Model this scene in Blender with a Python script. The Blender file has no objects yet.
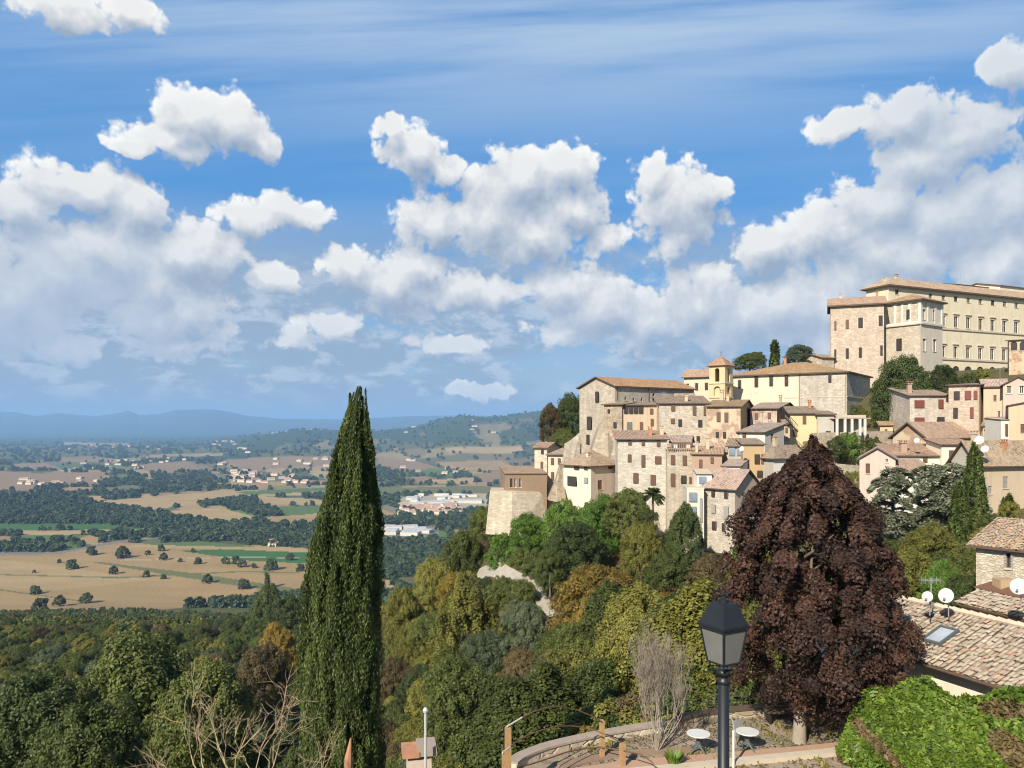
import bpy, math, random
import numpy as np
from mathutils import Vector, Matrix
random.seed(7)
SC = bpy.context.scene
COL = SC.collection
F = 770.0; HU = 512.0; HV = 425.0
R = math.radians
SUN_EL, SUN_AZ = 35.0, 211.0     # compass-like: direction the sun is in, degrees clockwise from +Y

# ------------------------------------------------------------------ camera
cam_d = bpy.data.cameras.new('camera'); cam = bpy.data.objects.new('camera', cam_d); COL.objects.link(cam)
cam.location = (0, 0, 0); cam.rotation_euler = (R(90), 0, 0)
cam_d.sensor_width = 36; cam_d.lens = F / 1024 * 36; cam_d.shift_y = 41 / 1024
cam_d.clip_start = 0.2; cam_d.clip_end = 200000
SC.camera = cam
SC.view_settings.view_transform = 'Standard'; SC.view_settings.look = 'None'
SC.view_settings.gamma = 1; SC.view_settings.exposure = 0.5
SC.render.engine = 'CYCLES'
SC.cycles.max_bounces = 5; SC.cycles.diffuse_bounces = 3; SC.cycles.glossy_bounces = 2
SC.cycles.transmission_bounces = 2; SC.cycles.transparent_max_bounces = 4; SC.cycles.volume_bounces = 1
SC.cycles.use_denoising = True; SC.cycles.filter_width = 1.1
SC.cycles.sample_clamp_indirect = 6

def px(u, v, D):            # point seen at (u, v) of the photo, D metres ahead
    return Vector(((u - HU) / F * D, D, (HV - v) / F * D))
def pz(u, v, z):            # point seen at (u, v) lying at height z
    return px(u, v, -z * F / (v - HV))

# ------------------------------------------------------------------ object helpers
def link(name, me, mats=(), parent=None, loc=None):
    o = bpy.data.objects.new(name, me)
    COL.objects.link(o)
    if me is not None and not me.materials:
        for m in (mats if isinstance(mats, (list, tuple)) else [mats]):
            me.materials.append(m)
    if parent is not None: o.parent = parent
    if loc is not None: o.location = loc
    return o
def tag(o, label=None, cat=None, group=None, kind=None):
    if label: o['label'] = label
    if cat: o['category'] = cat
    if group: o['group'] = group
    if kind: o['kind'] = kind
    return o
def empty(name, loc, label, cat, group=None, rz=0.0, sc=1.0):
    o = bpy.data.objects.new(name, None); COL.objects.link(o)
    o.location = loc; o.rotation_euler = (0, 0, rz); o.scale = (sc, sc, sc) if not isinstance(sc, tuple) else sc
    o.empty_display_size = .2
    return tag(o, label, cat, group)
def copy_tree(o, parent=None):
    c = o.copy(); COL.objects.link(c)
    if parent is not None: c.parent = parent
    for ch in list(o.children): copy_tree(ch, c)
    return c

class MB:
    """collects faces; build() makes ONE mesh object"""
    def __init__(s): s.v = []; s.f = []; s.m = []; s.uv = []
    def face(s, pts, mi=0, uv=None):
        b = len(s.v); s.v += [tuple(p) for p in pts]; s.f.append(tuple(range(b, b + len(pts)))); s.m.append(mi)
        s.uv.append(uv if uv else [(0, 0)] * len(pts))
    def box(s, c, d, mi=0, rz=0.0, rx=0.0, taper=1.0):
        M = Matrix.Translation(c) @ Matrix.Rotation(rz, 4, 'Z') @ Matrix.Rotation(rx, 4, 'X')
        x, y, z = d[0] / 2, d[1] / 2, d[2] / 2; t = taper
        P = [M @ Vector(p) for p in ((-x, -y, -z), (x, -y, -z), (x, y, -z), (-x, y, -z), (-x*t, -y*t, z), (x*t, -y*t, z), (x*t, y*t, z), (-x*t, y*t, z))]
        for q in ((0, 3, 2, 1), (4, 5, 6, 7), (0, 1, 5, 4), (1, 2, 6, 5), (2, 3, 7, 6), (3, 0, 4, 7)): s.face([P[i] for i in q], mi)
    def tube(s, pts, rad, n=6, mi=0, cap=True):
        pts = [Vector(p) for p in pts]
        if not isinstance(rad, (list, tuple)): rad = [rad] * len(pts)
        rings = []
        t0 = (pts[1] - pts[0]).normalized()
        a = t0.cross(Vector((0, 0, 1)));  a = a.normalized() if a.length > 1e-3 else Vector((1, 0, 0))
        for i, p in enumerate(pts):
            t = (pts[min(i + 1, len(pts) - 1)] - pts[max(i - 1, 0)]).normalized()
            a = (a - t * a.dot(t)); a = a.normalized() if a.length > 1e-4 else t.orthogonal().normalized()
            b = t.cross(a)
            rings.append([p + (a * math.cos(2 * math.pi * k / n) + b * math.sin(2 * math.pi * k / n)) * rad[i] for k in range(n)])
        base = len(s.v)
        for r in rings: s.v += [tuple(q) for q in r]
        for i in range(len(rings) - 1):
            for k in range(n):
                s.f.append((base + i * n + k, base + i * n + (k + 1) % n, base + (i + 1) * n + (k + 1) % n, base + (i + 1) * n + k)); s.m.append(mi); s.uv.append([(0, 0)] * 4)
        if cap:
            s.f.append(tuple(base + (len(rings) - 1) * n + k for k in range(n))); s.m.append(mi); s.uv.append([(0, 0)] * n)
            s.f.append(tuple(base + k for k in reversed(range(n)))); s.m.append(mi); s.uv.append([(0, 0)] * n)
    def lathe(s, prof, c=(0, 0, 0), n=16, mi=0):
        base = len(s.v); c = Vector(c)
        for r, z in prof:
            for k in range(n):
                a = 2 * math.pi * k / n; s.v.append((c.x + r * math.cos(a), c.y + r * math.sin(a), c.z + z))
        for i in range(len(prof) - 1):
            for k in range(n):
                s.f.append((base + i * n + k, base + i * n + (k + 1) % n, base + (i + 1) * n + (k + 1) % n, base + (i + 1) * n + k)); s.m.append(mi); s.uv.append([(0, 0)] * 4)
        for i, rev in ((0, True), (len(prof) - 1, False)):
            if prof[i][0] > 1e-4:
                idx = [base + i * n + k for k in range(n)]
                s.f.append(tuple(reversed(idx)) if rev else tuple(idx)); s.m.append(mi); s.uv.append([(0, 0)] * n)
    def mesh(s, name):
        me = bpy.data.meshes.new(name); me.from_pydata(s.v, [], s.f)
        me.polygons.foreach_set('material_index', s.m)
        ul = me.uv_layers.new(name='UVMap'); ul.data.foreach_set('uv', [c for f in s.uv for p in f for c in p])
        me.update(); return me
    def build(s, name, mats, parent=None, loc=None, smooth=False):
        me = s.mesh(name)
        if smooth: me.polygons.foreach_set('use_smooth', [True] * len(me.polygons))
        return link(name, me, mats, parent, loc)

def np_mesh(name, verts, faces, attr=None, smooth=False, mat_idx=None):
    """verts (N,3), faces (M,k) all same k"""
    me = bpy.data.meshes.new(name)
    N, (M, k) = len(verts), faces.shape
    me.vertices.add(N); me.vertices.foreach_set('co', np.ascontiguousarray(verts, dtype=np.float32).ravel())
    me.loops.add(M * k); me.loops.foreach_set('vertex_index', np.ascontiguousarray(faces, dtype=np.int32).ravel())
    me.polygons.add(M); me.polygons.foreach_set('loop_start', np.arange(0, M * k, k, dtype=np.int32))
    if mat_idx is not None: me.polygons.foreach_set('material_index', np.ascontiguousarray(mat_idx, dtype=np.int32))
    if smooth: me.polygons.foreach_set('use_smooth', np.ones(M, dtype=bool))
    if attr:
        for an, (ty, arr) in attr.items():
            a = me.attributes.new(an, ty, 'POINT')
            a.data.foreach_set('color' if ty == 'FLOAT_COLOR' else 'value', np.ascontiguousarray(arr, dtype=np.float32).ravel())
    me.update(calc_edges=True); return me

# ------------------------------------------------------------------ materials
class NT:
    def __init__(s, name):
        s.mat = bpy.data.materials.new(name); s.mat.use_nodes = True; s.t = s.mat.node_tree
        s.b = s.t.nodes['Principled BSDF']; s.out = s.t.nodes['Material Output']
    def n(s, ty, ins=None, **kw):
        nd = s.t.nodes.new(ty)
        for k, v in kw.items(): setattr(nd, k, v)
        for k, v in (ins or {}).items():
            if isinstance(v, bpy.types.NodeSocket): s.t.links.new(v, nd.inputs[k])
            else: nd.inputs[k].default_value = v
        return nd
    def ln(s, a, b): s.t.links.new(a, b)
    def math(s, op, a, b=None, c=None, clamp=False):
        ins = {0: a}
        if b is not None: ins[1] = b
        if c is not None: ins[2] = c
        return s.n('ShaderNodeMath', ins, operation=op, use_clamp=clamp).outputs[0]
    def vmath(s, op, a, b=None, c=None):
        ins = {0: a}
        if b is not None: ins[1] = b
        if c is not None: ins[2] = c
        return s.n('ShaderNodeVectorMath', ins, operation=op)
    def ramp(s, fac, stops, interp='LINEAR'):
        nd = s.n('ShaderNodeValToRGB', {0: fac}); cr = nd.color_ramp; cr.interpolation = interp
        while len(cr.elements) < len(stops): cr.elements.new(0.5)
        for e, (p, c) in zip(cr.elements, stops):
            e.position = p; e.color = (*c, 1) if len(c) == 3 else c
        return nd.outputs[0]
    def mix(s, fac, a, b, mode='MIX'):
        nd = s.n('ShaderNodeMix', data_type='RGBA', blend_type=mode)
        for i, v in ((0, fac), (6, a), (7, b)):
            if isinstance(v, bpy.types.NodeSocket): s.ln(v, nd.inputs[i])
            else: nd.inputs[i].default_value = v if i == 0 else ((*v, 1) if len(v) == 3 else v)
        return nd.outputs[2]
    def noise(s, vec, scale, detail=3, rough=.55, dist=0, out=0):
        return s.n('ShaderNodeTexNoise', {'Vector': vec, 'Scale': scale, 'Detail': detail, 'Roughness': rough, 'Distortion': dist}).outputs[out]
    def bump(s, h, strength=.5, dist=.05):
        nd = s.n('ShaderNodeBump', {'Height': h, 'Strength': strength, 'Distance': dist}); s.ln(nd.outputs[0], s.b.inputs['Normal'])
def vary(t, col, amt):
    r_ = t.n('ShaderNodeObjectInfo').outputs['Random']
    return t.n('ShaderNodeHueSaturation', {'Hue': t.math('ADD', .5 - amt * .03, t.math('MULTIPLY', t.math('FRACT', t.math('MULTIPLY', r_, 7.3)), amt * .06)), 'Saturation': t.math('ADD', 1 - amt, t.math('MULTIPLY', t.math('FRACT', t.math('MULTIPLY', r_, 3.7)), amt * 2)), 'Value': t.math('ADD', 1 - amt * .5, t.math('MULTIPLY', r_, amt)), 'Color': col}).outputs[0]
def sc3(c, k): return tuple(min(1, x * k) for x in c)

def m_plain(name, c, rough=.6, metal=0, var=.25, scale=6, bump=0):
    t = NT(name); co = t.n('ShaderNodeTexCoord').outputs['Object']
    n = t.noise(co, scale, 4)
    t.ln(t.mix(n, sc3(c, 1 - var), sc3(c, 1 + var)), t.b.inputs['Base Color'])
    t.b.inputs['Roughness'].default_value = rough; t.b.inputs['Metallic'].default_value = metal
    if bump: t.bump(n, bump, .02)
    return t.mat
def m_stone(name, c, c2, mort, scale=2.6, bump=.7, stain=.35, squash=1.9):
    """rubble masonry: voronoi stones, mortar lines, weather stains"""
    t = NT(name); co = t.n('ShaderNodeTexCoord').outputs['Object']
    wp = t.noise(co, 1.3, 2, out=1)
    p = t.vmath('MULTIPLY_ADD', wp, (.25, .25, .18), co).outputs[0]
    p = t.vmath('MULTIPLY', p, (1, 1, squash)).outputs[0]
    v1 = t.n('ShaderNodeTexVoronoi', {'Vector': p, 'Scale': scale})
    v2 = t.n('ShaderNodeTexVoronoi', {'Vector': p, 'Scale': scale}, feature='DISTANCE_TO_EDGE')
    cellr = t.n('ShaderNodeSeparateColor', {0: v1.outputs['Color']}).outputs[0]
    base = t.mix(cellr, sc3(c, 1.12), sc3(c2, .86))
    med = t.noise(co, .9, 5, .7)
    base = t.mix(t.ramp(med, [(.38, (0, 0, 0)), (.66, (.75, .75, .75))]), base, sc3(c2, .78))
    big = t.noise(co, .22, 4, .6)
    base = t.mix(t.math('MULTIPLY', t.ramp(big, [(.42, (0, 0, 0)), (.62, (1, 1, 1))]), stain), base, sc3(c2, .62))
    st = t.vmath('MULTIPLY', co, (1.2, 1.2, .12)).outputs[0]
    streak = t.noise(st, 1.0, 4, .6)
    base = t.mix(t.math('MULTIPLY', t.ramp(streak, [(.5, (0, 0, 0)), (.7, (1, 1, 1))]), stain), base, sc3(mort, 1.15))
    edge = t.ramp(v2.outputs['Distance'], [(.0, (1, 1, 1)), (.09, (0, 0, 0))])
    base = t.mix(t.math('MULTIPLY', edge, .55), base, mort)
    fine = t.noise(co, 14, 3)
    base = t.mix(t.math('MULTIPLY', fine, .35), base, sc3(c, .72))
    base = vary(t, base, .16)
    t.ln(base, t.b.inputs['Base Color']); t.b.inputs['Roughness'].default_value = .95
    h = t.math('ADD', t.ramp(v2.outputs['Distance'], [(0, (0, 0, 0)), (.12, (1, 1, 1))]), t.math('MULTIPLY', fine, .5))
    t.bump(h, bump, .05)
    return t.mat
def m_plaster(name, c, dirt=(.28, .22, .16), amt=.5, brick=None):
    t = NT(name); co = t.n('ShaderNodeTexCoord').outputs['Object']
    big = t.noise(co, .35, 5, .62); st = t.noise(t.vmath('MULTIPLY', co, (1.6, 1.6, .16)).outputs[0], 1.0, 5, .6)
    fine = t.noise(co, 9, 4, .6)
    b = t.mix(t.math('MULTIPLY', t.ramp(big, [(.4, (0, 0, 0)), (.65, (1, 1, 1))]), amt * .7), c, sc3(c, .68))
    b = t.mix(t.math('MULTIPLY', t.ramp(st, [(.48, (0, 0, 0)), (.72, (1, 1, 1))]), amt * .8), b, dirt)
    b = t.mix(t.math('MULTIPLY', fine, .25), b, sc3(c, .75))
    if brick:
        br = t.n('ShaderNodeTexBrick', {'Vector': t.n('ShaderNodeCombineXYZ', {0: t.math('ADD', t.n('ShaderNodeSeparateXYZ', {0: co}).outputs[0], t.n('ShaderNodeSeparateXYZ', {0: co}).outputs[1]), 1: t.n('ShaderNodeSeparateXYZ', {0: co}).outputs[2]}).outputs[0],
            'Color1': (*brick, 1), 'Color2': (*sc3(brick, .7), 1), 'Mortar': (.4, .35, .28, 1), 'Scale': 1.0, 'Mortar Size': .012, 'Brick Width': .3, 'Row Height': .09}).outputs[0]
        b = t.mix(t.ramp(t.noise(co, .5, 5, .65), [(.5, (0, 0, 0)), (.56, (1, 1, 1))]), b, br)
    b = vary(t, b, .14)
    t.ln(b, t.b.inputs['Base Color']); t.b.inputs['Roughness'].default_value = .92
    t.bump(t.math('ADD', fine, big), .35, .03)
    return t.mat
def m_brick(name, c, c2, mort=(.42, .36, .3)):
    t = NT(name); co = t.n('ShaderNodeTexCoord').outputs['Object']; s = t.n('ShaderNodeSeparateXYZ', {0: co})
    uv = t.n('ShaderNodeCombineXYZ', {0: t.math('ADD', s.outputs[0], t.math('MULTIPLY', s.outputs[1], .8)), 1: s.outputs[2]}).outputs[0]
    br = t.n('ShaderNodeTexBrick', {'Vector': uv, 'Color1': (*c, 1), 'Color2': (*c2, 1), 'Mortar': (*mort, 1), 'Scale': 1.0, 'Mortar Size': .012, 'Brick Width': .29, 'Row Height': .085})
    b = t.mix(t.math('MULTIPLY', t.noise(co, .5, 5, .65), .7), br.outputs[0], sc3(c2, .75))
    b = t.mix(t.math('MULTIPLY', t.noise(co, 5, 4, .65), .5), b, sc3(mort, 1.0))
    t.ln(b, t.b.inputs['Base Color']); t.b.inputs['Roughness'].default_value = .95
    t.bump(br.outputs[1], -.4, .02); return t.mat
def m_roof(name, cols, tile=.22, row=.4, bump=1.0):
    """barrel tiles; UV in metres, u along the eave"""
    t = NT(name); uv = t.n('ShaderNodeUVMap').outputs[0]; s = t.n('ShaderNodeSeparateXYZ', {0: uv})
    uw = t.math('ADD', s.outputs[0], t.math('MULTIPLY', t.noise(uv, .8, 2), .15))
    a = t.math('DIVIDE', uw, tile); ia = t.math('FLOOR', a)
    off = t.n('ShaderNodeTexWhiteNoise', {'W': ia}, noise_dimensions='1D').outputs[0]
    b_ = t.math('ADD', t.math('DIVIDE', s.outputs[1], row), off); ib = t.math('FLOOR', b_)
    cell = t.n('ShaderNodeTexWhiteNoise', {'Vector': t.n('ShaderNodeCombineXYZ', {0: ia, 1: ib}).outputs[0]}, noise_dimensions='2D').outputs[0]
    geo = t.n('ShaderNodeNewGeometry').outputs['Position']
    big = t.noise(geo, .35, 4, .65); med = t.noise(geo, 1.6, 3, .6)
    f = t.math('ADD', t.math('MULTIPLY', cell, .62), t.math('MULTIPLY', t.math('SUBTRACT', big, .3), .95))
    base = t.ramp(f, [(.1 + i * .8 / (len(cols) - 1), c) for i, c in enumerate(cols)])
    base = t.mix(t.math('MULTIPLY', t.ramp(med, [(.5, (0, 0, 0)), (.68, (1, 1, 1))]), .45), base, (.13, .11, .085))
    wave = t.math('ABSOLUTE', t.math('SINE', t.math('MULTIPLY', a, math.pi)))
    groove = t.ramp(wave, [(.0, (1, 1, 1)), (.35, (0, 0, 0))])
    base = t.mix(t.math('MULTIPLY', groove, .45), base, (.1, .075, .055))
    pt_ = t.noise(geo, 5, 3, .7); base = t.mix(t.ramp(pt_, [(.52, (0, 0, 0)), (.7, (.6, .6, .6))]), base, (.55, .47, .36))
    base = vary(t, base, .3)
    t.ln(base, t.b.inputs['Base Color']); t.b.inputs['Roughness'].default_value = .95
    fr = t.math('FRACT', b_)
    t.bump(t.math('ADD', wave, t.math('MULTIPLY', fr, .5)), bump, .09)
    return t.mat
def m_leaf(name, c1, c2, c3=None, rough=.55, trans=.25, rnd=.5):
    """leaf colour varies by clump (tone attribute) and by tree"""
    t = NT(name)
    tone = t.n('ShaderNodeAttribute', attribute_name='tone').outputs['Fac']
    rn = t.n('ShaderNodeObjectInfo').outputs['Random']
    f = t.math('ADD', t.math('MULTIPLY', tone, 1 - rnd * .5), t.math('MULTIPLY', t.math('SUBTRACT', rn, .5), rnd), clamp=True)
    stops = [(0, c1), (.55, c2), (1, c3 or sc3(c2, 1.3))]
    base = t.ramp(f, stops)
    t.ln(base, t.b.inputs['Base Color']); t.b.inputs['Roughness'].default_value = rough
    t.b.inputs['Specular IOR Level'].default_value = .3
    if trans:
        tr = t.n('ShaderNodeBsdfTranslucent', {0: t.mix(.5, base, (.25, .3, .02), 'MIX')})
        mx = t.n('ShaderNodeMixShader', {0: trans}); t.ln(t.b.outputs[0], mx.inputs[1]); t.ln(tr.outputs[0], mx.inputs[2]); t.ln(mx.outputs[0], t.out.inputs[0])
    return t.mat
def m_glass(name='dark window glass', c=(.045, .038, .032)):
    t = NT(name); co = t.n('ShaderNodeTexCoord').outputs['Object']
    t.ln(t.mix(t.noise(co, .8, 3), sc3(c, .6), sc3(c, 1.8)), t.b.inputs['Base Color'])
    t.b.inputs['Roughness'].default_value = .22; t.b.inputs['Specular IOR Level'].default_value = .35
    return t.mat

M = {}
M['stone_near'] = m_stone('near squared stone', (.62, .55, .43), (.50, .42, .31), (.42, .36, .28), scale=3.6, squash=2.2, stain=.25)
M['stone'] = m_stone('pale rubble stone', (.60, .51, .39), (.45, .365, .265), (.60, .53, .43), scale=1.7)
M['stone_grey'] = m_stone('greyish cut stone', (.58, .505, .40), (.45, .38, .29), (.60, .53, .43), scale=1.5, stain=.3)
M['stone_old'] = m_stone('weathered dark stone', (.44, .345, .235), (.29, .23, .16), (.52, .45, .35), scale=1.4, stain=.5)
M['stone_pink'] = m_stone('pinkish stone', (.60, .50, .39), (.48, .375, .28), (.60, .52, .42), scale=1.6, stain=.25)
M['stone_block'] = m_stone('squared pale blocks', (.64, .56, .44), (.51, .425, .32), (.50, .44, .35), scale=1.5, squash=2.2, stain=.25)
M['cream'] = m_plaster('cream plaster', (.76, .665, .485), amt=.3)
M['cream_pale'] = m_plaster('pale cream plaster', (.66, .59, .47), amt=.35)
M['cream_church'] = m_plaster('warm church plaster', (.66, .57, .41), amt=.4)
M['belfry'] = m_plaster('ochre belfry plaster', (.62, .475, .27), amt=.5)
M['yellow'] = m_plaster('yellow plaster', (.68, .55, .27), amt=.25)
M['ochre'] = m_plaster('ochre plaster', (.50, .34, .17), amt=.5)
M['white'] = m_plaster('white plaster', (.70, .66, .58), amt=.25)
M['white_clean'] = m_plaster('clean off white plaster', (.70, .65, .56), amt=.25)
M['grey'] = m_plaster('grey render', (.45, .41, .34), amt=.35)
M['tan'] = m_plaster('tan plaster', (.58, .46, .31), amt=.4)
M['pinkwall'] = m_plaster('pink plaster', (.56, .43, .34), amt=.4)
M['orange_brick'] = m_brick('orange brick', (.48, .25, .13), (.40, .23, .14))
M['brown_brick'] = m_brick('brown brick', (.30, .19, .11), (.24, .15, .09), (.30, .23, .16))
M['mixwall'] = m_plaster('plaster worn to brick', (.56, .44, .31), amt=.5, brick=(.40, .22, .13))
RC = [(.24, .155, .10), (.42, .27, .17), (.52, .37, .25), (.50, .29, .175), (.60, .46, .33)]
M['roof'] = m_roof('old terracotta tiles', RC)
M['roof_pink'] = m_roof('pinkish terracotta tiles', [(.30, .18, .115), (.48, .29, .185), (.56, .37, .25), (.52, .27, .16), (.62, .46, .33)])
M['roof_brown'] = m_roof('brown mossy tiles', [(.20, .145, .09), (.34, .24, .155), (.43, .315, .21), (.38, .24, .15), (.50, .39, .28)])
M['coppi'] = None
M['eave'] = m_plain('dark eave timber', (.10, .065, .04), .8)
M['glass'] = m_glass()
M['glass_blue'] = m_glass('sky tinted window glass', (.18, .22, .26))
M['brown'] = m_plain('brown shutter wood', (.13, .065, .04), .6)
M['red'] = m_plain('dark red shutter paint', (.17, .045, .035), .6)
M['greenp'] = m_plain('grey green shutter paint', (.12, .14, .11), .6)
M['greysh'] = m_plain('grey shutter paint', (.30, .29, .26), .6)
M['whitewood'] = m_plain('white window wood', (.6, .57, .5), .6, var=.1)
M['trim'] = m_plain('stone trim', (.52, .44, .33), .9, var=.2, scale=2)
M['terracotta'] = m_plain('terracotta', (.42, .20, .11), .9, var=.3, scale=8)
M['iron'] = m_plain('black painted iron', (.02, .022, .024), .42, .2, var=.2)
M['rust'] = m_plain('rusty steel', (.17, .085, .05), .8, .1, var=.4, scale=20)
M['galv'] = m_plain('galvanised metal', (.42, .42, .40), .5, .5, var=.2)
M['plastic'] = m_plain('white garden plastic', (.62, .61, .57), .5, var=.15)
M['plastic_grey'] = m_plain('grey green plastic', (.09, .105, .10), .5, var=.1)
M['dish'] = m_plain('off white dish paint', (.60, .58, .53), .5, var=.1, scale=3)
M['wood'] = m_plain('honey coloured wood', (.38, .23, .10), .75, var=.35, scale=9, bump=.3)
M['bark'] = m_plain('grey brown bark', (.13, .10, .075), .95, var=.4, scale=5, bump=.6)
M['bark_pale'] = m_plain('pale bark', (.30, .25, .19), .95, var=.35, scale=7, bump=.5)
M['twig'] = m_plain('dry grey twig', (.27, .225, .175), .9, var=.35, scale=3)
M['twig_yellow'] = m_plain('dry yellowish branch', (.40, .30, .17), .9, var=.35, scale=3)
M['asphalt'] = m_plain('asphalt', (.06, .06, .06), .9, var=.2)
M['pole'] = m_plain('pole paint', (.5, .48, .44), .6, var=.1)

# ------------------------------------------------------------------ terrain
CP = """-300 4 -5.4|100 4 -5.4|512 4 -5.4|900 4 -5.4|1300 4 -5.4
-300 8 -6|100 8 -6|512 8 -6|900 8 -6|1300 8 -6
-300 13 -9|100 13 -10|400 13 -9.5|700 13 -9|1024 13 -9|1300 13 -9
-300 20 -14|100 20 -16|300 20 -15|420 20 -14|512 20 -12.5|600 20 -12.0|750 20 -12.0|900 20 -12.0|1024 20 -12|1300 20 -12
-300 27 -18|100 27 -20|300 27 -19|420 27 -17|480 27 -15.5|540 27 -12.6|620 27 -12.05|750 27 -12.0|900 27 -12.0|1024 27 -12|1300 27 -12
-300 34 -24|100 34 -25|300 34 -24|420 34 -22|480 34 -20|560 34 -16.5|650 34 -13.8|750 34 -12.6|850 34 -12.2|1024 34 -12|1300 34 -12
-300 45 -32|0 45 -32|200 45 -31|400 45 -28|500 45 -26|600 45 -22|700 45 -20|800 45 -18|900 45 -15.5|1024 45 -13|1300 45 -12
-300 70 -45|0 70 -45|200 70 -44|400 70 -40|500 70 -35|600 70 -29|700 70 -25|800 70 -21|900 70 -17|1024 70 -14|1300 70 -8
-300 100 -52|0 100 -50|200 100 -49|350 100 -46|430 100 -39|470 100 -34|500 100 -29.5|550 100 -27.5|600 100 -26|700 100 -21.5|800 100 -18|900 100 -14|1024 100 -13|1300 100 -9
430 115 -38|470 115 -31|500 115 -26|550 115 -24.3|600 115 -22.5|650 115 -20.5|700 115 -18.5|800 115 -15.5|900 115 -11.5|1024 115 -8.5|1300 115 -3
-300 130 -60|0 130 -56|200 130 -54|350 130 -50|400 130 -42|450 130 -35|480 130 -27|500 130 -22.5|550 130 -20|600 130 -18|650 130 -16.5|700 130 -15.5|800 130 -14|900 130 -9|1024 130 -5|1300 130 5
-300 150 -64|0 150 -60|200 150 -58|350 150 -52|400 150 -42|450 150 -35|490 150 -22|550 150 -17|620 150 -12|700 150 -9|800 150 -4|900 150 -1|1024 150 4|1300 150 10
400 170 -46|450 170 -38|490 170 -27|530 170 -19|600 170 -8|700 170 -1|800 170 2|900 170 6|1024 170 10|1300 170 15
-300 200 -72|0 200 -68|200 200 -68|350 200 -66|400 200 -60|450 200 -52|490 200 -38|530 200 -25|600 200 -8|700 200 3|800 200 8|900 200 13|1024 200 15|1300 200 20
-300 300 -88|0 300 -86|200 300 -85|300 300 -82|350 300 -92|450 300 -95|520 300 -72|600 300 -38|700 300 -12|800 300 3|1024 300 12|1300 300 15
-300 500 -135|0 500 -132|200 500 -135|350 500 -150|450 500 -162|550 500 -152|700 500 -112|1024 500 -60|1300 500 -40
-300 850 -212|0 850 -210|200 850 -210|350 850 -222|550 850 -236|1024 850 -190|1300 850 -170
-300 1300 -250|0 1300 -250|300 1300 -250|600 1300 -250|1024 1300 -250|1300 1300 -250"""
_cp = np.array([[float(a) for a in p.split()] for l in CP.split('\n') for p in l.split('|')])
_az = np.arctan((_cp[:, 0] - HU) / F)
_q = np.stack([_az * 3.2, np.log(_cp[:, 1])], 1)
_sv = _cp[:, 2] / _cp[:, 1]
def _ker(d): return np.sqrt(d * d + .0025)
_A = _ker(np.linalg.norm(_q[:, None] - _q[None], axis=2)); _n = len(_q)
_P = np.hstack([np.ones((_n, 1)), _q])
_K = np.block([[_A, _P], [_P.T, np.zeros((3, 3))]])
_w = np.linalg.solve(_K, np.concatenate([_sv, np.zeros(3)]))
_rng = np.random.default_rng(3)
_wf = [(_rng.normal(0, 1, 2), _rng.uniform(0, 6.28)) for _ in range(28)]
def fnoise(x, y, wl, k0=0, n=7):
    s = 0
    for i in range(n):
        d, ph = _wf[(k0 + i) % 28]; f = 2 * math.pi / (wl * (1.0 + .45 * i)) * 1.6
        s = s + np.sin(x * d[0] * f + y * d[1] * f + ph)
    return s / n
FAR1 = ([-400, 0, 15, 35, 60, 95, 122, 128, 140, 160, 175, 195, 220, 245, 285, 330, 420, 512, 700, 1300], [414, 412, 412.5, 416, 413.5, 417, 413, 411.5, 416, 414.5, 411, 409.5, 410.5, 416, 419.5, 420, 417, 416.5, 414, 412])
FAR2 = ([-400, 180, 230, 270, 300, 340, 380, 410, 440, 465, 485, 500, 530, 560, 700, 1300], [447, 446, 441, 434, 430, 431, 432, 429, 422, 417.5, 419, 418, 413.5, 411, 404, 400])
def tz(x, y):
    x = np.asarray(x, float); y = np.asarray(y, float); sh = x.shape
    x = x.ravel(); y = y.ravel()
    D = np.maximum(np.hypot(x, np.maximum(y, 0) * 0 + y), 1e-3)
    az = np.clip(np.arctan2(x, y), -1.0, 1.0)
    Dy = D * np.cos(az); Dy = np.maximum(Dy, 4)
    q = np.stack([az * 3.2, np.log(np.clip(Dy, 4, 1300))], 1)
    s = np.empty(len(x))
    for i in range(0, len(x), 20000):
        d = np.linalg.norm(q[i:i + 20000, None] - _q[None], axis=2)
        s[i:i + 20000] = _ker(d) @ _w[:_n] + _w[_n] + q[i:i + 20000] @ _w[_n + 1:]
    z1 = s * Dy
    u = HU + F * np.tan(az)
    lD = np.log(Dy)
    zf = np.full(len(x), -250.0)
    g = np.clip((Dy - 1600) / 3000, 0, 1)
    zf += g * 16 * fnoise(x, y, 1700) + 14 * g * np.clip(fnoise(x, y, 3200, 5) + .2, 0, 1)
    z2t = (HV - np.interp(u, *FAR2)) / F * 9800 + 250
    env = np.exp(-((lD - math.log(9800)) / .42) ** 2) * (1 + .10 * fnoise(x, y, 1500, 9) + .06 * fnoise(x, y, 600, 2))
    env = np.where(Dy > 9800, np.maximum(env, .25 * np.exp(-((lD - math.log(9800)) / .9) ** 2)), env)
    zf += np.maximum(z2t, 0) * env * 1.03
    z1t = (HV - np.interp(u, *FAR1)) / F * 27000 + 250
    env1 = np.exp(-((lD - math.log(27000)) / .22) ** 2)
    zf += z1t * env1 * (1 + .07 * fnoise(x, y, 2600, 12) + .03 * fnoise(x, y, 1100, 4))
    w = np.clip((Dy - 850) / 300, 0, 1); w = w * w * (3 - 2 * w)
    return (z1 * (1 - w) + zf * w).reshape(sh)
def tz1(x, y): return float(tz(np.array([x]), np.array([y]))[0])
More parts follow.
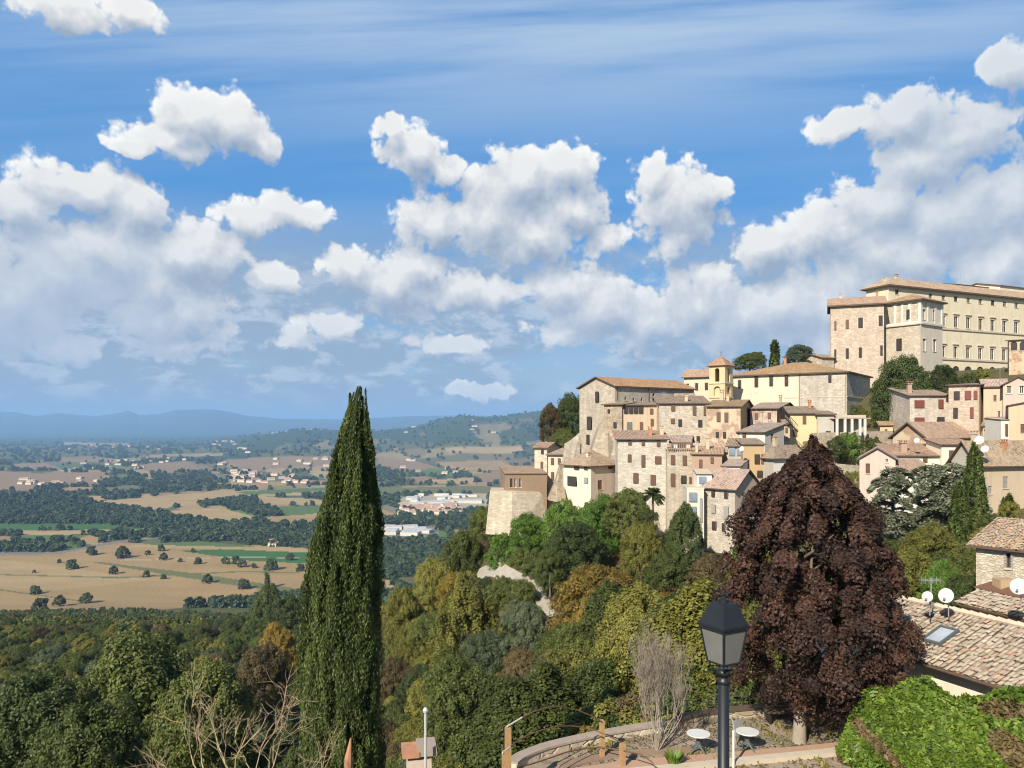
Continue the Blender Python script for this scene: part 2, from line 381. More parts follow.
# ------------------------------------------------------------------ land cover, laid out on the valley floor
def inpoly(u, v, poly):
    c = np.zeros(u.shape, bool); n = len(poly); j = n - 1
    for i in range(n):
        xi, yi = poly[i]; xj, yj = poly[j]
        if yi != yj:
            c ^= ((yi > v) != (yj > v)) & (u < (xj - xi) * (v - yi) / (yj - yi) + xi)
        j = i
    return c
def P(s): return [tuple(float(a) for a in p.split(',')) for p in s.split()]
TAN, TAN2, BROWN, GREEN, GRN2, OLIVE, YEL, ROADC, PALE = (.36, .255, .130), (.41, .305, .165), (.27, .19, .115), (.055, .14, .04), (.10, .16, .055), (.15, .155, .07), (.42, .31, .16), (.20, .195, .19), (.40, .36, .28)
FIELDS = [(TAN, P('-60,556 0,554 60,553 100,543 250,545 305,552 330,575 310,596 240,603 120,613 30,616 -60,618')),
 (TAN2, P('-60,556 0,560 60,566 150,580 60,590 -60,584')), (TAN2, P('120,546 180,543 310,548 310,553 200,549')),
 (OLIVE, P('90,562 100,562 200,574 260,583 320,592 320,596 250,588 200,580')),
 (GREEN, P('180,551 220,549 320,553 320,564 250,561')), (GRN2, P('135,544 200,541 260,547 190,546')),
 (GREEN, P('-60,526 0,524 100,524 150,529 60,530 0,531 -60,532')), (GRN2, P('20,534 90,535 70,541 30,543')), (TAN2, P('0,531 150,529 140,532 60,535 0,535')),
 (OLIVE, P('-60,588 0,589 80,600.5 80,601.5 0,590.5 -60,589.5')), (PALE, P('120,560 240,556.5 300,558 300,558.6 240,557.2 120,560.8')), (PALE, P('60,470 110,466 112,466.7 60,471')), (PALE, P('66,473 75,467 77,467 69,474')), (OLIVE, P('0,574 120,577 240,571 300,572 300,573 240,572.2 120,578.4 0,575')),
 (ROADC, P('-60,555 0,552.5 60,552 100,544 180,534 182,535 100,546 60,554 -60,557')),
 (TAN2, P('90,502 180,494 256,490 330,491 330,494 256,497 150,510 130,508')), (YEL, P('150,512 220,508 260,518 250,522 225,526 190,518')),
 (YEL, P('250,497 300,498 330,500 330,506 270,504')), (GRN2, P('270,507 330,505 330,512 285,517')), (TAN, P('256,517 330,514 330,522 270,526')),
 (BROWN, P('-60,470 0,471 40,473 110,472 90,484 60,485 0,492 -60,494')), (BROWN, P('10,464 45,463 60,468 20,470')), (BROWN, P('130,465 190,462 200,470 150,472')),
 (BROWN, P('222,460 260,457 340,456 340,465 250,470')), (TAN, P('150,454.5 222,453 224,456 150,457')), (OLIVE, P('100,488 130,485 150,488 120,494')),
 (TAN, P('60,442 130,443.5 130,446 65,445')), (ROADC, P('199,466 202,466 218,475 232,481 228,482 212,476')), (GRN2, P('235,492 330,487 330,491 250,495')),
 (BROWN, P('378,456 420,462 440,468 400,471 378,466')), (TAN, P('435,462 500,460 520,470 450,470')), (BROWN, P('400,478 425,476 440,480 420,484')),
 (OLIVE, P('378,488 480,486 520,488 520,493 380,494')), (YEL, P('430,479 475,479 475,484 430,484')), (TAN, P('378,508 400,515 400,519 378,516')),
 (ROADC, P('372,501 376,501 400,510 432,520 428,522 398,513')), (PALE, P('398,497 485,494 490,510 420,514 400,506')), (ROADC, P('378,527 438,526 440,540 385,542')),
 (TAN2, P('440,448 520,446 525,452 450,453')), (BROWN, P('470,474 520,471 530,480 480,482')), (BROWN, P('60,458 110,459 112,462 60,462')),
 (GRN2, P('415,470 455,472 460,475 420,475')), (TAN, P('215,483 330,480 330,484 225,487'))]
WOODS = [P('-60,495 0,494 60,497 110,503 180,518 260,528 330,530 330,543 250,545 180,531 100,524 0,524 -60,526'), P('60,493 140,490 230,485 235,489 140,494 65,497'),
 P('-60,544 40,547 60,551 20,553 -60,553'), P('100,536 180,530 250,531 250,533 180,535 110,541'), P('-60,447 0,446 120,444 230,447 230,453 120,455 0,459 -60,462'),  # far left band: cloud shadow laid down as darker woodland
 P('150,474 210,470 230,484 160,487'), P('256,527 330,524 330,548 300,552 256,540'), P('380,472 440,476 480,484 400,486 378,482'), P('470,510 475,505 490,512 500,530 440,530 430,522'),
 P('376,516 430,523 436,527 376,527'), P('376,541 460,541 470,560 376,580'), P('-60,605 60,603 150,600 250,600 320,595 400,640 -60,660'), P('256,450 340,449 340,455 260,457'), P('380,440 420,443 470,441 500,444 440,449 380,448'),
 P('110,483 130,478 160,480 150,484'), P('0,471 30,463 60,470 40,475')]
def colour_of(x, y, z):
    D = np.maximum(y, 1.0); u = HU + F * x / D; v = HV - F * z / D
    n = len(x); col = np.zeros((n, 3)); wood = np.zeros(n)
    # patchwork of smaller fields: nearest of scattered seeds
    rg = np.random.default_rng(11)
    lx = np.log(np.maximum(D, 900.)); gx = u / 26.0 + 0.35 * np.sin(lx * 9); gy = lx * 9.0
    ix = np.floor(gx).astype(int); iy = np.floor(gy).astype(int)
    H = rg.random((400, 400, 4))
    best = np.full(n, 9.); sec = np.full(n, 9.); bi = np.zeros((n, 4))
    for a in (-1, 0, 1):
        for b in (-1, 0, 1):
            h = H[(ix + a) % 400, (iy + b) % 400]
            d = np.maximum(np.abs(ix + a + h[:, 0] - gx + .5 * (iy + b + h[:, 1] - gy)), np.abs(iy + b + h[:, 1] - gy))
            m = d < best
            sec = np.where(m, best, np.minimum(sec, d)); bi[m] = h[m]; best = np.where(m, d, best)
    pal = np.array([TAN, BROWN, GRN2, OLIVE, (.06, .09, .04), TAN2, (.05, .075, .035), (.10, .12, .06), BROWN, (.18, .17, .09)])
    pi = (bi[:, 2] * len(pal)).astype(int); col[:] = pal[pi] * (.8 + .4 * bi[:, 3:4])
    wood = np.where(np.isin(pi, (4, 6)), .8, 0.0); wood = np.where(sec - best < .09, .5, wood)
    far = np.clip((D - 6000) / 6000, 0, 1)[:, None]; mf = np.clip((D - 3500) / 3500, 0, .5)[:, None]; col = col * (1 - mf) + np.array([.11, .125, .06]) * mf
    col = col * (1 - far * .35)
    lowland = (D > 5200) & (D < 40000); bands = fnoise(x * .25, y, 2500, 3)
    hill = (D > 6000) & (D < 16000) & (u > 330); hk = hill & ((pi % 4 != 0) | (D > 8200)); col = np.where(hk[:, None], np.array([.05, .075, .035]), col)
    dk = (lowland & (bands > -.05) & (u < 330)) | ((D > 7200) & (bands > -.4) & (u < 420)) | (D > 16000)
    col = np.where(dk[:, None], np.array([.045, .07, .035]), col)  # dark far bands: forest colour, also standing in for cloud shadow
    for p in WOODS:
        m = inpoly(u, v, p); col[m] = (.105, .115, .045); wood[m] = .42
    for c, p in FIELDS:
        m = inpoly(u, v, p) & (D > 900); col[m] = c; wood[m] = 0
        if c in (TAN, TAN2, YEL): col[m] *= (.93 + .12 * fnoise(x[m], y[m] * 3, 160, 4) + .07 * fnoise(x[m] * .25 + y[m] * .4, y[m], 45, 8))[:, None]
    near = D < 950
    col[near] = (.11, .10, .05)
    return col, wood, u, v
def az_cols():
    a = list(np.arctan((np.arange(-60, 1090, 1.35) - HU) / F))
    l, r = a[0], a[-1]
    left = list(np.linspace(-math.pi, l, 60, endpoint=False)); right = list(np.linspace(r, math.pi, 60)[1:])
    return np.array(left + a + right)
A_ = az_cols()
D_ = np.concatenate([np.exp(np.linspace(math.log(1.5), math.log(60), 50, endpoint=False)), np.exp(np.linspace(math.log(60), math.log(1000), 110, endpoint=False)),
                     250 * F / np.linspace(250 * F / 1000, 250 * F / 9000, 190, endpoint=False), np.exp(np.linspace(math.log(9000), math.log(46000), 110))])
AA, DD = np.meshgrid(A_, D_)
rad = DD / np.maximum(np.cos(np.clip(AA, -1.05, 1.05)), .3)
X = rad * np.sin(AA); Y = rad * np.cos(AA)
Z = tz(X, Y)
nr, nc = X.shape
V = np.stack([X.ravel(), Y.ravel(), Z.ravel()], 1)
ii = np.arange(nr - 1)[:, None] * nc + np.arange(nc - 1)[None]
Fq = np.stack([ii, ii + nc, ii + nc + 1, ii + 1], 2).reshape(-1, 4)[:, ::-1]
colr, woodv, U_, V_ = colour_of(V[:, 0], V[:, 1], V[:, 2])
me = np_mesh('terrain', V, Fq, {'cover': ('FLOAT_COLOR', np.hstack([colr, np.ones((len(V), 1))]))}, smooth=True)
t = NT('land'); at = t.n('ShaderNodeAttribute', attribute_name='cover').outputs['Color']
gp = t.n('ShaderNodeNewGeometry').outputs['Position']
n1 = t.noise(gp, .012, 5, .65); n2 = t.noise(gp, 1.1, 5, .7)
b = t.mix(t.math('MULTIPLY', n1, .55), at, t.mix(1.0, at, (.62, .66, .6), 'MULTIPLY'))
n3 = t.noise(gp, .45, 6, .75); b = t.mix(t.ramp(n3, [(.45, (0, 0, 0)), (.6, (.6, .6, .6))]), b, t.mix(1.0, at, (1.5, 1.35, 1.1), 'MULTIPLY'))
b = t.mix(t.math('MULTIPLY', n2, .35), b, t.mix(1.0, at, (.5, .45, .4), 'MULTIPLY'))
t.ln(b, t.b.inputs['Base Color']); t.b.inputs['Roughness'].default_value = 1.0; t.b.inputs['Specular IOR Level'].default_value = .1
t.bump(n2, .5, .3)
tag(link('terrain', me, t.mat), kind='structure')
# ------------------------------------------------------------------ buildings
def ray_t(cx, cy, dx, dy, u):          # along (c + t d) until it is seen at picture column u
    k = (u - HU) / F
    return (k * cy - cx) / (dx - k * dy)

def wall_panels(mb, c, d, nrm, s0, s1, z0, z1, holes, mi, depth=.22):
    """vertical wall from c along d between s0..s1 with rectangular / arched openings"""
    S = sorted({s0, s1, *[h[0] for h in holes], *[h[1] for h in holes]}); Zs = sorted({z0, z1, *[h[2] for h in holes], *[h[3] for h in holes]})
    pt = lambda s, z, k=0: (c.x + d.x * s - nrm.x * k, c.y + d.y * s - nrm.y * k, z)
    for i in range(len(S) - 1):
        for j in range(len(Zs) - 1):
            a, b, p, q = S[i], S[i + 1], Zs[j], Zs[j + 1]
            if b - a < 1e-5 or q - p < 1e-5: continue
            ms, mz = (a + b) / 2, (p + q) / 2
            if any(h[0] < ms < h[1] and h[2] < mz < h[3] for h in holes): continue
            mb.face([pt(a, p), pt(b, p), pt(b, q), pt(a, q)], mi)
    for h in holes:
        a, b, p, q = h[:4]; arch = h[4]
        if arch:
            r = (b - a) / 2; m = (a + b) / 2; q0 = q - r if q - r > p else p; rr = q - q0
            arc = [(m - r * math.cos(t * math.pi / 8), q0 + rr * math.sin(t * math.pi / 8)) for t in range(9)]
            for k in range(4):
                mb.face([pt(a, q), pt(*arc[k]), pt(*arc[k + 1])], mi); mb.face([pt(b, q), pt(*arc[8 - k]), pt(*arc[7 - k])], mi)
            mb.face([pt(a, q), pt(*arc[4]), pt(b, q)], mi) if False else None
            ring = [(a, p)] + arc + [(b, p)]
        else: ring = [(a, p), (a, q), (b, q), (b, p)]
        ring.append(ring[0])
        for k in range(len(ring) - 1):
            mb.face([pt(*ring[k]), pt(*ring[k + 1]), pt(*ring[k + 1], depth), pt(*ring[k], depth)], mi)

def add_window(parent, c, d, nrm, h, style, org, k=0):
    """h = (s0, s1, z0, z1, arch) opening; local coordinates relative to org"""
    a, b, p, q = h[:4]; w, ht = b - a, q - p
    base = Vector((c.x + d.x * a, c.y + d.y * a, p)) - org
    rot = math.atan2(d.y, d.x)
    def L(mb, mats, name, par, off=True):
        o = mb.build(name, mats, par)
        if par is parent: o.location = base; o.rotation_euler = (0, 0, rot)
        return o
    # local x along the wall, y into the wall, z up  (outside is -y)
    pane = MB(); gm = {'b': 'glass_blue'}.get(style[0], 'glass')
    st = style[0]
    if st in 'gboahw':
        pane.face([(0, .2, 0), (w, .2, 0), (w, .2, ht), (0, .2, ht)])
        W = L(pane, M[gm], 'window', parent)
        if st in 'gbohw':
            f = MB(); e = min(.07, w * .12)
            if ht > .5:
                for bx in ((w/2, .16, e/2, w, e), (w/2, .16, ht - e/2, w, e)): f.box((bx[0], bx[1], bx[2]), (bx[3], .05, bx[4]))
                for x in (e/2, w - e/2, w/2): f.box((x, .16, ht/2), (e, .05, ht - 2*e))
                if ht > 1.3: f.box((w/2, .155, ht * .6), (w - 2*e, .05, e*.8))
            else: f.box((w/2, .16, ht/2), (e, .05, ht))
            L(f, M['whitewood' if (k % 3 or st in 'hw') else 'brown'], 'frame', W)
        if st == 'o' or 'o' in style[1:]:
            for sgn, x in ((-1, -w * .27), (1, w * 1.27)):
                s = MB(); s.box((x, -.05, ht / 2), (w * .5, .05, ht * 1.0))
                for z in np.linspace(.12, ht - .12, max(3, int(ht / .16))): s.box((x, -.085, z), (w * .38, .03, .06), rx=.5)
                L(s, M[{'r': 'red', 'n': 'greenp', 'y': 'greysh'}.get(style[-1], 'brown')], 'shutter', W)
        if st == 'h' or st == 'w':
            s = MB(); s.box((w/2, -.06, ht + .10), (w + .5, .14, .18)); s.box((w/2, -.05, -.08), (w + .35, .12, .14))
            if st == 'h': s.box((w/2, -.16, ht + .62), (w + 1.0, .36, .2)); s.box((w/2, -.08, ht + .46), (w + .7, .18, .14))
            for x in (-.14, w + .14): s.box((x, -.035, ht/2), (.24, .075, ht))
            L(s, M['trim'], 'surround', W)
        elif ht > .5:
            s = MB(); s.box((w/2, -.04, -.05), (w + .2, .12, .09)); L(s, M['trim'], 'sill', W)
    else:   # closed shutters: c brown, r red, n green, y grey ; d door
        col = {'r': 'red', 'n': 'greenp', 'y': 'greysh'}.get(st, 'brown')
        s = MB(); g = .02
        for x0, x1 in ((0, w/2 - g), (w/2 + g, w)):
            s.box(((x0+x1)/2, .12, ht/2), (x1 - x0, .05, ht))
            for z in np.linspace(.15, ht - .15, max(3, int(ht / .18))): s.box(((x0+x1)/2, .09, z), ((x1-x0) * .75, .03, .07), rx=.5)
        s.face([(0, .19, 0), (w, .19, 0), (w, .19, ht), (0, .19, ht)])
        W = L(s, M[col], 'door' if st == 'd' else 'shutters', parent)
        if ht > .5 and st != 'd':
            s = MB(); s.box((w/2, -.04, -.05), (w + .2, .12, .09)); L(s, M['trim'], 'sill', W)
    return W

def slab(mb, poly, th, ue, mi_top=0, mi_side=1):
    """a roof plane: poly (3-4 points, first two along the eave), thickness th downwards"""
    p = [Vector(q) for q in poly]; e = (p[1] - p[0]).normalized(); n = (p[1] - p[0]).cross(p[-1] - p[0]).normalized()
    if n.z < 0: n = -n
    up = n.cross(e)
    if up.z < 0: up = -up
    uv = [((q - p[0]).dot(e) + ue, (q - p[0]).dot(up)) for q in p]
    mb.face(p, mi_top, uv)
    lo = [q - Vector((0, 0, th)) for q in p]
    mb.face(list(reversed(lo)), mi_side)
    for i in range(len(p)):
        j = (i + 1) % len(p); mb.face([p[i], lo[i], lo[j], p[j]], mi_side)

def roof_on(mb, O, dR, dL, LR, LL, ze, kind, rise, o, th=.18):
    """O corner, axes dR (length LR), dL (length LL)"""
    pt = lambda a, b, z: Vector((O.x + dR.x*a + dL.x*b, O.y + dR.y*a + dL.y*b, z))
    if kind == 'gR':
        sl = rise / (LL / 2); z = ze - sl * o
        slab(mb, [pt(-o, -o, z), pt(LR+o, -o, z), pt(LR+o, LL/2, ze+rise), pt(-o, LL/2, ze+rise)], th, 0)
        slab(mb, [pt(LR+o, LL+o, z), pt(-o, LL+o, z), pt(-o, LL/2, ze+rise), pt(LR+o, LL/2, ze+rise)], th, 3)
    elif kind == 'gL':
        sl = rise / (LR / 2); z = ze - sl * o
        slab(mb, [pt(-o, -o, z), pt(-o, LL+o, z), pt(LR/2, LL+o, ze+rise), pt(LR/2, -o, ze+rise)], th, 0)
        slab(mb, [pt(LR+o, LL+o, z), pt(LR+o, -o, z), pt(LR/2, -o, ze+rise), pt(LR/2, LL+o, ze+rise)], th, 3)
    elif kind in ('hR', 'hL', 'py'):
        if kind == 'hR': h = min(LL / 2, LR / 2 - .01); r0, r1 = (h, LL/2), (LR - h, LL/2); sl = rise / (LL/2)
        elif kind == 'hL': h = min(LR / 2, LL / 2 - .01); r0, r1 = (LR/2, h), (LR/2, LL - h); sl = rise / (LR/2)
        else: r0 = r1 = (LR/2, LL/2); sl = rise / (min(LR, LL)/2)
        z = ze - sl * o; c = [(-o, -o), (LR+o, -o), (LR+o, LL+o), (-o, LL+o)]
        C = [pt(*q, z) for q in c]; A = pt(*r0, ze+rise); B = pt(*r1, ze+rise)
        if kind == 'hR':
            slab(mb, [C[0], C[1], B, A], th, 0); slab(mb, [C[1], C[2], B], th, 1); slab(mb, [C[2], C[3], A, B], th, 2); slab(mb, [C[3], C[0], A], th, 3)
        elif kind == 'hL':
            slab(mb, [C[0], C[1], A], th, 0); slab(mb, [C[1], C[2], B, A], th, 1); slab(mb, [C[2], C[3], B], th, 2); slab(mb, [C[3], C[0], A, B], th, 3)
        else:
            for i in range(4): slab(mb, [C[i], C[(i+1) % 4], A], th, i)
    elif kind == 'sR':   # rises away from the R face
        sl = rise / LL; slab(mb, [pt(-o, -o, ze-sl*o), pt(LR+o, -o, ze-sl*o), pt(LR+o, LL+o, ze+rise+sl*o), pt(-o, LL+o, ze+rise+sl*o)], th, 0)
    elif kind == 'sL':   # rises away from the L face
        sl = rise / LR; slab(mb, [pt(-o, -o, ze-sl*o), pt(-o, LL+o, ze-sl*o), pt(LR+o, LL+o, ze+rise+sl*o), pt(LR+o, -o, ze+rise+sl*o)], th, 0)

PENDING = []
def building(name, label, cat, uc, D, th, ve, uR=None, LR=None, uL=None, LL=None, roof='gR', rise=1.5, wall='stone', wallR=None, rmat='roof', wins=(), chim=(), over=.45, base=None, group=None, zb=None, th_roof=.18):
    a = R(th); c = px(uc, ve, D); ze = c.z
    dR = Vector((math.cos(a), math.sin(a), 0)); dL = Vector((-math.sin(a), math.cos(a), 0))
    if uR is not None: LR = ray_t(c.x, c.y, dR.x, dR.y, uR)
    if uL is not None: LL = ray_t(c.x, c.y, dL.x, dL.y, uL)
    if uR is not None and not (0 < LR < 95):
        print('turned', name, th, LR); return building(name, label, cat, uc, D, th - 4, ve, uR, None, uL, LL if uL is None else None, roof, rise, wall, wallR, rmat, wins, chim, over, base, group, zb, th_roof)
    assert LR > 0 and LL > 0, (name, LR, LL)
    corners = [c, c + dR*LR, c + dR*LR + dL*LL, c + dL*LL]
    if zb is None:
        zb = min(float(v) for v in tz([p.x for p in corners], [p.y for p in corners])) - 1.0
        if base is not None: zb = min(zb, (HV - base) / F * D)
    zb = min(zb, ze - 2.5)
    org = Vector((c.x, c.y, zb))
    root = empty(name, org, label, cat, group)
    nR = Vector((dR.y, -dR.x, 0)); nL = Vector((-dL.y, dL.x, 0))
    holes = {'R': [], 'L': []}; info = []
    for k, w in enumerate(wins):
        f, u, v, ww, hh, st = w; d = dR if f == 'R' else dL
        sa, sb = sorted((ray_t(c.x, c.y, d.x, d.y, u - ww/2), ray_t(c.x, c.y, d.x, d.y, u + ww/2)))
        Lf = LR if f == 'R' else LL
        ym = c.y + d.y * (sa + sb) / 2; z1 = (HV - (v - hh/2)) / F * ym; z0 = (HV - (v + hh/2)) / F * ym
        sa = max(sa, .12); sb = min(sb, Lf - .12); z1 = min(z1, ze - .12); z0 = max(z0, zb + .3)
        if sb - sa < .15 or z1 - z0 < .15: print('window dropped', name, w); continue
        if any(sa < g[1] and sb > g[0] and z0 < g[3] and z1 > g[2] for g in holes[f]): print('window overlap', name, w); continue
        h = (sa, sb, z0, z1, st[0] == 'a'); holes[f].append(h); info.append((f, h, st, k))
    mb = MB(); oc = c - org; oc.z = 0
    rel = lambda p: Vector((p.x - org.x, p.y - org.y, 0))
    sh = lambda hs: [(h[0], h[1], h[2] - zb, h[3] - zb, h[4]) for h in hs]
    H = ze - zb; miR = 1 if wallR else 0
    wall_panels(mb, rel(corners[0]), dR, nR, 0, LR, 0, H, sh(holes['R']), miR)
    wall_panels(mb, rel(corners[0]), dL, nL, 0, LL, 0, H, sh(holes['L']), 0)
    hb = H + (rise if roof == 'sR' else 0); hr = H + (rise if roof == 'sL' else 0)
    q = [rel(p) for p in corners]; V3 = lambda p, z: Vector((p.x, p.y, z))
    mb.face([V3(q[3], 0), V3(q[2], 0), V3(q[2], H), V3(q[3], H)], 0); mb.face([V3(q[1], 0), V3(q[2], 0), V3(q[2], H), V3(q[1], H)], 0)
    if roof == 'gR':
        for A, B, mi in ((q[0], q[3], 0), (q[1], q[2], 0)): mb.face([V3(A, H), V3(B, H), V3((A+B)/2, H + rise)], mi)
    if roof == 'gL':
        for A, B, mi in ((q[0], q[1], miR), (q[3], q[2], 0)): mb.face([V3(A, H), V3(B, H), V3((A+B)/2, H + rise)], mi)
    if roof == 'sR':
        mb.face([V3(q[0], H), V3(q[3], H), V3(q[3], hb)], 0); mb.face([V3(q[1], H), V3(q[2], H), V3(q[2], hb)], 0); mb.face([V3(q[3], H), V3(q[2], H), V3(q[2], hb), V3(q[3], hb)], 0)
    if roof == 'sL':
        mb.face([V3(q[0], H), V3(q[1], H), V3(q[1], hr)], miR); mb.face([V3(q[3], H), V3(q[2], H), V3(q[2], hr)], 0); mb.face([V3(q[1], H), V3(q[2], H), V3(q[2], hr), V3(q[1], hr)], 0)
    mats = [M[wall]] + ([M[wallR]] if wallR else [])
    wobj = mb.build('wall', mats, root)
    rmb = MB()
    if roof != 'flat': roof_on(rmb, oc, dR, dL, LR, LL, H + .02, roof, rise, over, th_roof)
    else:
        pt = lambda a_, b_, z: Vector((oc.x + dR.x*a_ + dL.x*b_, oc.y + dR.y*a_ + dL.y*b_, z))
        slab(rmb, [pt(-over, -over, H + .2), pt(LR+over, -over, H + .2), pt(LR+over, LL+over, H + .2), pt(-over, LL+over, H + .2)], .2, 0)
    robj = rmb.build('roof', [M[rmat], M['eave'] if roof != 'flat' else M[wall]], root)
    for f, h, st, k in info:
        add_window(root, c, dR if f == 'R' else dL, nR if f == 'R' else nL, h, st, org, k)
    for (fa, fb, hgt, wd, cm) in chim:   # chimneys at fractions of the plan
        p = oc + dR * LR * fa + dL * LL * fb
        if roof in ('gR', 'hR'): zc = H + rise * (1 - abs(fb - .5) * 2)
        elif roof in ('gL', 'hL'): zc = H + rise * (1 - abs(fa - .5) * 2)
        elif roof == 'sR': zc = H + rise * fb
        elif roof == 'sL': zc = H + rise * fa
        else: zc = H
        m = MB(); m.box((0, 0, (hgt - .6) / 2), (wd, wd, hgt + .6)); m.box((0, 0, hgt + .09), (wd * 1.35, wd * 1.35, .12))
        for sx in (-1, 1):
            for sy in (-1, 1): m.box((sx*wd*.4, sy*wd*.4, hgt + .27), (.12, .12, .24))
        m.box((0, 0, hgt + .44), (wd * 1.45, wd * 1.45, .1), 1)
        ch = m.build('chimney', [M[cm], M['terracotta']], robj); ch.location = (p.x, p.y, zc)
        ch.rotation_euler = (0, 0, a)
    root['_'] = 0; del root['_']
    return dict(root=root, c=c, dR=dR, dL=dL, LR=LR, LL=LL, ze=ze, zb=zb, org=org, wall=wobj, roof=robj, corners=corners, nR=nR, nL=nL)

def pipe_on(b, face, u, v0, v1, name='drainpipe'):
    d = b['dR'] if face == 'R' else b['dL']; n = b['nR'] if face == 'R' else b['nL']; c = b['c']
    s = ray_t(c.x, c.y, d.x, d.y, u); p = c + d * s + n * .09
    m = MB(); z0, z1 = (HV - v0) / F * p.y, (HV - v1) / F * p.y
    m.tube([(p.x - b['org'].x, p.y - b['org'].y, z0 - b['org'].z), (p.x - b['org'].x, p.y - b['org'].y, z1 - b['org'].z)], .07, 6)
    return m.build(name, M['rust'], b['root'])
def band_on(b, face, h, v=None, prof=.18, ht=.25, mat='trim', name='string_course', z=None, a=0, e=None):
    """a moulding along a face at height z"""
    d = b['dR'] if face == 'R' else b['dL']; n = b['nR'] if face == 'R' else b['nL']; c = b['c']; L = b['LR'] if face == 'R' else b['LL']
    e = L if e is None else e
    if z is None: z = (HV - v) / F * c.y
    m = MB(); p = c + d * (a + e) / 2 + n * prof / 2
    m.box((p.x - b['org'].x, p.y - b['org'].y, z - b['org'].z), (e - a, prof, ht), rz=math.atan2(d.y, d.x)); return m.build(name, M[mat], b['root'])

def dish(u, v, D, r, label, el=.35, az=-.9, group=None):
    """satellite dish with arm and bracket, aimed at the southern sky"""
    p = px(u, v, D); root = empty('satellite_dish', p, label, 'satellite dish', group, rz=az)
    m = MB(); pr = [(r * k / 6, .28 * r * (k / 6) ** 2) for k in range(7)]
    pr += [(r * .98, .28 * r + .012), (r * .5, .09 * r), (.0001, .015)]
    m.lathe(pr, n=20); o = m.build('reflector', M['dish'], root, smooth=True); o.rotation_euler = (R(90) - el, 0, 0)
    a = MB(); a.tube([(0, -.02, -r * .9), (0, -.75 * r, -r * .35 + .1 * r)], .015, 5); a.box((0, -.78 * r, -.22 * r), (.07, .1, .07)); a.build('arm', M['galv'], root)
    s = MB(); s.tube([(0, .06, 0), (0, .16, -.05), (0, .16, -r - .55)], .025, 6); s.build('bracket', M['galv'], root)
    return root
# D, then the eave height at the near corner, then picture columns of the far ends of the two faces that meet there
B = {}
# --- the top of the hill: the long palace
B['pal'] = building('palace', 'long cream palace with three rows of windows over an arcade, highest on the hill', 'palace', 888.5, 200, 24, 282.5, uR=1075, LL=7,
    roof='hR', rise=2.2, wall='cream', rmat='roof', over=1.0, th_roof=.4, base=385, wins=
    [('R', u, v, 3.6, 5, 'g') for u, v in ((897, 292), (930.5, 296), (943.5, 297.6), (955.8, 299), (968.5, 300.4), (980.4, 301.4), (992.8, 302.8), (1004.7, 304), (1016.4, 305.5), (1028, 307))] +
    [('R', u, v, 3.8, 11, 'h') for u, v in ((943.5, 321), (955.8, 322), (968, 323), (980.4, 324.3), (992.4, 325.4), (1004.2, 326.6), (1016, 327.6), (1028, 328.6))] +
    [('R', u, v, 3.6, 11, 'h') for u, v in ((943.3, 351.5), (955.3, 352.2), (967.8, 352.9), (980, 353.6), (992, 354.2), (1003.8, 354.9))] +
    [('R', u, v, 8, 11, 'a') for u, v in ((956, 371.5), (968.2, 371.8), (980.2, 372.1), (992.4, 372.4), (1004, 372.7), (1016, 373))], chim=[(.1, .6, 1.2, .7, 'trim')])
_b = B['pal']
for vv in (328.8, 358.8):
    band_on(_b, 'R', 0, z=(HV - vv) / F * (_b['c'].y + _b['dR'].y * ray_t(_b['c'].x, _b['c'].y, _b['dR'].x, _b['dR'].y, 944)), ht=.45, prof=.3, a=12)
band_on(_b, 'R', 0, z=_b['ze'] - .9, ht=.7, prof=.35, name='cornice')
B['pal2'] = building('palace', 'far cream roof block rising behind the long palace roof', 'palace', 958, 222, 24, 284, uR=1000, LL=14, roof='gR', rise=1.5, wall='cream', rmat='roof_pink')
B['pal3'] = building('palace', 'farthest tiled ridge showing above the long palace roof at the picture edge', 'palace', 1000, 224, 24, 285, uR=1060, LL=14, roof='gR', rise=1.7, wall='cream', rmat='roof_pink')
m = MB(); p = px(960.5, 284, 226); m.tube([(0, 0, 0), (0, 0, 5.4)], [.07, .03], 6); tag(m.build('flagpole', M['galv'], None, p + Vector((0, 0, -1))), 'thin bare flagpole on the palace roof', 'flagpole')
B['tower'] = building('corner_block', 'white plastered corner block with blind arches over plain stone, in front of the cream palace', 'building', 920.5, 184, 35, 297.5, uR=942.5, uL=883.5,
    roof='hL', rise=2.0, wall='stone_block', wallR='cream_pale', over=.9, th_roof=.35, base=395, wins=
    [('L', 908.4, 314.5, 3.4, 10, 'w'), ('L', 899.4, 344.5, 5.5, 12, 'w'), ('R', 923.9, 314.5, 2.6, 10, 'w'), ('R', 934, 315, 2.6, 10, 'w'), ('R', 924, 345, 2.8, 12, 'w'), ('R', 934.5, 345.5, 2.8, 12, 'w')])
_b = B['tower']
# white upper storey, sheets proud of the stone, with blind arches and pilasters
def storey_skin(b, face, v0, v1, arches, mat):
    d = b['dR'] if face == 'R' else b['dL']; n = b['nR'] if face == 'R' else b['nL']; L = b['LR'] if face == 'R' else b['LL']; c = b['c']
    z0, z1 = (HV - v0) / F * c.y - b['zb'], (HV - v1) / F * c.y - b['zb']
    holes = [(L * a, L * e, z0 + .55, z1 - .5, True) for a, e in arches]
    m = MB(); cc = Vector((n.x * .16, n.y * .16, 0)); wall_panels(m, cc, d, n, -.16, L + .16, z0, z1, holes, 0, depth=.155)
    return m.build('upper_storey', M[mat], b['root'])
for f, ar in (('L', ((.05, .25), (.31, .45), (.5, .64), (.7, .92))), ('R', ((.06, .28), (.36, .62), (.7, .93)))):
    o = storey_skin(_b, f, 323, 299, ar, 'white_clean'); d = 0
for f in 'LR': band_on(_b, f, 0, v=323.4, ht=.35, prof=.4)
m = MB()
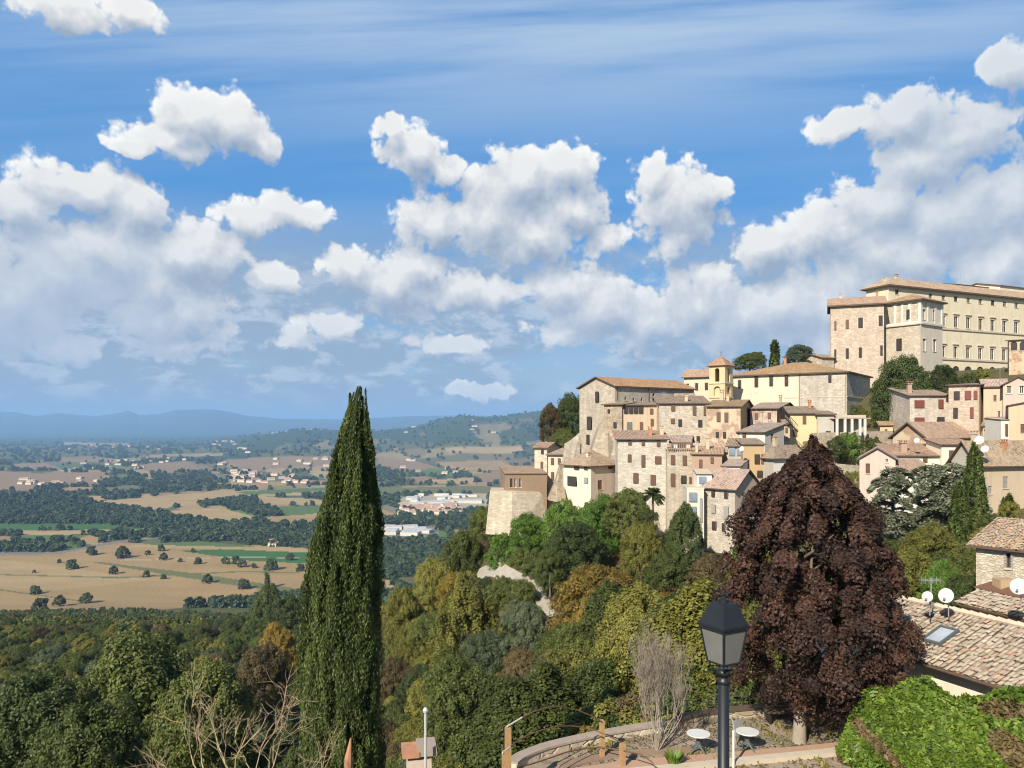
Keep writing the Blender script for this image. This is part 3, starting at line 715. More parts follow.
for f, (d, n) in (('L', (_b['dL'], _b['nL'])), ('R', (_b['dR'], _b['nR']))): pass
B['palwing'] = building('palace_wing', 'long stone palace wing with scattered windows and low tiled roof', 'building', 884, 186, 68, 302, LR=12, uL=830.5, roof='gL', rise=2.4, wall='stone_pink', over=.7,
    th_roof=.35, base=395, wins=[('L', 835.3, 325.6, 2, 9, 'c'), ('L', 847.2, 324.2, 3.2, 9, 'c'), ('L', 860.5, 322.6, 4.5, 10, 'w'), ('L', 880.6, 320.5, 4, 10, 'w'),
    ('L', 835.2, 354.4, 2, 10, 'g'), ('L', 847.2, 353.4, 3, 10, 'g'), ('L', 860.3, 352.4, 3, 10, 'g'), ('L', 881.4, 350.4, 2.4, 10, 'g')], chim=[(.5, .1, .8, .5, 'terracotta'), (.5, .8, .7, .5, 'tan')])
B['loggia'] = building('stone_tower', 'stone tower with a brick loggia below the palace at the picture edge', 'tower', 1009, 180, -31, 340, uR=1045, LL=9, roof='sR', rise=.8, wall='stone', wallR='mixwall', rmat='roof_brown', base=380,
    wins=[('R', 1014, 346, 6.5, 9, 'a'), ('R', 1023, 346, 6.5, 9, 'a')])
# --- the convent
B['conv'] = building('convent', 'long convent with hipped roof, cream plaster on one half and bare stone on the other', 'convent', 847, 163, 54, 370.6, uR=870, uL=727, roof='hL', rise=3.1, wall='cream_church', wallR='stone_grey',
    rmat='roof', over=.6, th_roof=.3, base=425, wins=[('L', 731.7, 383, 3, 9, 'w'), ('L', 739.7, 384, 2.8, 8, 'w'), ('L', 756.5, 381, 3.4, 12, 'w'), ('L', 771.3, 380, 3.4, 12, 'w'), ('L', 786.6, 380, 3.4, 12, 'w'), ('L', 830, 378.8, 3.2, 7.5, 'w')],
    chim=[(.5, .62, 1.0, .55, 'terracotta')])
_b = B['conv']
def skin(b, face, ua, ub, v0, v1, mat, name='wall_facing', k=.05):
    d = b['dR'] if face == 'R' else b['dL']; n = b['nR'] if face == 'R' else b['nL']; c = b['c']
    a, e = sorted((ray_t(c.x, c.y, d.x, d.y, ua), ray_t(c.x, c.y, d.x, d.y, ub)))
    z0, z1 = (HV - v0) / F * c.y - b['zb'], min((HV - v1) / F * c.y - b['zb'], b['ze'] - b['zb'] - .02)
    m = MB(); cc = Vector((n.x * k, n.y * k, 0)); hol = []
    wall_panels(m, cc, d, n, max(a, 0), e, z0, z1, hol, 0); p = lambda s, z, kk: (d.x*s + n.x*kk, d.y*s + n.y*kk, z)
    m.face([p(e, z0, 0), p(e, z1, 0), p(e, z1, k), p(e, z0, k)]); return m.build(name, M[mat], b['root'])
for ua, ub, v0, v1 in ((847, 832.2, 425, 371), (827.8, 799.5, 425, 371), (832.2, 827.8, 425, 382.8)): skin(_b, 'L', ua, ub, v0, v1, 'stone_grey', k=.04)
pipe_on(_b, 'L', 846, 412, 372); pipe_on(_b, 'L', 799.3, 412, 373)
band_on(_b, 'L', 0, v=396.5, ht=.18, prof=.1, e=13); band_on(_b, 'R', 0, v=396.5, ht=.18, prof=.1)
B['conv2'] = building('convent_wing', 'cream convent wing left of the bell tower', 'building', 713, 176, 62, 375.5, LR=9, uL=684, roof='gL', rise=1.9, wall='cream_church', over=.6, base=410,
    wins=[('L', 687.7, 387.2, 2.6, 7, 'w'), ('L', 696.7, 386.6, 2.6, 7, 'w'), ('L', 706.5, 386.2, 2.8, 7, 'w')])
# bell tower: square shaft with open arches right through the top
def bell_tower():
    D = 168; c = px(723.5, 364.5, D); half = 1.85; zb = tz1(c.x, c.y) - 1; ze = c.z
    root = empty('bell_tower', (c.x, c.y + 2, zb), 'small square bell tower with arched openings and pyramid roof on the convent', 'bell tower', rz=R(48))
    H = ze - zb; zo = (425 - 381.5) / F * D - zb; z2 = (425 - 396) / F * D - zb; s = half
    m = MB()
    for k in range(4):
        a = k * math.pi / 2; d = Vector((math.cos(a), math.sin(a), 0)); n = Vector((math.sin(a), -math.cos(a), 0)); c0 = n * s - d * s
        wall_panels(m, c0, d, n, 0, 2*s, 0, H, [(s - .55, s + .55, zo, H - .75, True), (s - .8, s + .8, z2, zo - 1.0, True)], 0, depth=.45)
    m.box((0, 0, zo - .1), (2*s - .1, 2*s - .1, .1)); m.box((0, 0, z2 + .4), (2*s - 1, 2*s - 1, zo - z2))
    m.build('shaft', M['belfry'], root)
    f = MB()
    for z, o, h in ((H - .1, .28, .28), (zo - .35, .16, .25), (z2 - .3, .16, .25)): f.box((0, 0, z), (2*s + 2*o, 2*s + 2*o, h))
    f.build('cornice', M['trim'], root)
    f = MB(); roof_on(f, Vector((-s, -s, 0)), Vector((1, 0, 0)), Vector((0, 1, 0)), 2*s, 2*s, H + .3, 'py', 1.85, .45, .15); rr = f.build('roof', [M['roof_pink'], M['eave']], root)
    f = MB(); f.tube([(0, 0, H + 2.0), (0, 0, H + 3.1)], .04, 5); f.box((0, 0, H + 2.8), (.4, .05, .06)); f.lathe([(.0, 0), (.13, .1), (.0001, .24)], (0, 0, H + 2.05), 8); f.build('finial', M['iron'], rr)
    f = MB(); f.lathe([(.42, 0), (.36, .12), (.26, .45), (.2, .62), (.0001, .7)], (0, 0, zo + .8), 12); f.build('bell', M['rust'], root, smooth=True)
bell_tower()
B['tinyhouse'] = building('small_house', 'small tiled roof tucked between the convent and the palace wing', 'house', 822, 188, 20, 357, uR=834, LL=7, roof='gR', rise=1.0, wall='stone', rmat='roof_brown')
# --- the stone church at the brow of the hill
B['church'] = building('stone_church', 'tall rough stone church with a plain gable at the brow of the hill', 'church', 615, 150, 36, 385, uR=694, uL=579.5, roof='gR', rise=1.9, wall='stone', wallR='stone_grey', rmat='roof_pink', over=.5, th_roof=.25,
    base=470, wins=[('L', 597.5, 397, 3.4, 11, 'a'), ('L', 589.8, 423, 4.6, 13, 'a'), ('L', 588.5, 439.5, 3, 9.5, 'g'),
    ('R', 625.5, 398.5, 1.8, 3.5, 'a'), ('R', 633.6, 399.2, 1.8, 3.5, 'a'), ('R', 641.6, 399.8, 1.8, 3.5, 'a'), ('R', 653.8, 397, 2.6, 8, 'a'), ('R', 675, 394.5, 2.5, 4, 'g')])
pipe_on(B['church'], 'R', 617, 400, 386.5); pipe_on(B['church'], 'R', 648.5, 402, 387)
def batter(name, label, pts_top, pts_bot, D0, th, mat, cat='wall'):
    """sloping masonry: top line and bottom line as (u, v, D)"""
    m = MB(); T = [px(*p) for p in pts_top]; Bt = [px(*p) for p in pts_bot]; o = Bt[0]
    bk = Vector((0, th, 0)); n = len(T)
    for i in range(n - 1):
        m.face([Bt[i]-o, Bt[i+1]-o, T[i+1]-o, T[i]-o]); m.face([T[i]-o, T[i+1]-o, T[i+1]-o+bk, T[i]-o+bk])
        m.face([Bt[i+1]-o+bk, Bt[i]-o+bk, T[i]-o+bk, T[i+1]-o+bk])
    m.face([Bt[0]-o, T[0]-o, T[0]-o+bk, Bt[0]-o+bk]); m.face([Bt[-1]-o, Bt[-1]-o+bk, T[-1]-o+bk, T[-1]-o])
    return tag(m.build(name, M[mat], None, o), label, cat)
B['ruin'] = building('old_house', 'roofed stone annex with arched recesses against the church flank', 'house', 622, 143, 60, 404, LR=6, uL=604, roof='sL', rise=.4, wall='stone_old', rmat='roof_brown', base=470,
    wins=[('L', 615.2, 425, 3, 6, 'g'), ('L', 609, 411, 2.2, 4, 'a')])
batter('buttress', 'sloping grey stone buttress at the foot of the church', [(593, 446, 143), (599, 428, 145.5), (607, 416, 147), (616, 430, 146.5)], [(588, 466, 139.5), (598, 466, 139), (609, 466, 139), (622, 466, 139.5)], 0, 4, 'stone_old', 'buttress')
batter('garden_wall', 'stepped stone wall climbing to the church corner', [(565, 444, 142), (572, 440, 143), (580, 433, 144)], [(563, 462, 140), (572, 462, 141), (580, 462, 142)], 0, 2, 'stone', 'wall')
# --- middle rows, left to right
B['loggiahouse'] = building('loggia_house', 'house with a brown columned loggia under its roof beside the church', 'house', 660, 143, 85, 404.5, LR=8, uL=621.5, roof='sL', rise=.6, wall='tan', rmat='roof_brown', base=450,
    wins=[('L', 626.0, 409.6, 4.2, 8, 'a'), ('L', 631.0, 409.6, 4.2, 8, 'a'), ('L', 636.0, 409.6, 4.2, 8, 'a'), ('L', 641.0, 409.6, 4.2, 8, 'a'), ('L', 629.4, 426.3, 5, 8.5, 'n'), ('L', 641.3, 426, 3, 8, 'd'), ('L', 651.5, 411.3, 3, 5.5, 'c'), ('L', 652, 422.2, 2.8, 7, 'c')])
B['rowhouse'] = building('stone_house', 'broad stone house with small scattered windows left of the orange-flecked house', 'house', 708, 137, 84, 402.6, LR=9, uL=659, roof='sL', rise=1.5, wall='stone', rmat='roof_brown', base=462, chim=[(.2, .42, .9, .5, 'tan')],
    wins=[('L', 673, 408, 3.8, 6, 'c'), ('L', 694.3, 410.6, 3.4, 9, 'c'), ('L', 704.6, 411, 2, 9, 'c'), ('L', 672.6, 421, 3.6, 5, 'c'), ('L', 680, 422.8, 3.6, 7, 'goy'), ('L', 700, 423.3, 4, 7, 'goy'), ('L', 698, 439, 3, 6, 'g'), ('L', 685, 439, 2.6, 5, 'c')])
B['gablehouse'] = building('brown_house', 'stone and brick house with brown shutters and a shaded brown gable', 'house', 740.5, 133, 66, 405.6, uR=752.5, uL=707.3, roof='gL', rise=1.3, wall='mixwall', wallR='ochre', rmat='roof_brown', base=462, chim=[(.5, .8, 1.4, .6, 'tan'), (.4, .55, 1.0, .5, 'tan')],
    wins=[('L', 718.6, 416.8, 3.8, 9.5, 'c'), ('L', 726.4, 417.2, 3.8, 9.5, 'c'), ('L', 717.4, 434.7, 3, 5.5, 'g'), ('L', 724.6, 435, 3, 6, 'g')])
B['brickhouse'] = building('brick_house', 'patched brick house with two brown windows behind the white gabled house', 'house', 777, 139, 80, 408, uR=797, uL=750, roof='gL', rise=1.5, wall='mixwall', wallR='orange_brick', rmat='roof', base=440,
    wins=[('L', 756.3, 416, 3, 6, 'c'), ('L', 769.3, 415.5, 3, 6, 'c')], chim=[(.55, .35, 1.2, .5, 'orange_brick')])
B['whitegable'] = building('white_house', 'white house with one dark window in its gable below the brick house', 'house', 765, 128, 30, 431.2, uR=784, uL=739.5, roof='sL', rise=1.3, wall='white', wallR='grey', rmat='roof_brown', base=455,
    wins=[('L', 744.6, 434.5, 3, 6, 'c'), ('R', 772.3, 437.2, 3, 7, 'c')])
B['yellow'] = building('yellow_house', 'yellow house with one brown shuttered window below the convent', 'house', 817, 137, 78, 412.6, LR=6, uL=790, roof='sL', rise=1.2, wall='yellow', rmat='roof_brown', base=440, chim=[(.8, .1, 1.0, .5, 'terracotta')],
    wins=[('L', 804.3, 419.8, 3.4, 8, 'c'), ('L', 795, 433, 4, 7, 'd')])
B['shadedside'] = building('shaded_side', 'low grey annex leaning against the yellow house', 'annex', 834, 136, 82, 413.8, LR=5, uL=817.5, roof='sL', rise=.6, wall='grey', rmat='roof_brown', base=445, wins=[('L', 828, 434, 5, 6, 'a')])  # grey colour puts shade into the yellow house's right side
# pergola beside the grey side block
root = empty('pergola', px(836, 434, 134), 'flat roofed garden shelter on pale pillars beside the grey annex', 'pergola'); o0 = px(836, 434, 134)
m = MB(); A_p, B_p = px(835, 417.5, 134) - o0, px(866, 419, 137) - o0; mid = (A_p + B_p) / 2; m.box(mid + Vector((0, 1.8, 0)), ((B_p - A_p).length, 4.2, .22), rz=math.atan2(B_p.y - A_p.y, B_p.x - A_p.x)); m.build('roof', M['roof_brown'], root)
for uu in (837, 845, 852, 860, 865): q = px(uu, 418.5, 134.3) - o0; m = MB(); m.box((q.x, q.y, q.z - 1.5), (.35, .35, 2.9)); m.build('pillar', M['white'], root)
m = MB(); q = px(850, 424, 137.8) - o0; m.box((q.x, q.y, q.z), (5.6, .3, 3.2)); m.build('back_wall', M['grey'], root)
# outside stair beside the yellow house
root = empty('outdoor_stair', px(797, 434, 133), 'dark iron stair climbing to the yellow house', 'stair'); o0 = px(797, 434, 133)
m = MB()
for k in range(12):
    q = px(797 - k * .95, 430.5 - k * 1.15, 133) - o0; m.box(q, (.34, 1.0, .08))
m.build('steps', M['eave'], root); m = MB(); m.tube([px(798, 425.5, 132.4) - o0, px(785.5, 411.5, 132.4) - o0], .05, 5); m.tube([px(798, 432, 132.4) - o0, px(785.5, 418, 132.4) - o0], .1, 5)
for k in range(6): m.tube([px(797 - k*2.1, 430.6 - k*2.3, 132.4) - o0, px(797 - k*2.1, 424.4 - k*2.3, 132.4) - o0], .03, 4)
m.build('railing', M['iron'], root)
# --- lower rows
B['bastion'] = batter('bastion_wall', 'pale battered bastion wall below the brick house at the far end of town', [(490, 491, 138), (512, 491.5, 138), (546, 492, 141)], [(485.5, 534, 136.5), (512, 536, 136), (546, 536, 140)], 0, 8, 'stone_block', 'wall')
B['lowbrick'] = building('brick_building', 'long low brown brick building with three arched windows on the bastion', 'building', 505, 140, 4, 473.6, uR=547, uL=500, roof='sR', rise=.5, wall='brown_brick', rmat='roof_brown', over=.15, base=494,
    wins=[('R', 511.3, 483, 2.4, 9, 'g'), ('R', 515.6, 483, 2.4, 9, 'g'), ('R', 520.2, 483, 2.4, 9, 'g')])
B['s1'] = building('small_house', 'narrow pale house standing highest above the brick building', 'house', 547, 150, 62, 447, LR=6, uL=534.5, roof='gL', rise=.9, wall='stone_block', rmat='roof', base=480, wins=[('L', 542.6, 452, 2.4, 4, 'g'), ('L', 542, 465, 2.4, 7, 'c')])
B['s2'] = building('small_house', 'small house with mossy roof and three dark windows above the ruined slope', 'house', 573, 145, 80, 454, LR=7, uL=548, roof='hL', rise=1.1, wall='cream_pale', rmat='roof_brown', base=492, over=.4,
    wins=[('L', 552.3, 461.2, 2.8, 6.5, 'c'), ('L', 559.2, 461.2, 2.6, 6, 'c'), ('L', 552.5, 476, 2.8, 8, 'c')])
B['s3'] = building('cream_house', 'cream house with pyramid tile roof and white chimney at the edge of the trees', 'house', 591, 131, 40, 463.5, uR=618, uL=563.5, roof='py', rise=2.3, wall='cream', wallR='pinkwall', rmat='roof', base=500, over=.6, chim=[(.25, .35, 1.3, .45, 'white_clean')],
    wins=[('L', 577, 467.4, 4.6, 4.4, 'gy'), ('L', 586.4, 467.6, 3.6, 4.4, 'gy'), ('L', 572.6, 481, 9, 9.5, 'a'), ('L', 586.3, 480.3, 3.6, 5.5, 'y'), ('R', 610.5, 467, 5, 4.5, 'c'), ('R', 600, 485, 4.4, 9.5, 'c')])
batter('ruined_wall', 'broken sloping stone wall between the brick building and the cream house', [(556, 480, 137), (560, 466, 139), (563, 462, 140)], [(548, 500, 133), (556, 502, 133), (566, 500, 134)], 0, 3, 'stone_old', 'wall')
B['big'] = building('tall_house', 'tall stone house with many brown shutters left of the terrace house', 'house', 667, 124, 85, 438.6, LR=9, uL=617.8, roof='sL', rise=1.2, wall='stone_block', rmat='roof', base=505, over=.5, chim=[(.4, .3, 1.0, .6, 'terracotta'), (.5, .05, 1.0, .6, 'tan')],
    wins=[('L', 629.6, 442.3, 3.2, 5, 'c'), ('L', 643.1, 442.8, 3.2, 5, 'c'), ('L', 658.4, 443.4, 3.2, 6, 'c'), ('L', 629.4, 458, 3.4, 7.5, 'c'), ('L', 643.2, 461, 3.6, 12, 'c'), ('L', 658, 460, 6.2, 7.5, 'c'), ('L', 635.7, 478, 5, 10, 'c'), ('L', 653, 479.8, 5, 10, 'c')])
B['terr'] = building('terrace_house', 'stone house with a roof terrace and tall brown shutters', 'house', 692, 122, 86, 450, LR=8, uL=667.2, roof='flat', rise=0, wall='stone', rmat='trim', base=520, over=.1,
    wins=[('L', 672.8, 459.7, 4, 9.5, 'c'), ('L', 684.6, 460.2, 4, 9.5, 'c'), ('L', 672.8, 480, 4.2, 13, 'c'), ('L', 683.5, 479.4, 5.2, 8, 'goc'), ('L', 690.2, 482, 2, 10, 'd')])
# roof room and parapet on the terrace
B['terroom'] = building('roof_room', 'little white roof room on the terrace of the stone house', 'roof room', 690, 126, 70, 441.5, LR=4, uL=671, roof='gL', rise=1.0, wall='white', rmat='roof', zb=-4.2, over=.3, wins=[('L', 682, 446, 8, 6, 'a')])
m = MB(); o0 = px(667.5, 450, 121.8)
for k in range(13): q = px(668 + k * 1.9, 446.6, 121.8) - o0; m.box((q.x, q.y, .45), (.1, .1, .9))
q0, q1 = px(667.5, 450, 121.8) - o0, px(692, 450, 121.8) - o0; m.tube([q0 + Vector((0, 0, .95)), q1 + Vector((0, 0, .95))], .05, 5); tag(m.build('terrace_railing', M['terracotta'], None, o0), 'reddish railing along the roof terrace edge', 'railing')
B['orange'] = building('brick_house', 'orange brick house with broken outline above the sunlit white lean-to', 'house', 722, 119, 74, 454, LR=8, uL=692, roof='sL', rise=1.0, wall='orange_brick', rmat='roof_pink', base=520, over=.3, chim=[(.6, .5, 1.3, .5, 'tan'), (.2, .85, 1.2, .4, 'tan')],
    wins=[('L', 700.6, 463.5, 3.2, 8, 'c'), ('L', 712, 460, 3, 6, 'c')])
B['whitelean'] = building('white_house', 'narrow white house with a bluish door below the orange brick house', 'house', 740, 115, 60, 466, LR=5, uL=722, roof='sL', rise=.8, wall='white_clean', rmat='roof', base=510, over=.2, wins=[('L', 725.3, 467, 3.6, 7, 'b')])
B['lean2'] = building('white_annex', 'low white lean-to beside the front house', 'annex', 712, 114, 84, 474, LR=4, uL=697, roof='sL', rise=.5, wall='white', rmat='trim', base=520, over=.1, wins=[('L', 702.5, 480, 7, 7, 'b')])
B['narrow'] = building('narrow_house', 'narrow pale building with stacked bluish balcony windows beside the front house', 'house', 704, 112, 84, 489, LR=6, uL=687, roof='flat', rise=0, wall='cream_pale', rmat='trim', base=560, over=.05,
    wins=[('L', 692.8, 497, 8, 9, 'b'), ('L', 693, 515, 6.5, 17, 'b'), ('L', 701, 510, 2.2, 24, 'y')])
B['front'] = building('front_house', 'pale house with tiled roof nearest the trees, grey shutters on three floors', 'house', 735, 110, 42, 487, uR=759, uL=703.5, roof='gL', rise=2.4, wall='stone_block', wallR='pinkwall', rmat='roof_pink', base=560, over=.5,
    wins=[('L', 713.5, 493, 3, 7.5, 'goy'), ('L', 726.6, 494, 3.6, 8.5, 'goy'), ('L', 713.8, 509, 4, 8.5, 'y'), ('L', 726.4, 512.5, 4.6, 12.5, 'y'), ('L', 714.6, 525.5, 4.2, 8.5, 'goy'), ('L', 724, 527, 3, 8, 'gy')])
B['veranda'] = building('veranda_house', 'house with glazed veranda under a small tile roof', 'house', 753, 121, 70, 445.6, LR=5, uL=728, roof='sL', rise=1.0, wall='grey', rmat='roof', base=470, over=.4,
    wins=[('L', 732, 451, 6, 9, 'b'), ('L', 740, 451, 6, 9, 'b'), ('L', 748, 451, 6, 8, 'b')])
B['orange2'] = building('orange_house', 'narrow orange plastered house with open brown shutter', 'house', 764.5, 119, 82, 444, LR=6, uL=743, roof='sL', rise=.6, wall='ochre', rmat='roof', base=490, over=.25,
    wins=[('L', 757, 459, 5, 9.5, 'g'), ('L', 762.3, 459, 2.2, 9.5, 'c'), ('L', 759.8, 474, 5.5, 7, 'a'), ('L', 747, 467, 3, 6, 'c')])
B['greyhouse'] = building('grey_house', 'light grey house with hipped mossy roof and one shuttered window', 'house', 773.5, 117, 22, 454.5, uR=806, uL=763.3, roof='hR', rise=1.4, wall='grey', wallR='white', rmat='roof_brown', base=500, over=.5, chim=[(.2, .5, .8, .5, 'tan')],
    wins=[('R', 788, 459.6, 4, 9, 'g'), ('R', 792.8, 459.6, 2.4, 9, 'c')])
batter('retaining_wall', 'grey retaining wall under the green garden terrace', [(806, 462, 122), (840, 464, 124), (862, 466, 126)], [(806, 500, 121), (840, 500, 123), (862, 500, 125)], 0, 1.5, 'stone', 'wall')
batter('retaining_wall', 'upper retaining wall with creeper beneath the pergola', [(817, 433, 134), (845, 432, 136), (893, 431, 140)], [(817, 462, 132), (845, 466, 134), (893, 466, 138)], 0, 1.5, 'stone_old', 'wall')
B['f1'] = building('small_house', 'small house with pinkish roof wedged between the terrace house and the veranda', 'house', 729, 124, 68, 451, LR=5, uL=706, roof='gL', rise=1.3, wall='mixwall', rmat='roof_pink', base=475, over=.35, wins=[('L', 712, 456, 2.6, 5, 'c'), ('L', 720, 456, 2.6, 5, 'g')])
B['f2'] = building('small_house', 'small brown roofed house between the brick house and the yellow house', 'house', 790, 134, 72, 424, LR=4, uL=783, roof='sL', rise=.8, wall='mixwall', rmat='roof_brown', base=450, over=.3, wins=[('L', 786.5, 430, 2.4, 5, 'd')])
B['f3'] = building('garden_house', 'little garden house half hidden above the big round tree foot', 'house', 893, 143, 70, 425, LR=4, uL=880, roof='sL', rise=.7, wall='tan', rmat='roof', base=445, over=.3, wins=[('L', 886, 431, 2.4, 4, 'c')])
B['f4'] = building('narrow_house', 'narrow stone house filling the gap right of the loggia house', 'house', 694, 147, 80, 398, LR=5, uL=676, roof='gL', rise=1.0, wall='stone_pink', rmat='roof', base=430, over=.35)
B['g3'] = building('lit_side_block', 'tan plastered house joined to the right of the house with open red shutters', 'house', 983.5, 135, -28, 386, uR=1007, LL=8, roof='gR', rise=1.4, wall='tan', rmat='roof', base=440, over=.4, wins=[('R', 995, 398, 3, 6, 'c'), ('R', 999, 414, 3, 6, 'g')])  # added block, turned to catch the sun in place of the dark side face
B['g1'] = building('small_house', 'small house with sloping pink tile roof below the taller stone house', 'house', 1001, 127, 50, 425, LR=4, uL=983, roof='sL', rise=1.3, wall='stone_pink', rmat='roof_pink', base=450, over=.3, wins=[('L', 990, 431, 2.6, 5, 'c'), ('L', 996, 431, 2.4, 5, 'g')])
# --- right-hand houses
B['e1'] = building('stone_house', 'stone house with dark red shutters and brick arch right of the big round tree', 'house', 949.5, 140, 86, 395, LR=9, uL=910, roof='sL', rise=1.7, wall='stone', rmat='roof', base=440, over=.4, chim=[(.3, .85, 1.6, .7, 'orange_brick')],
    wins=[('L', 919.3, 404, 9.6, 7.5, 'r'), ('L', 940.8, 404, 4.8, 9, 'r'), ('L', 919.3, 420.5, 9.6, 6, 'r'), ('L', 940.4, 420, 7.5, 6, 'a')])
B['e2'] = building('stone_house', 'taller stone house with a row of wide open red shutters', 'house', 980, 134, 66, 384, uR=1005, uL=948.6, roof='gL', rise=1.6, wall='stone_pink', wallR='ochre', rmat='roof', base=450, over=.5,
    wins=[('L', 956.8, 395.5, 6, 8.5, 'gor'), ('L', 968, 395.2, 6.6, 9, 'r'), ('L', 975.6, 395, 4, 9, 'r'), ('L', 955.6, 413, 4.6, 10.5, 'gor'), ('L', 971.8, 412.7, 3.8, 11, 'r')])
pipe_on(B['e2'], 'L', 979.3, 432, 386)
B['e3'] = building('pink_house', 'pink plastered gabled house with two white framed windows at the picture edge', 'house', 1003, 131, -32, 384, uR=1034, LL=9, roof='gL', rise=1.3, wall='pinkwall', rmat='roof_pink', base=450, over=.4,
    wins=[('R', 1009, 389.6, 4.4, 7.5, 'w'), ('R', 1021.6, 389.6, 4.2, 7.5, 'w')])
B['e4'] = building('grey_house', 'grey house with lean roof below the pink house', 'house', 1008.5, 124, -32, 405, uR=1045, LL=8, roof='sL', rise=1.0, wall='grey', wallR='tan', rmat='roof_pink', base=460, over=.3, wins=[('R', 1022.5, 428.5, 4, 9, 'c')])
B['e4b'] = building('white_annex', 'slim white annex with dark doorway beside the grey house', 'annex', 1009, 121, 84, 419.5, LR=5, uL=1001, roof='sL', rise=.3, wall='white_clean', rmat='trim', base=460, over=.08, wins=[('L', 1006.4, 430, 2.4, 12, 'd')])
B['e5'] = building('low_house', 'low stone house with broad sunlit tile roof and plain stone gable', 'house', 926, 128, 28, 435.5, uR=992, uL=893, roof='gR', rise=2.3, wall='mixwall', wallR='eave', rmat='roof_pink', base=470, over=.6, th_roof=.3)  # right wall takes the dark eave colour, standing in for the eave's shadow
B['e6'] = building('low_house', 'low cream house with long narrow tile roof and brick chimney', 'house', 942, 118, 84, 455, LR=6, uL=892, roof='sL', rise=1.5, wall='cream', rmat='roof', base=480, over=.4, chim=[(.3, .68, 1.3, .9, 'orange_brick')], wins=[('L', 925, 459, 4, 6, 'c')])
B['e7'] = building('yellow_house', 'bright yellow house front with one small brown window between low roofs', 'house', 974, 117, 86, 444, LR=5, uL=941.5, roof='sL', rise=.7, wall='cream', rmat='roof', base=480, over=.4, wins=[('L', 951.2, 454, 4.4, 7.5, 'c')])
B['e8'] = building('gabled_house', 'pink gabled house with one brown window left of the cedars', 'house', 859.5, 113, -26, 457.5, uR=895.5, LL=11, roof='gL', rise=1.5, wall='white', wallR='pinkwall', rmat='roof', base=510, over=.35, wins=[('R', 867.8, 468.5, 4.4, 10, 'c'), ('R', 886.8, 460.5, 2.6, 3.6, 'g')])
B['e9'] = building('white_house', 'low white house with pinkish roof half hidden behind the cedars', 'house', 935, 108, 84, 472.5, LR=6, uL=896, roof='sL', rise=1.5, wall='white_clean', rmat='roof_pink', base=510, over=.4, wins=[('L', 906, 482, 4, 7, 'g'), ('L', 920, 482, 4, 7, 'g')])
B['e10'] = building('wide_house', 'wide tan house with long tile roof and pale shutters behind the small cypresses', 'house', 978, 104, 14, 461, uR=1075, uL=951.5, roof='gR', rise=2.7, wall='grey', wallR='tan', rmat='roof_brown', base=520, over=.6, chim=[(.1, .5, .9, .6, 'tan'), (.35, .3, .8, .5, 'terracotta')],
    wins=[('R', 987.3, 465.5, 3, 3, 'g'), ('R', 1007, 466, 3, 3, 'g'), ('R', 1005.5, 482.5, 5.2, 12, 'y'), ('R', 990, 490, 4, 8, 'y')])
dish(917, 440.5, 117, .42, 'white satellite dish above the low cream house with brick chimney')
dish(979.7, 440.5, 103, .6, 'larger white satellite dish on the wide tan house roof'); dish(985.3, 449.3, 102.5, .5, 'lower white satellite dish on the wide tan house roof')
dish(742, 449, 117, .4, 'small white satellite dish on the glazed veranda')
def antenna(u, v, D, h, w, label, n=6, mat='galv'):
    p = px(u, v, D); root = empty('tv_antenna', p, label, 'antenna')
    m = MB(); m.tube([(0, 0, -.8), (0, 0, h)], .025, 5); m.build('mast', M[mat], root)
    m = MB(); m.tube([(-w/2, 0, h - .1), (w/2, 0, h - .1)], .015, 4)
    for k in range(n): x = -w/2 + w * k / (n - 1); m.tube([(x, -.25, h - .1), (x, .25, h - .1)], .009, 4); m.tube([(x, 0, h - .25), (x, 0, h + .05)], .009, 4)
    m.build('elements', M[mat], root)
antenna(1000, 380, 133, 2.0, 1.2, 'rooftop aerial over the pink house ridge'); antenna(756, 405, 136, 2.2, 1.0, 'rooftop aerial between the brown gable and the brick house'); antenna(664, 402, 142, 1.8, .9, 'rooftop aerial near the loggia house')
# ------------------------------------------------------------------ foliage
def unit(rg, n):
    a = rg.normal(0, 1, (n, 3)); return a / np.maximum(np.linalg.norm(a, axis=1, keepdims=True), 1e-6)
def leaves(P_, N_, size, rg, aspect=1.6, tone=None, up=None, jit=.35, curl=0):
    """one rhombic leaf per point: returns verts, faces, tone"""
    n = len(P_); size = np.asarray(size) * rg.uniform(1 - jit, 1 + jit, n) if np.ndim(size) == 0 else size
    a = up if up is not None else unit(rg, n)
    t = a - N_ * np.sum(a * N_, 1, keepdims=True); t /= np.maximum(np.linalg.norm(t, axis=1, keepdims=True), 1e-6)
    b = np.cross(N_, t); s = size[:, None]
    L = t * s * .5 * aspect; W = b * s * .5
    v = np.stack([P_ - L, P_ + W - L * .1 + N_ * s * curl, P_ + L, P_ - W - L * .1 + N_ * s * curl], 1).reshape(-1, 3)
    f = np.arange(4 * n).reshape(-1, 4); tn = np.repeat(tone if tone is not None else rg.random(n), 4)
    return v, f, tn
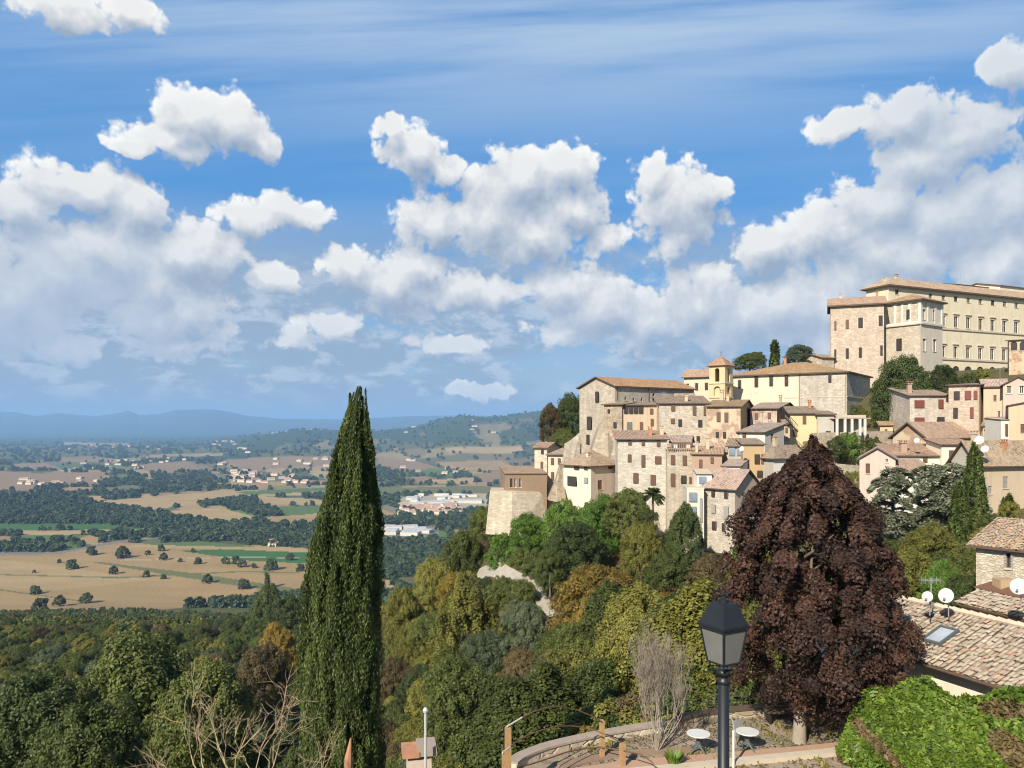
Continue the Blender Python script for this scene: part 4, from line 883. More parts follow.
def crown_pts(rg, n, rx, rz, zc, lobes=14, clumps=70, shape='round', lump=.28, fill=.25, flat=1.0, cr=.27, low=False):
    """leaf positions on many clumps spread through an uneven crown"""
    ld = unit(rg, lobes); la = rg.uniform(.1, lump * 1.6, lobes)
    def rad(d):
        r = 1 - lump * .6
        return r + np.max(la[None] * np.clip((d @ ld.T - .55) / .45, 0, 1), axis=1)
    cd = unit(rg, clumps); cd[:, 2] = np.where((cd[:, 2] < -.55) & (not low), -cd[:, 2], cd[:, 2])
    rr = rad(cd) * np.where(rg.random(clumps) < fill, rg.uniform(.35, .8, clumps), rg.uniform(.8, 1.0, clumps))
    C = cd * rr[:, None]
    if shape == 'cone': w = np.clip(1 - (C[:, 2] + .9) / 2.05, .05, 1) ** .8 * 1.25; C[:, :2] *= w[:, None]
    if shape == 'spire': w = np.clip(1 - ((C[:, 2] + 1) / 2) ** 2.2, .06, 1); C[:, :2] *= w[:, None]
    if shape == 'egg': w = np.clip(1.1 - .25 * (C[:, 2] + .1) ** 2, .3, 1.2); C[:, :2] *= w[:, None]
    cs = rg.uniform(.65, 1.25, clumps) * cr; ct = rg.random(clumps)
    k = rg.integers(0, clumps, n)
    d = unit(rg, n); d[:, 2] = np.where((d[:, 2] < -.2) & (rg.random(n) < .75), -d[:, 2], d[:, 2])
    q = C[k] + d * (cs[k] * rg.uniform(.55, 1.05, n) ** .6)[:, None] * np.array([1, 1, flat])
    N_ = d * .7 + unit(rg, n) * .65 + C[k] * .25 + np.array([0, 0, .25]); N_ /= np.linalg.norm(N_, axis=1, keepdims=True)
    Pp = q * np.array([rx, rx, rz]) + np.array([0, 0, zc])
    tone = np.clip(ct[k] * .55 + rg.random(n) * .45, 0, 1)
    return Pp, N_, tone
def crown_mesh(name, seed, h, rx, rz, n, leaf, **kw):
    rg = np.random.default_rng(seed)
    P_, N_, tn = crown_pts(rg, n, rx, rz, h - rz * .98, **kw)
    rh = np.percentile(np.hypot(P_[:, 0], P_[:, 1]), 98.5); P_[:, :2] *= rx * 1.06 / rh
    hi, lo = P_[:, 2].max(), np.percentile(P_[:, 2], 1); lo2 = h - 2 * rz; P_[:, 2] = lo2 + (P_[:, 2] - lo) * (h - lo2) / (hi - lo)
    v, f, t_ = leaves(P_, N_, leaf, rg, tone=tn)
    return np_mesh(name, v, f, {'tone': ('FLOAT', t_)})
def trunk_mesh(name, seed, h, r, spread, limbs=6, z0=-1.2):
    rg = random.Random(seed); mb = MB(); lean = Vector((rg.uniform(-.06, .06), rg.uniform(-.06, .06), 0))
    pts = [Vector((0, 0, z0)), Vector((0, 0, 0)) , lean * h * .3 + Vector((0, 0, h * .3)), lean * h * .6 + Vector((0, 0, h * .6)), lean * h + Vector((0, 0, h * .9))]
    mb.tube(pts, [r * 1.35, r * 1.1, r * .85, r * .5, r * .12], 7)
    for i in range(limbs):
        z = h * rg.uniform(.28, .7); a = rg.uniform(0, 6.28) + i * 2.4; l = spread * rg.uniform(.55, .95)
        b = lean * z + Vector((0, 0, z)); d = Vector((math.cos(a), math.sin(a), 0))
        mb.tube([b, b + d * l * .45 + Vector((0, 0, l * .28)), b + d * l + Vector((0, 0, l * .75))], [r * .45, r * .27, r * .07], 5)
        mb.tube([b + d * l * .45 + Vector((0, 0, l * .28)), b + d * l * .6 + Vector((d.y, -d.x, 0)) * l * .35 + Vector((0, 0, l * .6))], [r * .25, r * .05], 4)
    return mb.mesh(name)
M['leaf_dark'] = m_leaf('dark evergreen leaves', (.034, .050, .015), (.080, .106, .029), (.145, .17, .05))
M['leaf_mid'] = m_leaf('mid green leaves', (.045, .060, .015), (.112, .134, .030), (.21, .22, .058))
M['leaf_bright'] = m_leaf('bright green leaves', (.055, .11, .016), (.12, .21, .03), (.22, .31, .06))
M['leaf_olive'] = m_leaf('yellowish green leaves', (.11, .11, .022), (.24, .225, .045), (.36, .32, .08))
M['leaf_gold'] = m_leaf('golden autumn leaves', (.16, .12, .02), (.34, .24, .04), (.46, .34, .07))
M['leaf_orange'] = m_leaf('rusty orange leaves', (.14, .10, .02), (.34, .225, .045), (.44, .32, .07))
M['leaf_brown'] = m_leaf('brown autumn leaves', (.08, .06, .03), (.18, .13, .055), (.27, .20, .085))
M['leaf_grey'] = m_leaf('grey green leaves', (.05, .07, .035), (.12, .145, .075), (.20, .225, .12))
M['leaf_maroon'] = m_leaf('dark purple leaves', (.014, .008, .007), (.052, .026, .019), (.13, .062, .038), rough=.62, trans=.15, rnd=0)
M['leaf_cypress'] = m_leaf('cypress sprays', (.026, .040, .011), (.078, .105, .026), (.16, .19, .05), rnd=.1, trans=.12)
M['leaf_cedar'] = m_leaf('blue grey cedar needles', (.12, .135, .09), (.24, .255, .165), (.36, .37, .26), rnd=.1)
M['leaf_laurel'] = m_leaf('glossy laurel leaves', (.025, .050, .008), (.115, .185, .020), (.29, .35, .06), rough=.5, rnd=.1, trans=.15)
M['leaf_far'] = m_leaf('far woodland leaves', (.032, .050, .018), (.066, .092, .032), (.11, .14, .05), trans=0, rnd=.6)

# a few crown shapes for the hillside trees, shared by the copies
CROWNS = {}
def crown_var(kind, i):
    i = i % 2 if kind != 'round' else i % 3; k = (kind, i)
    if k not in CROWNS:
        sd = hash(kind) % 1 + i * 13 + {'round': 100, 'tall': 200, 'wide': 300, 'bush': 400, 'cone': 500, 'dense': 600}[kind]
        if kind == 'round': me = crown_mesh('crown', sd, 10, 4.3, 4.4, 46000, .135, clumps=300, lump=.38, cr=.17)
        if kind == 'tall': me = crown_mesh('crown', sd, 13, 3.4, 5.8, 46000, .135, clumps=300, lump=.38, cr=.17, shape='egg')
        if kind == 'wide': me = crown_mesh('crown', sd, 8.5, 5.0, 3.7, 46000, .135, clumps=320, lump=.38, cr=.16)
        if kind == 'bush': me = crown_mesh('crown', sd, 3.2, 2.2, 1.9, 14000, .095, clumps=90, lump=.4, cr=.22)
        if kind == 'dense': me = crown_mesh('crown', sd, 9.5, 4.6, 4.5, 60000, .12, clumps=420, lump=.13, cr=.14, fill=.15)
        if kind == 'cone': me = crown_mesh('crown', sd, 12, 3.2, 6, 20000, .2, clumps=240, cr=.16, shape='cone', lump=.2)
        CROWNS[k] = me
    return CROWNS[k]
TRUNKS = {}
def trunk_var(kind, i):
    k = (kind, i)
    if k not in TRUNKS:
        h = {'round': 8, 'tall': 11, 'wide': 6.5, 'bush': 2.2, 'cone': 11, 'dense': 7}[kind]
        TRUNKS[k] = trunk_mesh('trunk', i * 7 + 3, h, .26 if kind != 'bush' else .09, 3.2 if kind != 'bush' else 1.3)
        TRUNKS[k].materials.append(M['bark'])
    return TRUNKS[k]
CMESH = {}
def tree(kind, i, mat, loc, sc, rz, name, label, cat='tree', group=None):
    root = empty(name, loc, label, cat, group, rz, sc)
    i = i % 2 if kind != 'round' else i % 3; key = (kind, i, mat)
    if key not in CMESH:
        me = crown_var(kind, i); me = me.copy() if me.materials else me
        me.materials.clear(); me.materials.append(M[mat]); CMESH[key] = me
    link('crown', CMESH[key], (), root); link('trunk', trunk_var(kind, i), (), root)
    return root
HT = {'round': 10, 'tall': 13, 'wide': 8.5, 'bush': 3.2, 'cone': 12, 'dense': 9.5}; WD = {'round': 9.2, 'tall': 7.2, 'wide': 10.8, 'bush': 4.8, 'cone': 7, 'dense': 9.6}
TREES = []      # (x, y, r) taken
def hero(u, vtop, D, wpx, kind, mat, name, label, i=0, cat='tree', vb=None, group=None):
    """tree whose crown top is seen at (u, vtop) and whose crown is wpx columns wide"""
    w = wpx / F * D; top = px(u, vtop, D); g = tz1(top.x, top.y) if vb is None else (HV - vb) / F * D
    sx = w / WD[kind]; sz = max((top.z - g) / HT[kind], .3)
    if sz > sx * 1.25: g = max(top.z - HT[kind] * sx * 1.25, g); sz = min(sz, sx * 1.25)
    TREES.append((top.x, top.y, w * .42))
    return tree(kind, i, mat, (top.x, top.y, g), (sx, sx, sz), (u * 1.7) % 6.28, name, label, cat, group)
H_ = [
 (901, 353, 152, 60, 'dense', 'leaf_dark', 'evergreen_tree', 'large round dark green tree standing below the palace tower block', 0, 'tree', 432),
 (944, 364, 150, 28, 'dense', 'leaf_dark', 'evergreen_tree', 'smaller dark tree tucked beside the large round tree', 1, 'tree', 395),
 (750, 351, 195, 36, 'wide', 'leaf_mid', 'tree', 'low green tree showing over the convent ridge beside the tiny cypress', 0, 'tree', 372),
 (799, 344, 195, 34, 'wide', 'leaf_grey', 'pine_tree', 'dark domed pine showing over the convent roof', 1, 'tree', 368),
 (569, 391, 165, 40, 'round', 'leaf_dark', 'evergreen_tree', 'dark tall tree against the sky left of the stone church', 2, 'tree', 450),
 (552, 402, 163, 30, 'tall', 'leaf_brown', 'tree', 'brownish tree at the outer edge left of the stone church', 0, 'tree', 445),
 (562, 428, 158, 34, 'wide', 'leaf_mid', 'tree', 'green tree low behind the two small houses', 2, 'tree', 458),
 (852, 432, 132, 30, 'bush', 'leaf_bright', 'bush', 'bright green bush mass on the garden terrace', 0, 'bush', 468),
 (873, 436, 131, 26, 'bush', 'leaf_mid', 'bush', 'mid green bush beside the bright terrace bush', 1, 'bush', 468),
 (838, 436, 131, 22, 'bush', 'leaf_mid', 'bush', 'green creeper bush at the left end of the garden terrace', 2, 'bush', 468),
 (862, 408, 141, 20, 'bush', 'leaf_olive', 'bush', 'yellowish bush between the pergola and the big round tree', 0, 'bush', 424),
 (796, 470, 112, 16, 'bush', 'leaf_dark', 'bush', 'round dark bush below the light grey house', 1, 'bush', 488),
 (815, 440, 126, 30, 'bush', 'leaf_brown', 'bush', 'brownish shrub on the slope below the yellow house', 2, 'bush', 468),
 (630, 487, 115, 54, 'wide', 'leaf_mid', 'tree', 'broad green tree directly below the tall house', 1, 'tree'),
 (600, 492, 119, 54, 'round', 'leaf_bright', 'tree', 'bright green tree below the cream house', 1, 'tree'),
 (567, 497, 122, 50, 'round', 'leaf_bright', 'tree', 'light green tree at the top of the slope beside the bastion', 2, 'tree'),
 (530, 512, 126, 48, 'round', 'leaf_bright', 'tree', 'bright green rounded tree in front of the bastion wall', 3, 'tree'),
 (500, 533, 128, 40, 'bush', 'leaf_bright', 'bush', 'bright low bush at the foot of the bastion', 2, 'bush'),
 (572, 520, 112, 72, 'dense', 'leaf_dark', 'laurel_tree', 'large dark green rounded tree in the middle of the slope', 2, 'tree'),
 (550, 545, 108, 34, 'round', 'leaf_mid', 'tree', 'green tree leaning over the pale path', 0, 'tree'),
 (640, 520, 104, 44, 'round', 'leaf_olive', 'tree', 'olive green tree above the orange tree', 3, 'tree'),
 (683, 500, 104, 46, 'tall', 'leaf_dark', 'tree', 'tall dark feathery tree before the narrow pale building', 2, 'tree'),
 (704, 552, 96, 44, 'round', 'leaf_brown', 'tree', 'brown leaved tree behind the street lamp', 1, 'tree'),
 (668, 545, 98, 50, 'round', 'leaf_mid', 'tree', 'green tree between the orange tree and the brown tree', 2, 'tree'),
 (600, 562, 92, 108, 'dense', 'leaf_orange', 'autumn_tree', 'large rusty orange tree in the middle of the slope', 0, 'tree'),
 (470, 568, 98, 80, 'tall', 'leaf_olive', 'tree', 'big yellowish green tree left of the pale path', 3, 'tree'),
 (527, 598, 92, 52, 'round', 'leaf_grey', 'olive_tree', 'grey green olive tree under the pale path', 3, 'tree'),
 (433, 555, 138, 50, 'round', 'leaf_olive', 'tree', 'olive coloured tree on the skyline of the slope right of the tall cypress', 3, 'tree'),
 (463, 528, 140, 50, 'round', 'leaf_mid', 'tree', 'dull green tree on the slope edge left of the bastion', 1, 'tree'),
 (407, 585, 125, 52, 'round', 'leaf_olive', 'tree', 'olive green tree just right of the tall cypress', 1, 'tree'),
 (485, 505, 146, 36, 'round', 'leaf_mid', 'tree', 'small green tree touching the left side of the bastion', 3, 'tree'),
 (640, 610, 72, 90, 'round', 'leaf_olive', 'tree', 'yellow brown tree in front of the orange tree', 1, 'tree'),
 (575, 640, 66, 110, 'wide', 'leaf_olive', 'tree', 'wide olive green tree low on the slope above the handrail', 0, 'tree'),
 (460, 650, 62, 90, 'round', 'leaf_mid', 'tree', 'mid green tree above the terracotta chimney', 0, 'tree'),
 (590, 688, 46, 80, 'round', 'leaf_olive', 'tree', 'tangled yellowish tree right behind the handrail posts', 2, 'tree'),
 (520, 690, 48, 80, 'round', 'leaf_mid', 'tree', 'green tree behind the left handrail post', 3, 'tree'),
 (690, 640, 50, 80, 'round', 'leaf_brown', 'tree', 'brown golden tree behind the street lamp post', 2, 'tree'),
 (640, 692, 38, 60, 'bush', 'leaf_gold', 'bush', 'yellow autumn bush behind the terrace fence', 0, 'bush'),
 (700, 690, 38, 50, 'bush', 'leaf_gold', 'bush', 'golden bush between the fence and the purple tree', 1, 'bush'),
 (580, 722, 36, 46, 'bush', 'leaf_gold', 'bush', 'yellow bush under the curved handrail', 2, 'bush'),
 (930, 520, 78, 60, 'round', 'leaf_olive', 'tree', 'green yellow tree between the purple tree and the cypress pair', 2, 'tree'),
 (905, 545, 60, 60, 'round', 'leaf_olive', 'tree', 'small yellowish tree just right of the purple tree', 0, 'tree'),
 (945, 560, 55, 60, 'round', 'leaf_bright', 'tree', 'bright green small tree left of the tiled stone house', 1, 'tree'),
 (965, 572, 50, 40, 'bush', 'leaf_dark', 'bush', 'dark green bush at the foot of the tiled stone house', 1, 'bush'),
 (130, 628, 88, 150, 'round', 'leaf_mid', 'oak_tree', 'huge round green oak rising at lower left', 2, 'tree'),
 (35, 668, 78, 120, 'round', 'leaf_dark', 'oak_tree', 'dark oak in the lower left corner', 3, 'tree'),
 (205, 655, 80, 110, 'round', 'leaf_mid', 'oak_tree', 'green oak between the huge oak and the dry branches', 1, 'tree'),
 (90, 700, 62, 120, 'round', 'leaf_mid', 'oak_tree', 'nearest oak crown at the bottom left', 0, 'tree'),
 (262, 640, 110, 60, 'round', 'leaf_brown', 'tree', 'brown grey tree left of the tall cypress', 3, 'tree'),
 (277, 622, 130, 44, 'round', 'leaf_orange', 'autumn_tree', 'small orange tree beside the left flank of the tall cypress', 1, 'tree'),
 (265, 583, 300, 40, 'round', 'leaf_dark', 'evergreen_tree', 'dark tree at the field edge left of the tall cypress', 1, 'tree'),
 (290, 592, 260, 50, 'round', 'leaf_dark', 'evergreen_tree', 'dark broad tree half behind the tall cypress', 2, 'tree'),
 (648, 508, 108, 22, 'bush', 'leaf_mid', 'bush', 'green bush at the foot of the fan palm', 0, 'bush'),
 (1008, 500, 88, 26, 'bush', 'leaf_olive', 'bush', 'olive bush below the wide tan house at the picture edge', 1, 'bush'),
 (990, 512, 84, 30, 'bush', 'leaf_mid', 'bush', 'green bush right of the slim cypress', 0, 'bush'),
 (856, 404, 142, 16, 'bush', 'leaf_mid', 'bush', 'small bush under the convent corner', 1, 'bush', 416),
 (985, 368, 165, 20, 'bush', 'leaf_olive', 'bush', 'olive bush below the palace arcade', 0, 'bush', 382),
 (968, 372, 165, 20, 'bush', 'leaf_mid', 'bush', 'green bush below the palace arcade', 1, 'bush', 384),
 (765, 478, 108, 18, 'bush', 'leaf_brown', 'bush', 'brownish bush between the front house and the purple tree', 0, 'bush'),
 (742, 540, 96, 36, 'bush', 'leaf_bright', 'bush', 'yellow green bush at the foot of the front house', 1, 'bush'),
 (822, 468, 119, 26, 'bush', 'leaf_mid', 'bush', 'ivy like bush against the lower retaining wall', 0, 'bush'),
 (850, 470, 120, 24, 'bush', 'leaf_olive', 'bush', 'olive bush at the right end of the lower retaining wall', 1, 'bush'),
]
for h in H_: hero(*h[:8], i=h[8], cat=h[9], vb=h[10] if len(h) > 10 else None)
# where the pale path runs
pl = [(462, 571), (486, 571.5), (503, 574), (516, 579), (530, 587), (541, 596), (549, 606), (556, 617)]; wd_ = [.8, .9, 1.1, 1.5, 1.7, 1.6, 1.4, 1.2]

def path_pt(u, v):
    D = 90.0
    while D < 145:
        x = (u - HU) / F * D
        if (HV - v) / F * D <= tz1(x, D) + .25: break
        D += .5
    return Vector((x, D, tz1(x, D)))
PP = [path_pt(*p) for p in pl]
def path_dist(x, y):
    best = np.full(np.shape(x), 1e9)
    for a, b in zip(PP[:-1], PP[1:]):
        dx, dy = b.x - a.x, b.y - a.y; t_ = np.clip(((x - a.x) * dx + (y - a.y) * dy) / (dx * dx + dy * dy + 1e-9), 0, 1); best = np.minimum(best, np.hypot(x - a.x - t_ * dx, y - a.y - t_ * dy))
    return best
# the rest of the wooded slope
rg = np.random.default_rng(21)
def blocked(x, y, r):
    for a, b, c in TREES:
        if (a - x) ** 2 + (b - y) ** 2 < (r + c) ** 2 * .36: return True
    return False
PATHPX = [(478, 572), (505, 572), (530, 585), (548, 602), (556, 618)]
cand = []
for _ in range(26000):
    D = math.exp(rg.uniform(math.log(40), math.log(900))) if rg.random() < .55 else math.sqrt(rg.uniform(40 ** 2, 900 ** 2)); u = rg.uniform(-60, 1080)
    cand.append((u, D))
cu = np.array([c[0] for c in cand]); cD = np.array([c[1] for c in cand]); cx = (cu - HU) / F * cD; cz = tz(cx, cD)
vv = HV - F * cz / cD
okm = (vv > 470)
okm &= ~((cu > 488) & (cD > 128)) & ~((cu > 610) & (cD > 105)) & ~((cu > 690) & (cD > 88)) & ~((cu > 850) & (cD > 70)) & ~((cu > 560) & (cD < 42)) & ~((cu > 730) & (cD < 52))
okm &= ~((cD > 820) & (cu < 260))
# keep the pale path open
okm &= ~((cu > 470) & (cu < 585) & (vv > 590) & (vv < 690) & (cD > 93) & (cD < 140))
okm &= ~((cu > 478) & (cu < 562) & (cD >= 100) & (cD < 127))
LIM = lambda u: np.interp(u, [-60, 240, 300, 385, 400, 440, 470, 480, 484, 556, 562, 600, 650, 700, 760, 900, 940, 1080], [606, 603, 596, 585, 575, 548, 540, 540, 616, 622, 585, 585, 590, 560, 560, 540, 540, 540])
grid = {}
def near_taken(x, y, r):
    gx, gy = int(x // 12), int(y // 12)
    for a in range(gx - 1, gx + 2):
        for b in range(gy - 1, gy + 2):
            for (p, q, c) in grid.get((a, b), ()):
                if (p - x) ** 2 + (q - y) ** 2 < (r + c) ** 2 * .30: return True
    return False
for p, q, c in TREES: grid.setdefault((int(p // 12), int(q // 12)), []).append((p, q, c))
sel = []
for i in np.nonzero(okm)[0]:
    x, y = cx[i], cD[i]; r = rg.uniform(2.6, 4.9)
    hw = r / y * F * .8
    if y < 75 and 470 < cu[i] < 640 and vv[i] - (2.25 * r) / y * F < 652: continue
    if vv[i] - (2.25 * r) / y * F < max(LIM(cu[i] - hw), LIM(cu[i]), LIM(cu[i] + hw)) and y < 280:
        r = rg.uniform(1.3, 2.2); hw = r / y * F * .8
        if vv[i] - (2.25 * r) / y * F < max(LIM(cu[i] - hw), LIM(cu[i]), LIM(cu[i] + hw)): continue
    if near_taken(x, y, r): continue
    grid.setdefault((int(x // 12), int(y // 12)), []).append((x, y, r)); sel.append((y, x, cz[i], r, cu[i]))
sel.sort()
print('wood trees', len(sel))
ZONE = lambda u, D: ('below the town' if u > 560 else 'right of the tall cypress' if u > 385 else 'left of the tall cypress')
KINDS_ = {'leaf_dark': ('evergreen_tree', 'dark green'), 'leaf_mid': ('oak_tree', 'mid green'), 'leaf_olive': ('deciduous_tree', 'yellowish green'), 'leaf_brown': ('autumn_tree', 'brown leaved'), 'leaf_grey': ('olive_tree', 'grey green'), 'leaf_orange': ('autumn_tree', 'rusty orange'), 'leaf_gold': ('autumn_tree', 'golden yellow')}
def pick_mat(u, D, r):
    if D < 75 and u > 330: return ['leaf_olive', 'leaf_mid', 'leaf_olive', 'leaf_mid', 'leaf_mid'][int(r * 4.99)]
    a = .5 + .5 * math.sin(u * .021 + D * .03) * math.cos(u * .013 - D * .017)
    if u < 330: w = [('leaf_mid', .42), ('leaf_dark', .2), ('leaf_olive', .16), ('leaf_brown', .04 + .06 * a), ('leaf_grey', .1), ('leaf_gold', .02)]
    elif u < 520: w = [('leaf_mid', .32), ('leaf_olive', .34), ('leaf_brown', .06), ('leaf_dark', .1), ('leaf_grey', .08), ('leaf_gold', .02)]
    else: w = [('leaf_olive', .42), ('leaf_brown', .12), ('leaf_mid', .2), ('leaf_gold', .06), ('leaf_orange', .05), ('leaf_dark', .07)]
    s = sum(x[1] for x in w) * r; 
    for m_, p_ in w:
        s -= p_
        if s <= 0: return m_
    return w[0][0]
far_pts = []
NIND = 240
for k, (y, x, z, r, u) in enumerate(sel):
    mt = pick_mat(u, y, rg.random()); kd = ['round', 'round', 'dense', 'wide', 'round', 'tall'][rg.integers(0, 6)]
    s = r / (WD[kd] / 2) * .98; szz = s * rg.uniform(.88, 1.1) * {'tall': .82, 'wide': 1.1}.get(kd, 1)
    if y > 85 and u < 330: szz = min(szz, 1.0)
    if k < NIND:
        nm, ad = KINDS_[mt]; zn = ZONE(u, y); dd = 'near the viewer' if y < 62 else 'halfway down the slope' if y < 100 else 'far down the slope'
        tree(kd, int(rg.integers(0, 4)), mt, (x, y, z), (s, s, szz), rg.uniform(0, 6.28), nm, f'{ad} tree {dd}, {zn}', 'tree', f'{ad} woodland trees {dd}, {zn}')
    else: far_pts.append((x, y, z, r, mt))
# ------------------------------------------------------------------ woodland nobody could count: points carrying crowns
def scatter(name, pts, sources, kind='stuff', label=None, zs=(.85, 1.15), seed=1):
    """pts: list of (x, y, z, scale, variant)"""
    me = bpy.data.meshes.new(name); n = len(pts); A = np.array(pts, dtype=np.float32)
    me.vertices.add(n); me.vertices.foreach_set('co', A[:, :3].ravel())
    a = me.attributes.new('size', 'FLOAT', 'POINT'); a.data.foreach_set('value', A[:, 3].copy())
    a = me.attributes.new('kindof', 'INT', 'POINT'); a.data.foreach_set('value', A[:, 4].astype(np.int32))
    a = me.attributes.new('turn', 'FLOAT', 'POINT'); a.data.foreach_set('value', np.random.default_rng(seed).uniform(0, 6.28, n).astype(np.float32))
    me.update(); o = link(name, me, [s.data.materials[0] for s in sources[:1]])
    ng = bpy.data.node_groups.new(name + ' scatter', 'GeometryNodeTree')
    ng.interface.new_socket('Geometry', in_out='INPUT', socket_type='NodeSocketGeometry'); ng.interface.new_socket('Geometry', in_out='OUTPUT', socket_type='NodeSocketGeometry')
    gi = ng.nodes.new('NodeGroupInput'); go = ng.nodes.new('NodeGroupOutput'); jn = ng.nodes.new('GeometryNodeJoinGeometry')
    def attr(nm, ty):
        x = ng.nodes.new('GeometryNodeInputNamedAttribute'); x.data_type = ty; x.inputs['Name'].default_value = nm; return x.outputs['Attribute']
    sz = attr('size', 'FLOAT'); kd = attr('kindof', 'INT'); tn = attr('turn', 'FLOAT')
    cb = ng.nodes.new('ShaderNodeCombineXYZ'); ng.links.new(tn, cb.inputs[2])
    for i, s in enumerate(sources):
        cmp_ = ng.nodes.new('FunctionNodeCompare'); cmp_.data_type = 'INT'; cmp_.operation = 'EQUAL'; ng.links.new(kd, cmp_.inputs['A']); cmp_.inputs['B'].default_value = i
        oi = ng.nodes.new('GeometryNodeObjectInfo'); oi.inputs['Object'].default_value = s; oi.inputs['As Instance'].default_value = True
        ip = ng.nodes.new('GeometryNodeInstanceOnPoints'); ng.links.new(gi.outputs[0], ip.inputs['Points']); ng.links.new(cmp_.outputs['Result'], ip.inputs['Selection'])
        ng.links.new(oi.outputs['Geometry'], ip.inputs['Instance']); ng.links.new(cb.outputs[0], ip.inputs['Rotation']); ng.links.new(sz, ip.inputs['Scale']); ng.links.new(ip.outputs[0], jn.inputs[0])
    ng.links.new(jn.outputs[0], go.inputs[0])
    md = o.modifiers.new('scatter', 'NODES'); md.node_group = ng
    return tag(o, label, None, None, kind)
def source(kind, i, mat, nm='crown'):
    me = crown_var(kind, i).copy(); me.materials.clear(); me.materials.append(M[mat]); return bpy.data.objects.new('source_' + nm, me)
def far_crown(seed, mat, n=260, leaf=1.5, rx=4.6, h=9, rz=4.4):
    me = crown_mesh('far crown', seed, h, rx, rz, n, leaf, clumps=22, lump=.35, fill=.1); me.materials.append(M[mat]); return bpy.data.objects.new('source_crown', me)
mats5 = ['leaf_mid', 'leaf_dark', 'leaf_olive', 'leaf_brown', 'leaf_grey', 'leaf_gold', 'leaf_orange']
src_mid = [source('round', i % 4, m_) for i, m_ in enumerate(mats5)]
mid = [(x, y, z - .5, r / 4.6, mats5.index(mt)) for (x, y, z, r, mt) in far_pts if y < 330]
scatter('hillside_woodland', mid, src_mid)
src_far = [far_crown(50 + i, m_, n=1500, leaf=.75) for i, m_ in enumerate(mats5)]
farr = [(x, y, z - .5, r / 4.6, mats5.index(mt)) for (x, y, z, r, mt) in far_pts if y >= 330]
scatter('lower_woodland', farr, src_far, seed=2)
# undergrowth on the near slope
ug = []; src_b = [source('bush', i % 4, m_, 'bush') for i, m_ in enumerate(('leaf_mid', 'leaf_olive', 'leaf_brown', 'leaf_dark'))]
n = 13000; uu = rg.uniform(-60, 1080, n); dd = np.exp(rg.uniform(math.log(34), math.log(210), n)); xx = (uu - HU) / F * dd
okb = (path_dist(xx, dd) > 2.6) & ~((uu > 545) & (dd < 37)) & ~((uu > 730) & (dd < 50)) & ~((uu > 485) & (dd > 133)) & ~((uu > 610) & (dd > 112)) & ~((uu > 845) & (dd > 100)) & ~((uu > 690) & (uu < 762) & (dd > 104)) & ~((uu >= 762) & (dd > 112))
zz = tz(xx, dd)
LIMB = lambda u: np.interp(u, [-60, 240, 300, 385, 400, 440, 470, 480, 600, 650, 700, 760, 900, 940, 1080], [606, 603, 596, 585, 575, 548, 540, 540, 560, 575, 560, 560, 540, 540, 540])
okb &= (HV - F * (zz + 2.6) / dd) > LIMB(uu)
okb &= ~((path_dist(xx, dd) < 9) & (dd < np.interp(uu, [460, 560], [118, 104])))
for i in np.nonzero(okb)[0]: ug.append((xx[i], dd[i], zz[i] - .4, rg.uniform(.5, 1.25), int(rg.integers(0, 4))))
scatter('undergrowth', ug, src_b, seed=3)
# ------------------------------------------------------------------ valley woods and hedgerows
n = 300000; uv_ = rg.uniform(-40, 1064, n) * .52; vvv = 433 + (612 - 433) * rg.random(n) ** 1.25
Dv = 250 * F / (vvv - HV); Dv = Dv * rg.uniform(.985, 1.015, n)
xv = (uv_ - HU) / F * Dv; zv = tz(xv, Dv)
cv, wv, _, _ = colour_of(xv, Dv, zv)
keep = (Dv > 930) & (Dv < 13000) & (rg.random(n) < wv * np.clip(.06 + 330 / Dv, .05, .22)) & ~((uv_ > 480) & (Dv < 1300))
print('valley clumps', keep.sum())
src_v = [far_crown(80 + i, 'leaf_far', n=150, leaf=2.6) for i in range(4)]
scatter('valley_woods', [(xv[i], Dv[i], zv[i] - 1.5, rg.uniform(.8, 1.5) * (1 + Dv[i] / 7000), int(rg.integers(0, 4))) for i in np.nonzero(keep)[0]], src_v, seed=4)
# lone trees standing in the stubble fields
LONE = [(35.5,594,11),(41,614,17),(60,606,13),(86,603,13),(72,569,12),(114,574,10),(146,577,8),(163.5,579,6),(208,583,11),(244,589,13),(198,564,6),(242,567,10),(254,568,6),(271,570,14),(271,596,13),(34,573,4),
        (92,555,11),(122,558,15),(147.5,555,6),(161,551,8),(164,560,9),(180,562,5),(198,564,8),(193,552,5),(226,564,9),(236,564,10),(59.5,563,5),(290,560,9),(300,571,9)]
lm = []
for i in range(3):
    me = crown_mesh('crown', 300 + i, 9, 5, 4.3, 1500, .95, clumps=30, lump=.3, fill=.1); me.materials.append(M['leaf_dark']); lm.append(me)
tm = trunk_mesh('trunk', 5, 6, .35, 3); tm.materials.append(M['bark'])
for k, (u, v, w) in enumerate(LONE):
    g = Vector((0, 0, 0)); zt = -250.0
    for _ in range(8):
        D = -zt * F / (v - HV); xg = (u - HU) / F * D; zt = tz1(xg, D)
    s = w / F * D / 10.8
    root = empty('field_tree', (xg, D, zt), 'dark rounded lone tree standing in the bare stubble fields', 'tree', 'lone trees dotted over the stubble fields', rg.uniform(0, 6), s)
    link('crown', lm[k % 3], (), root); link('trunk', tm, (), root)
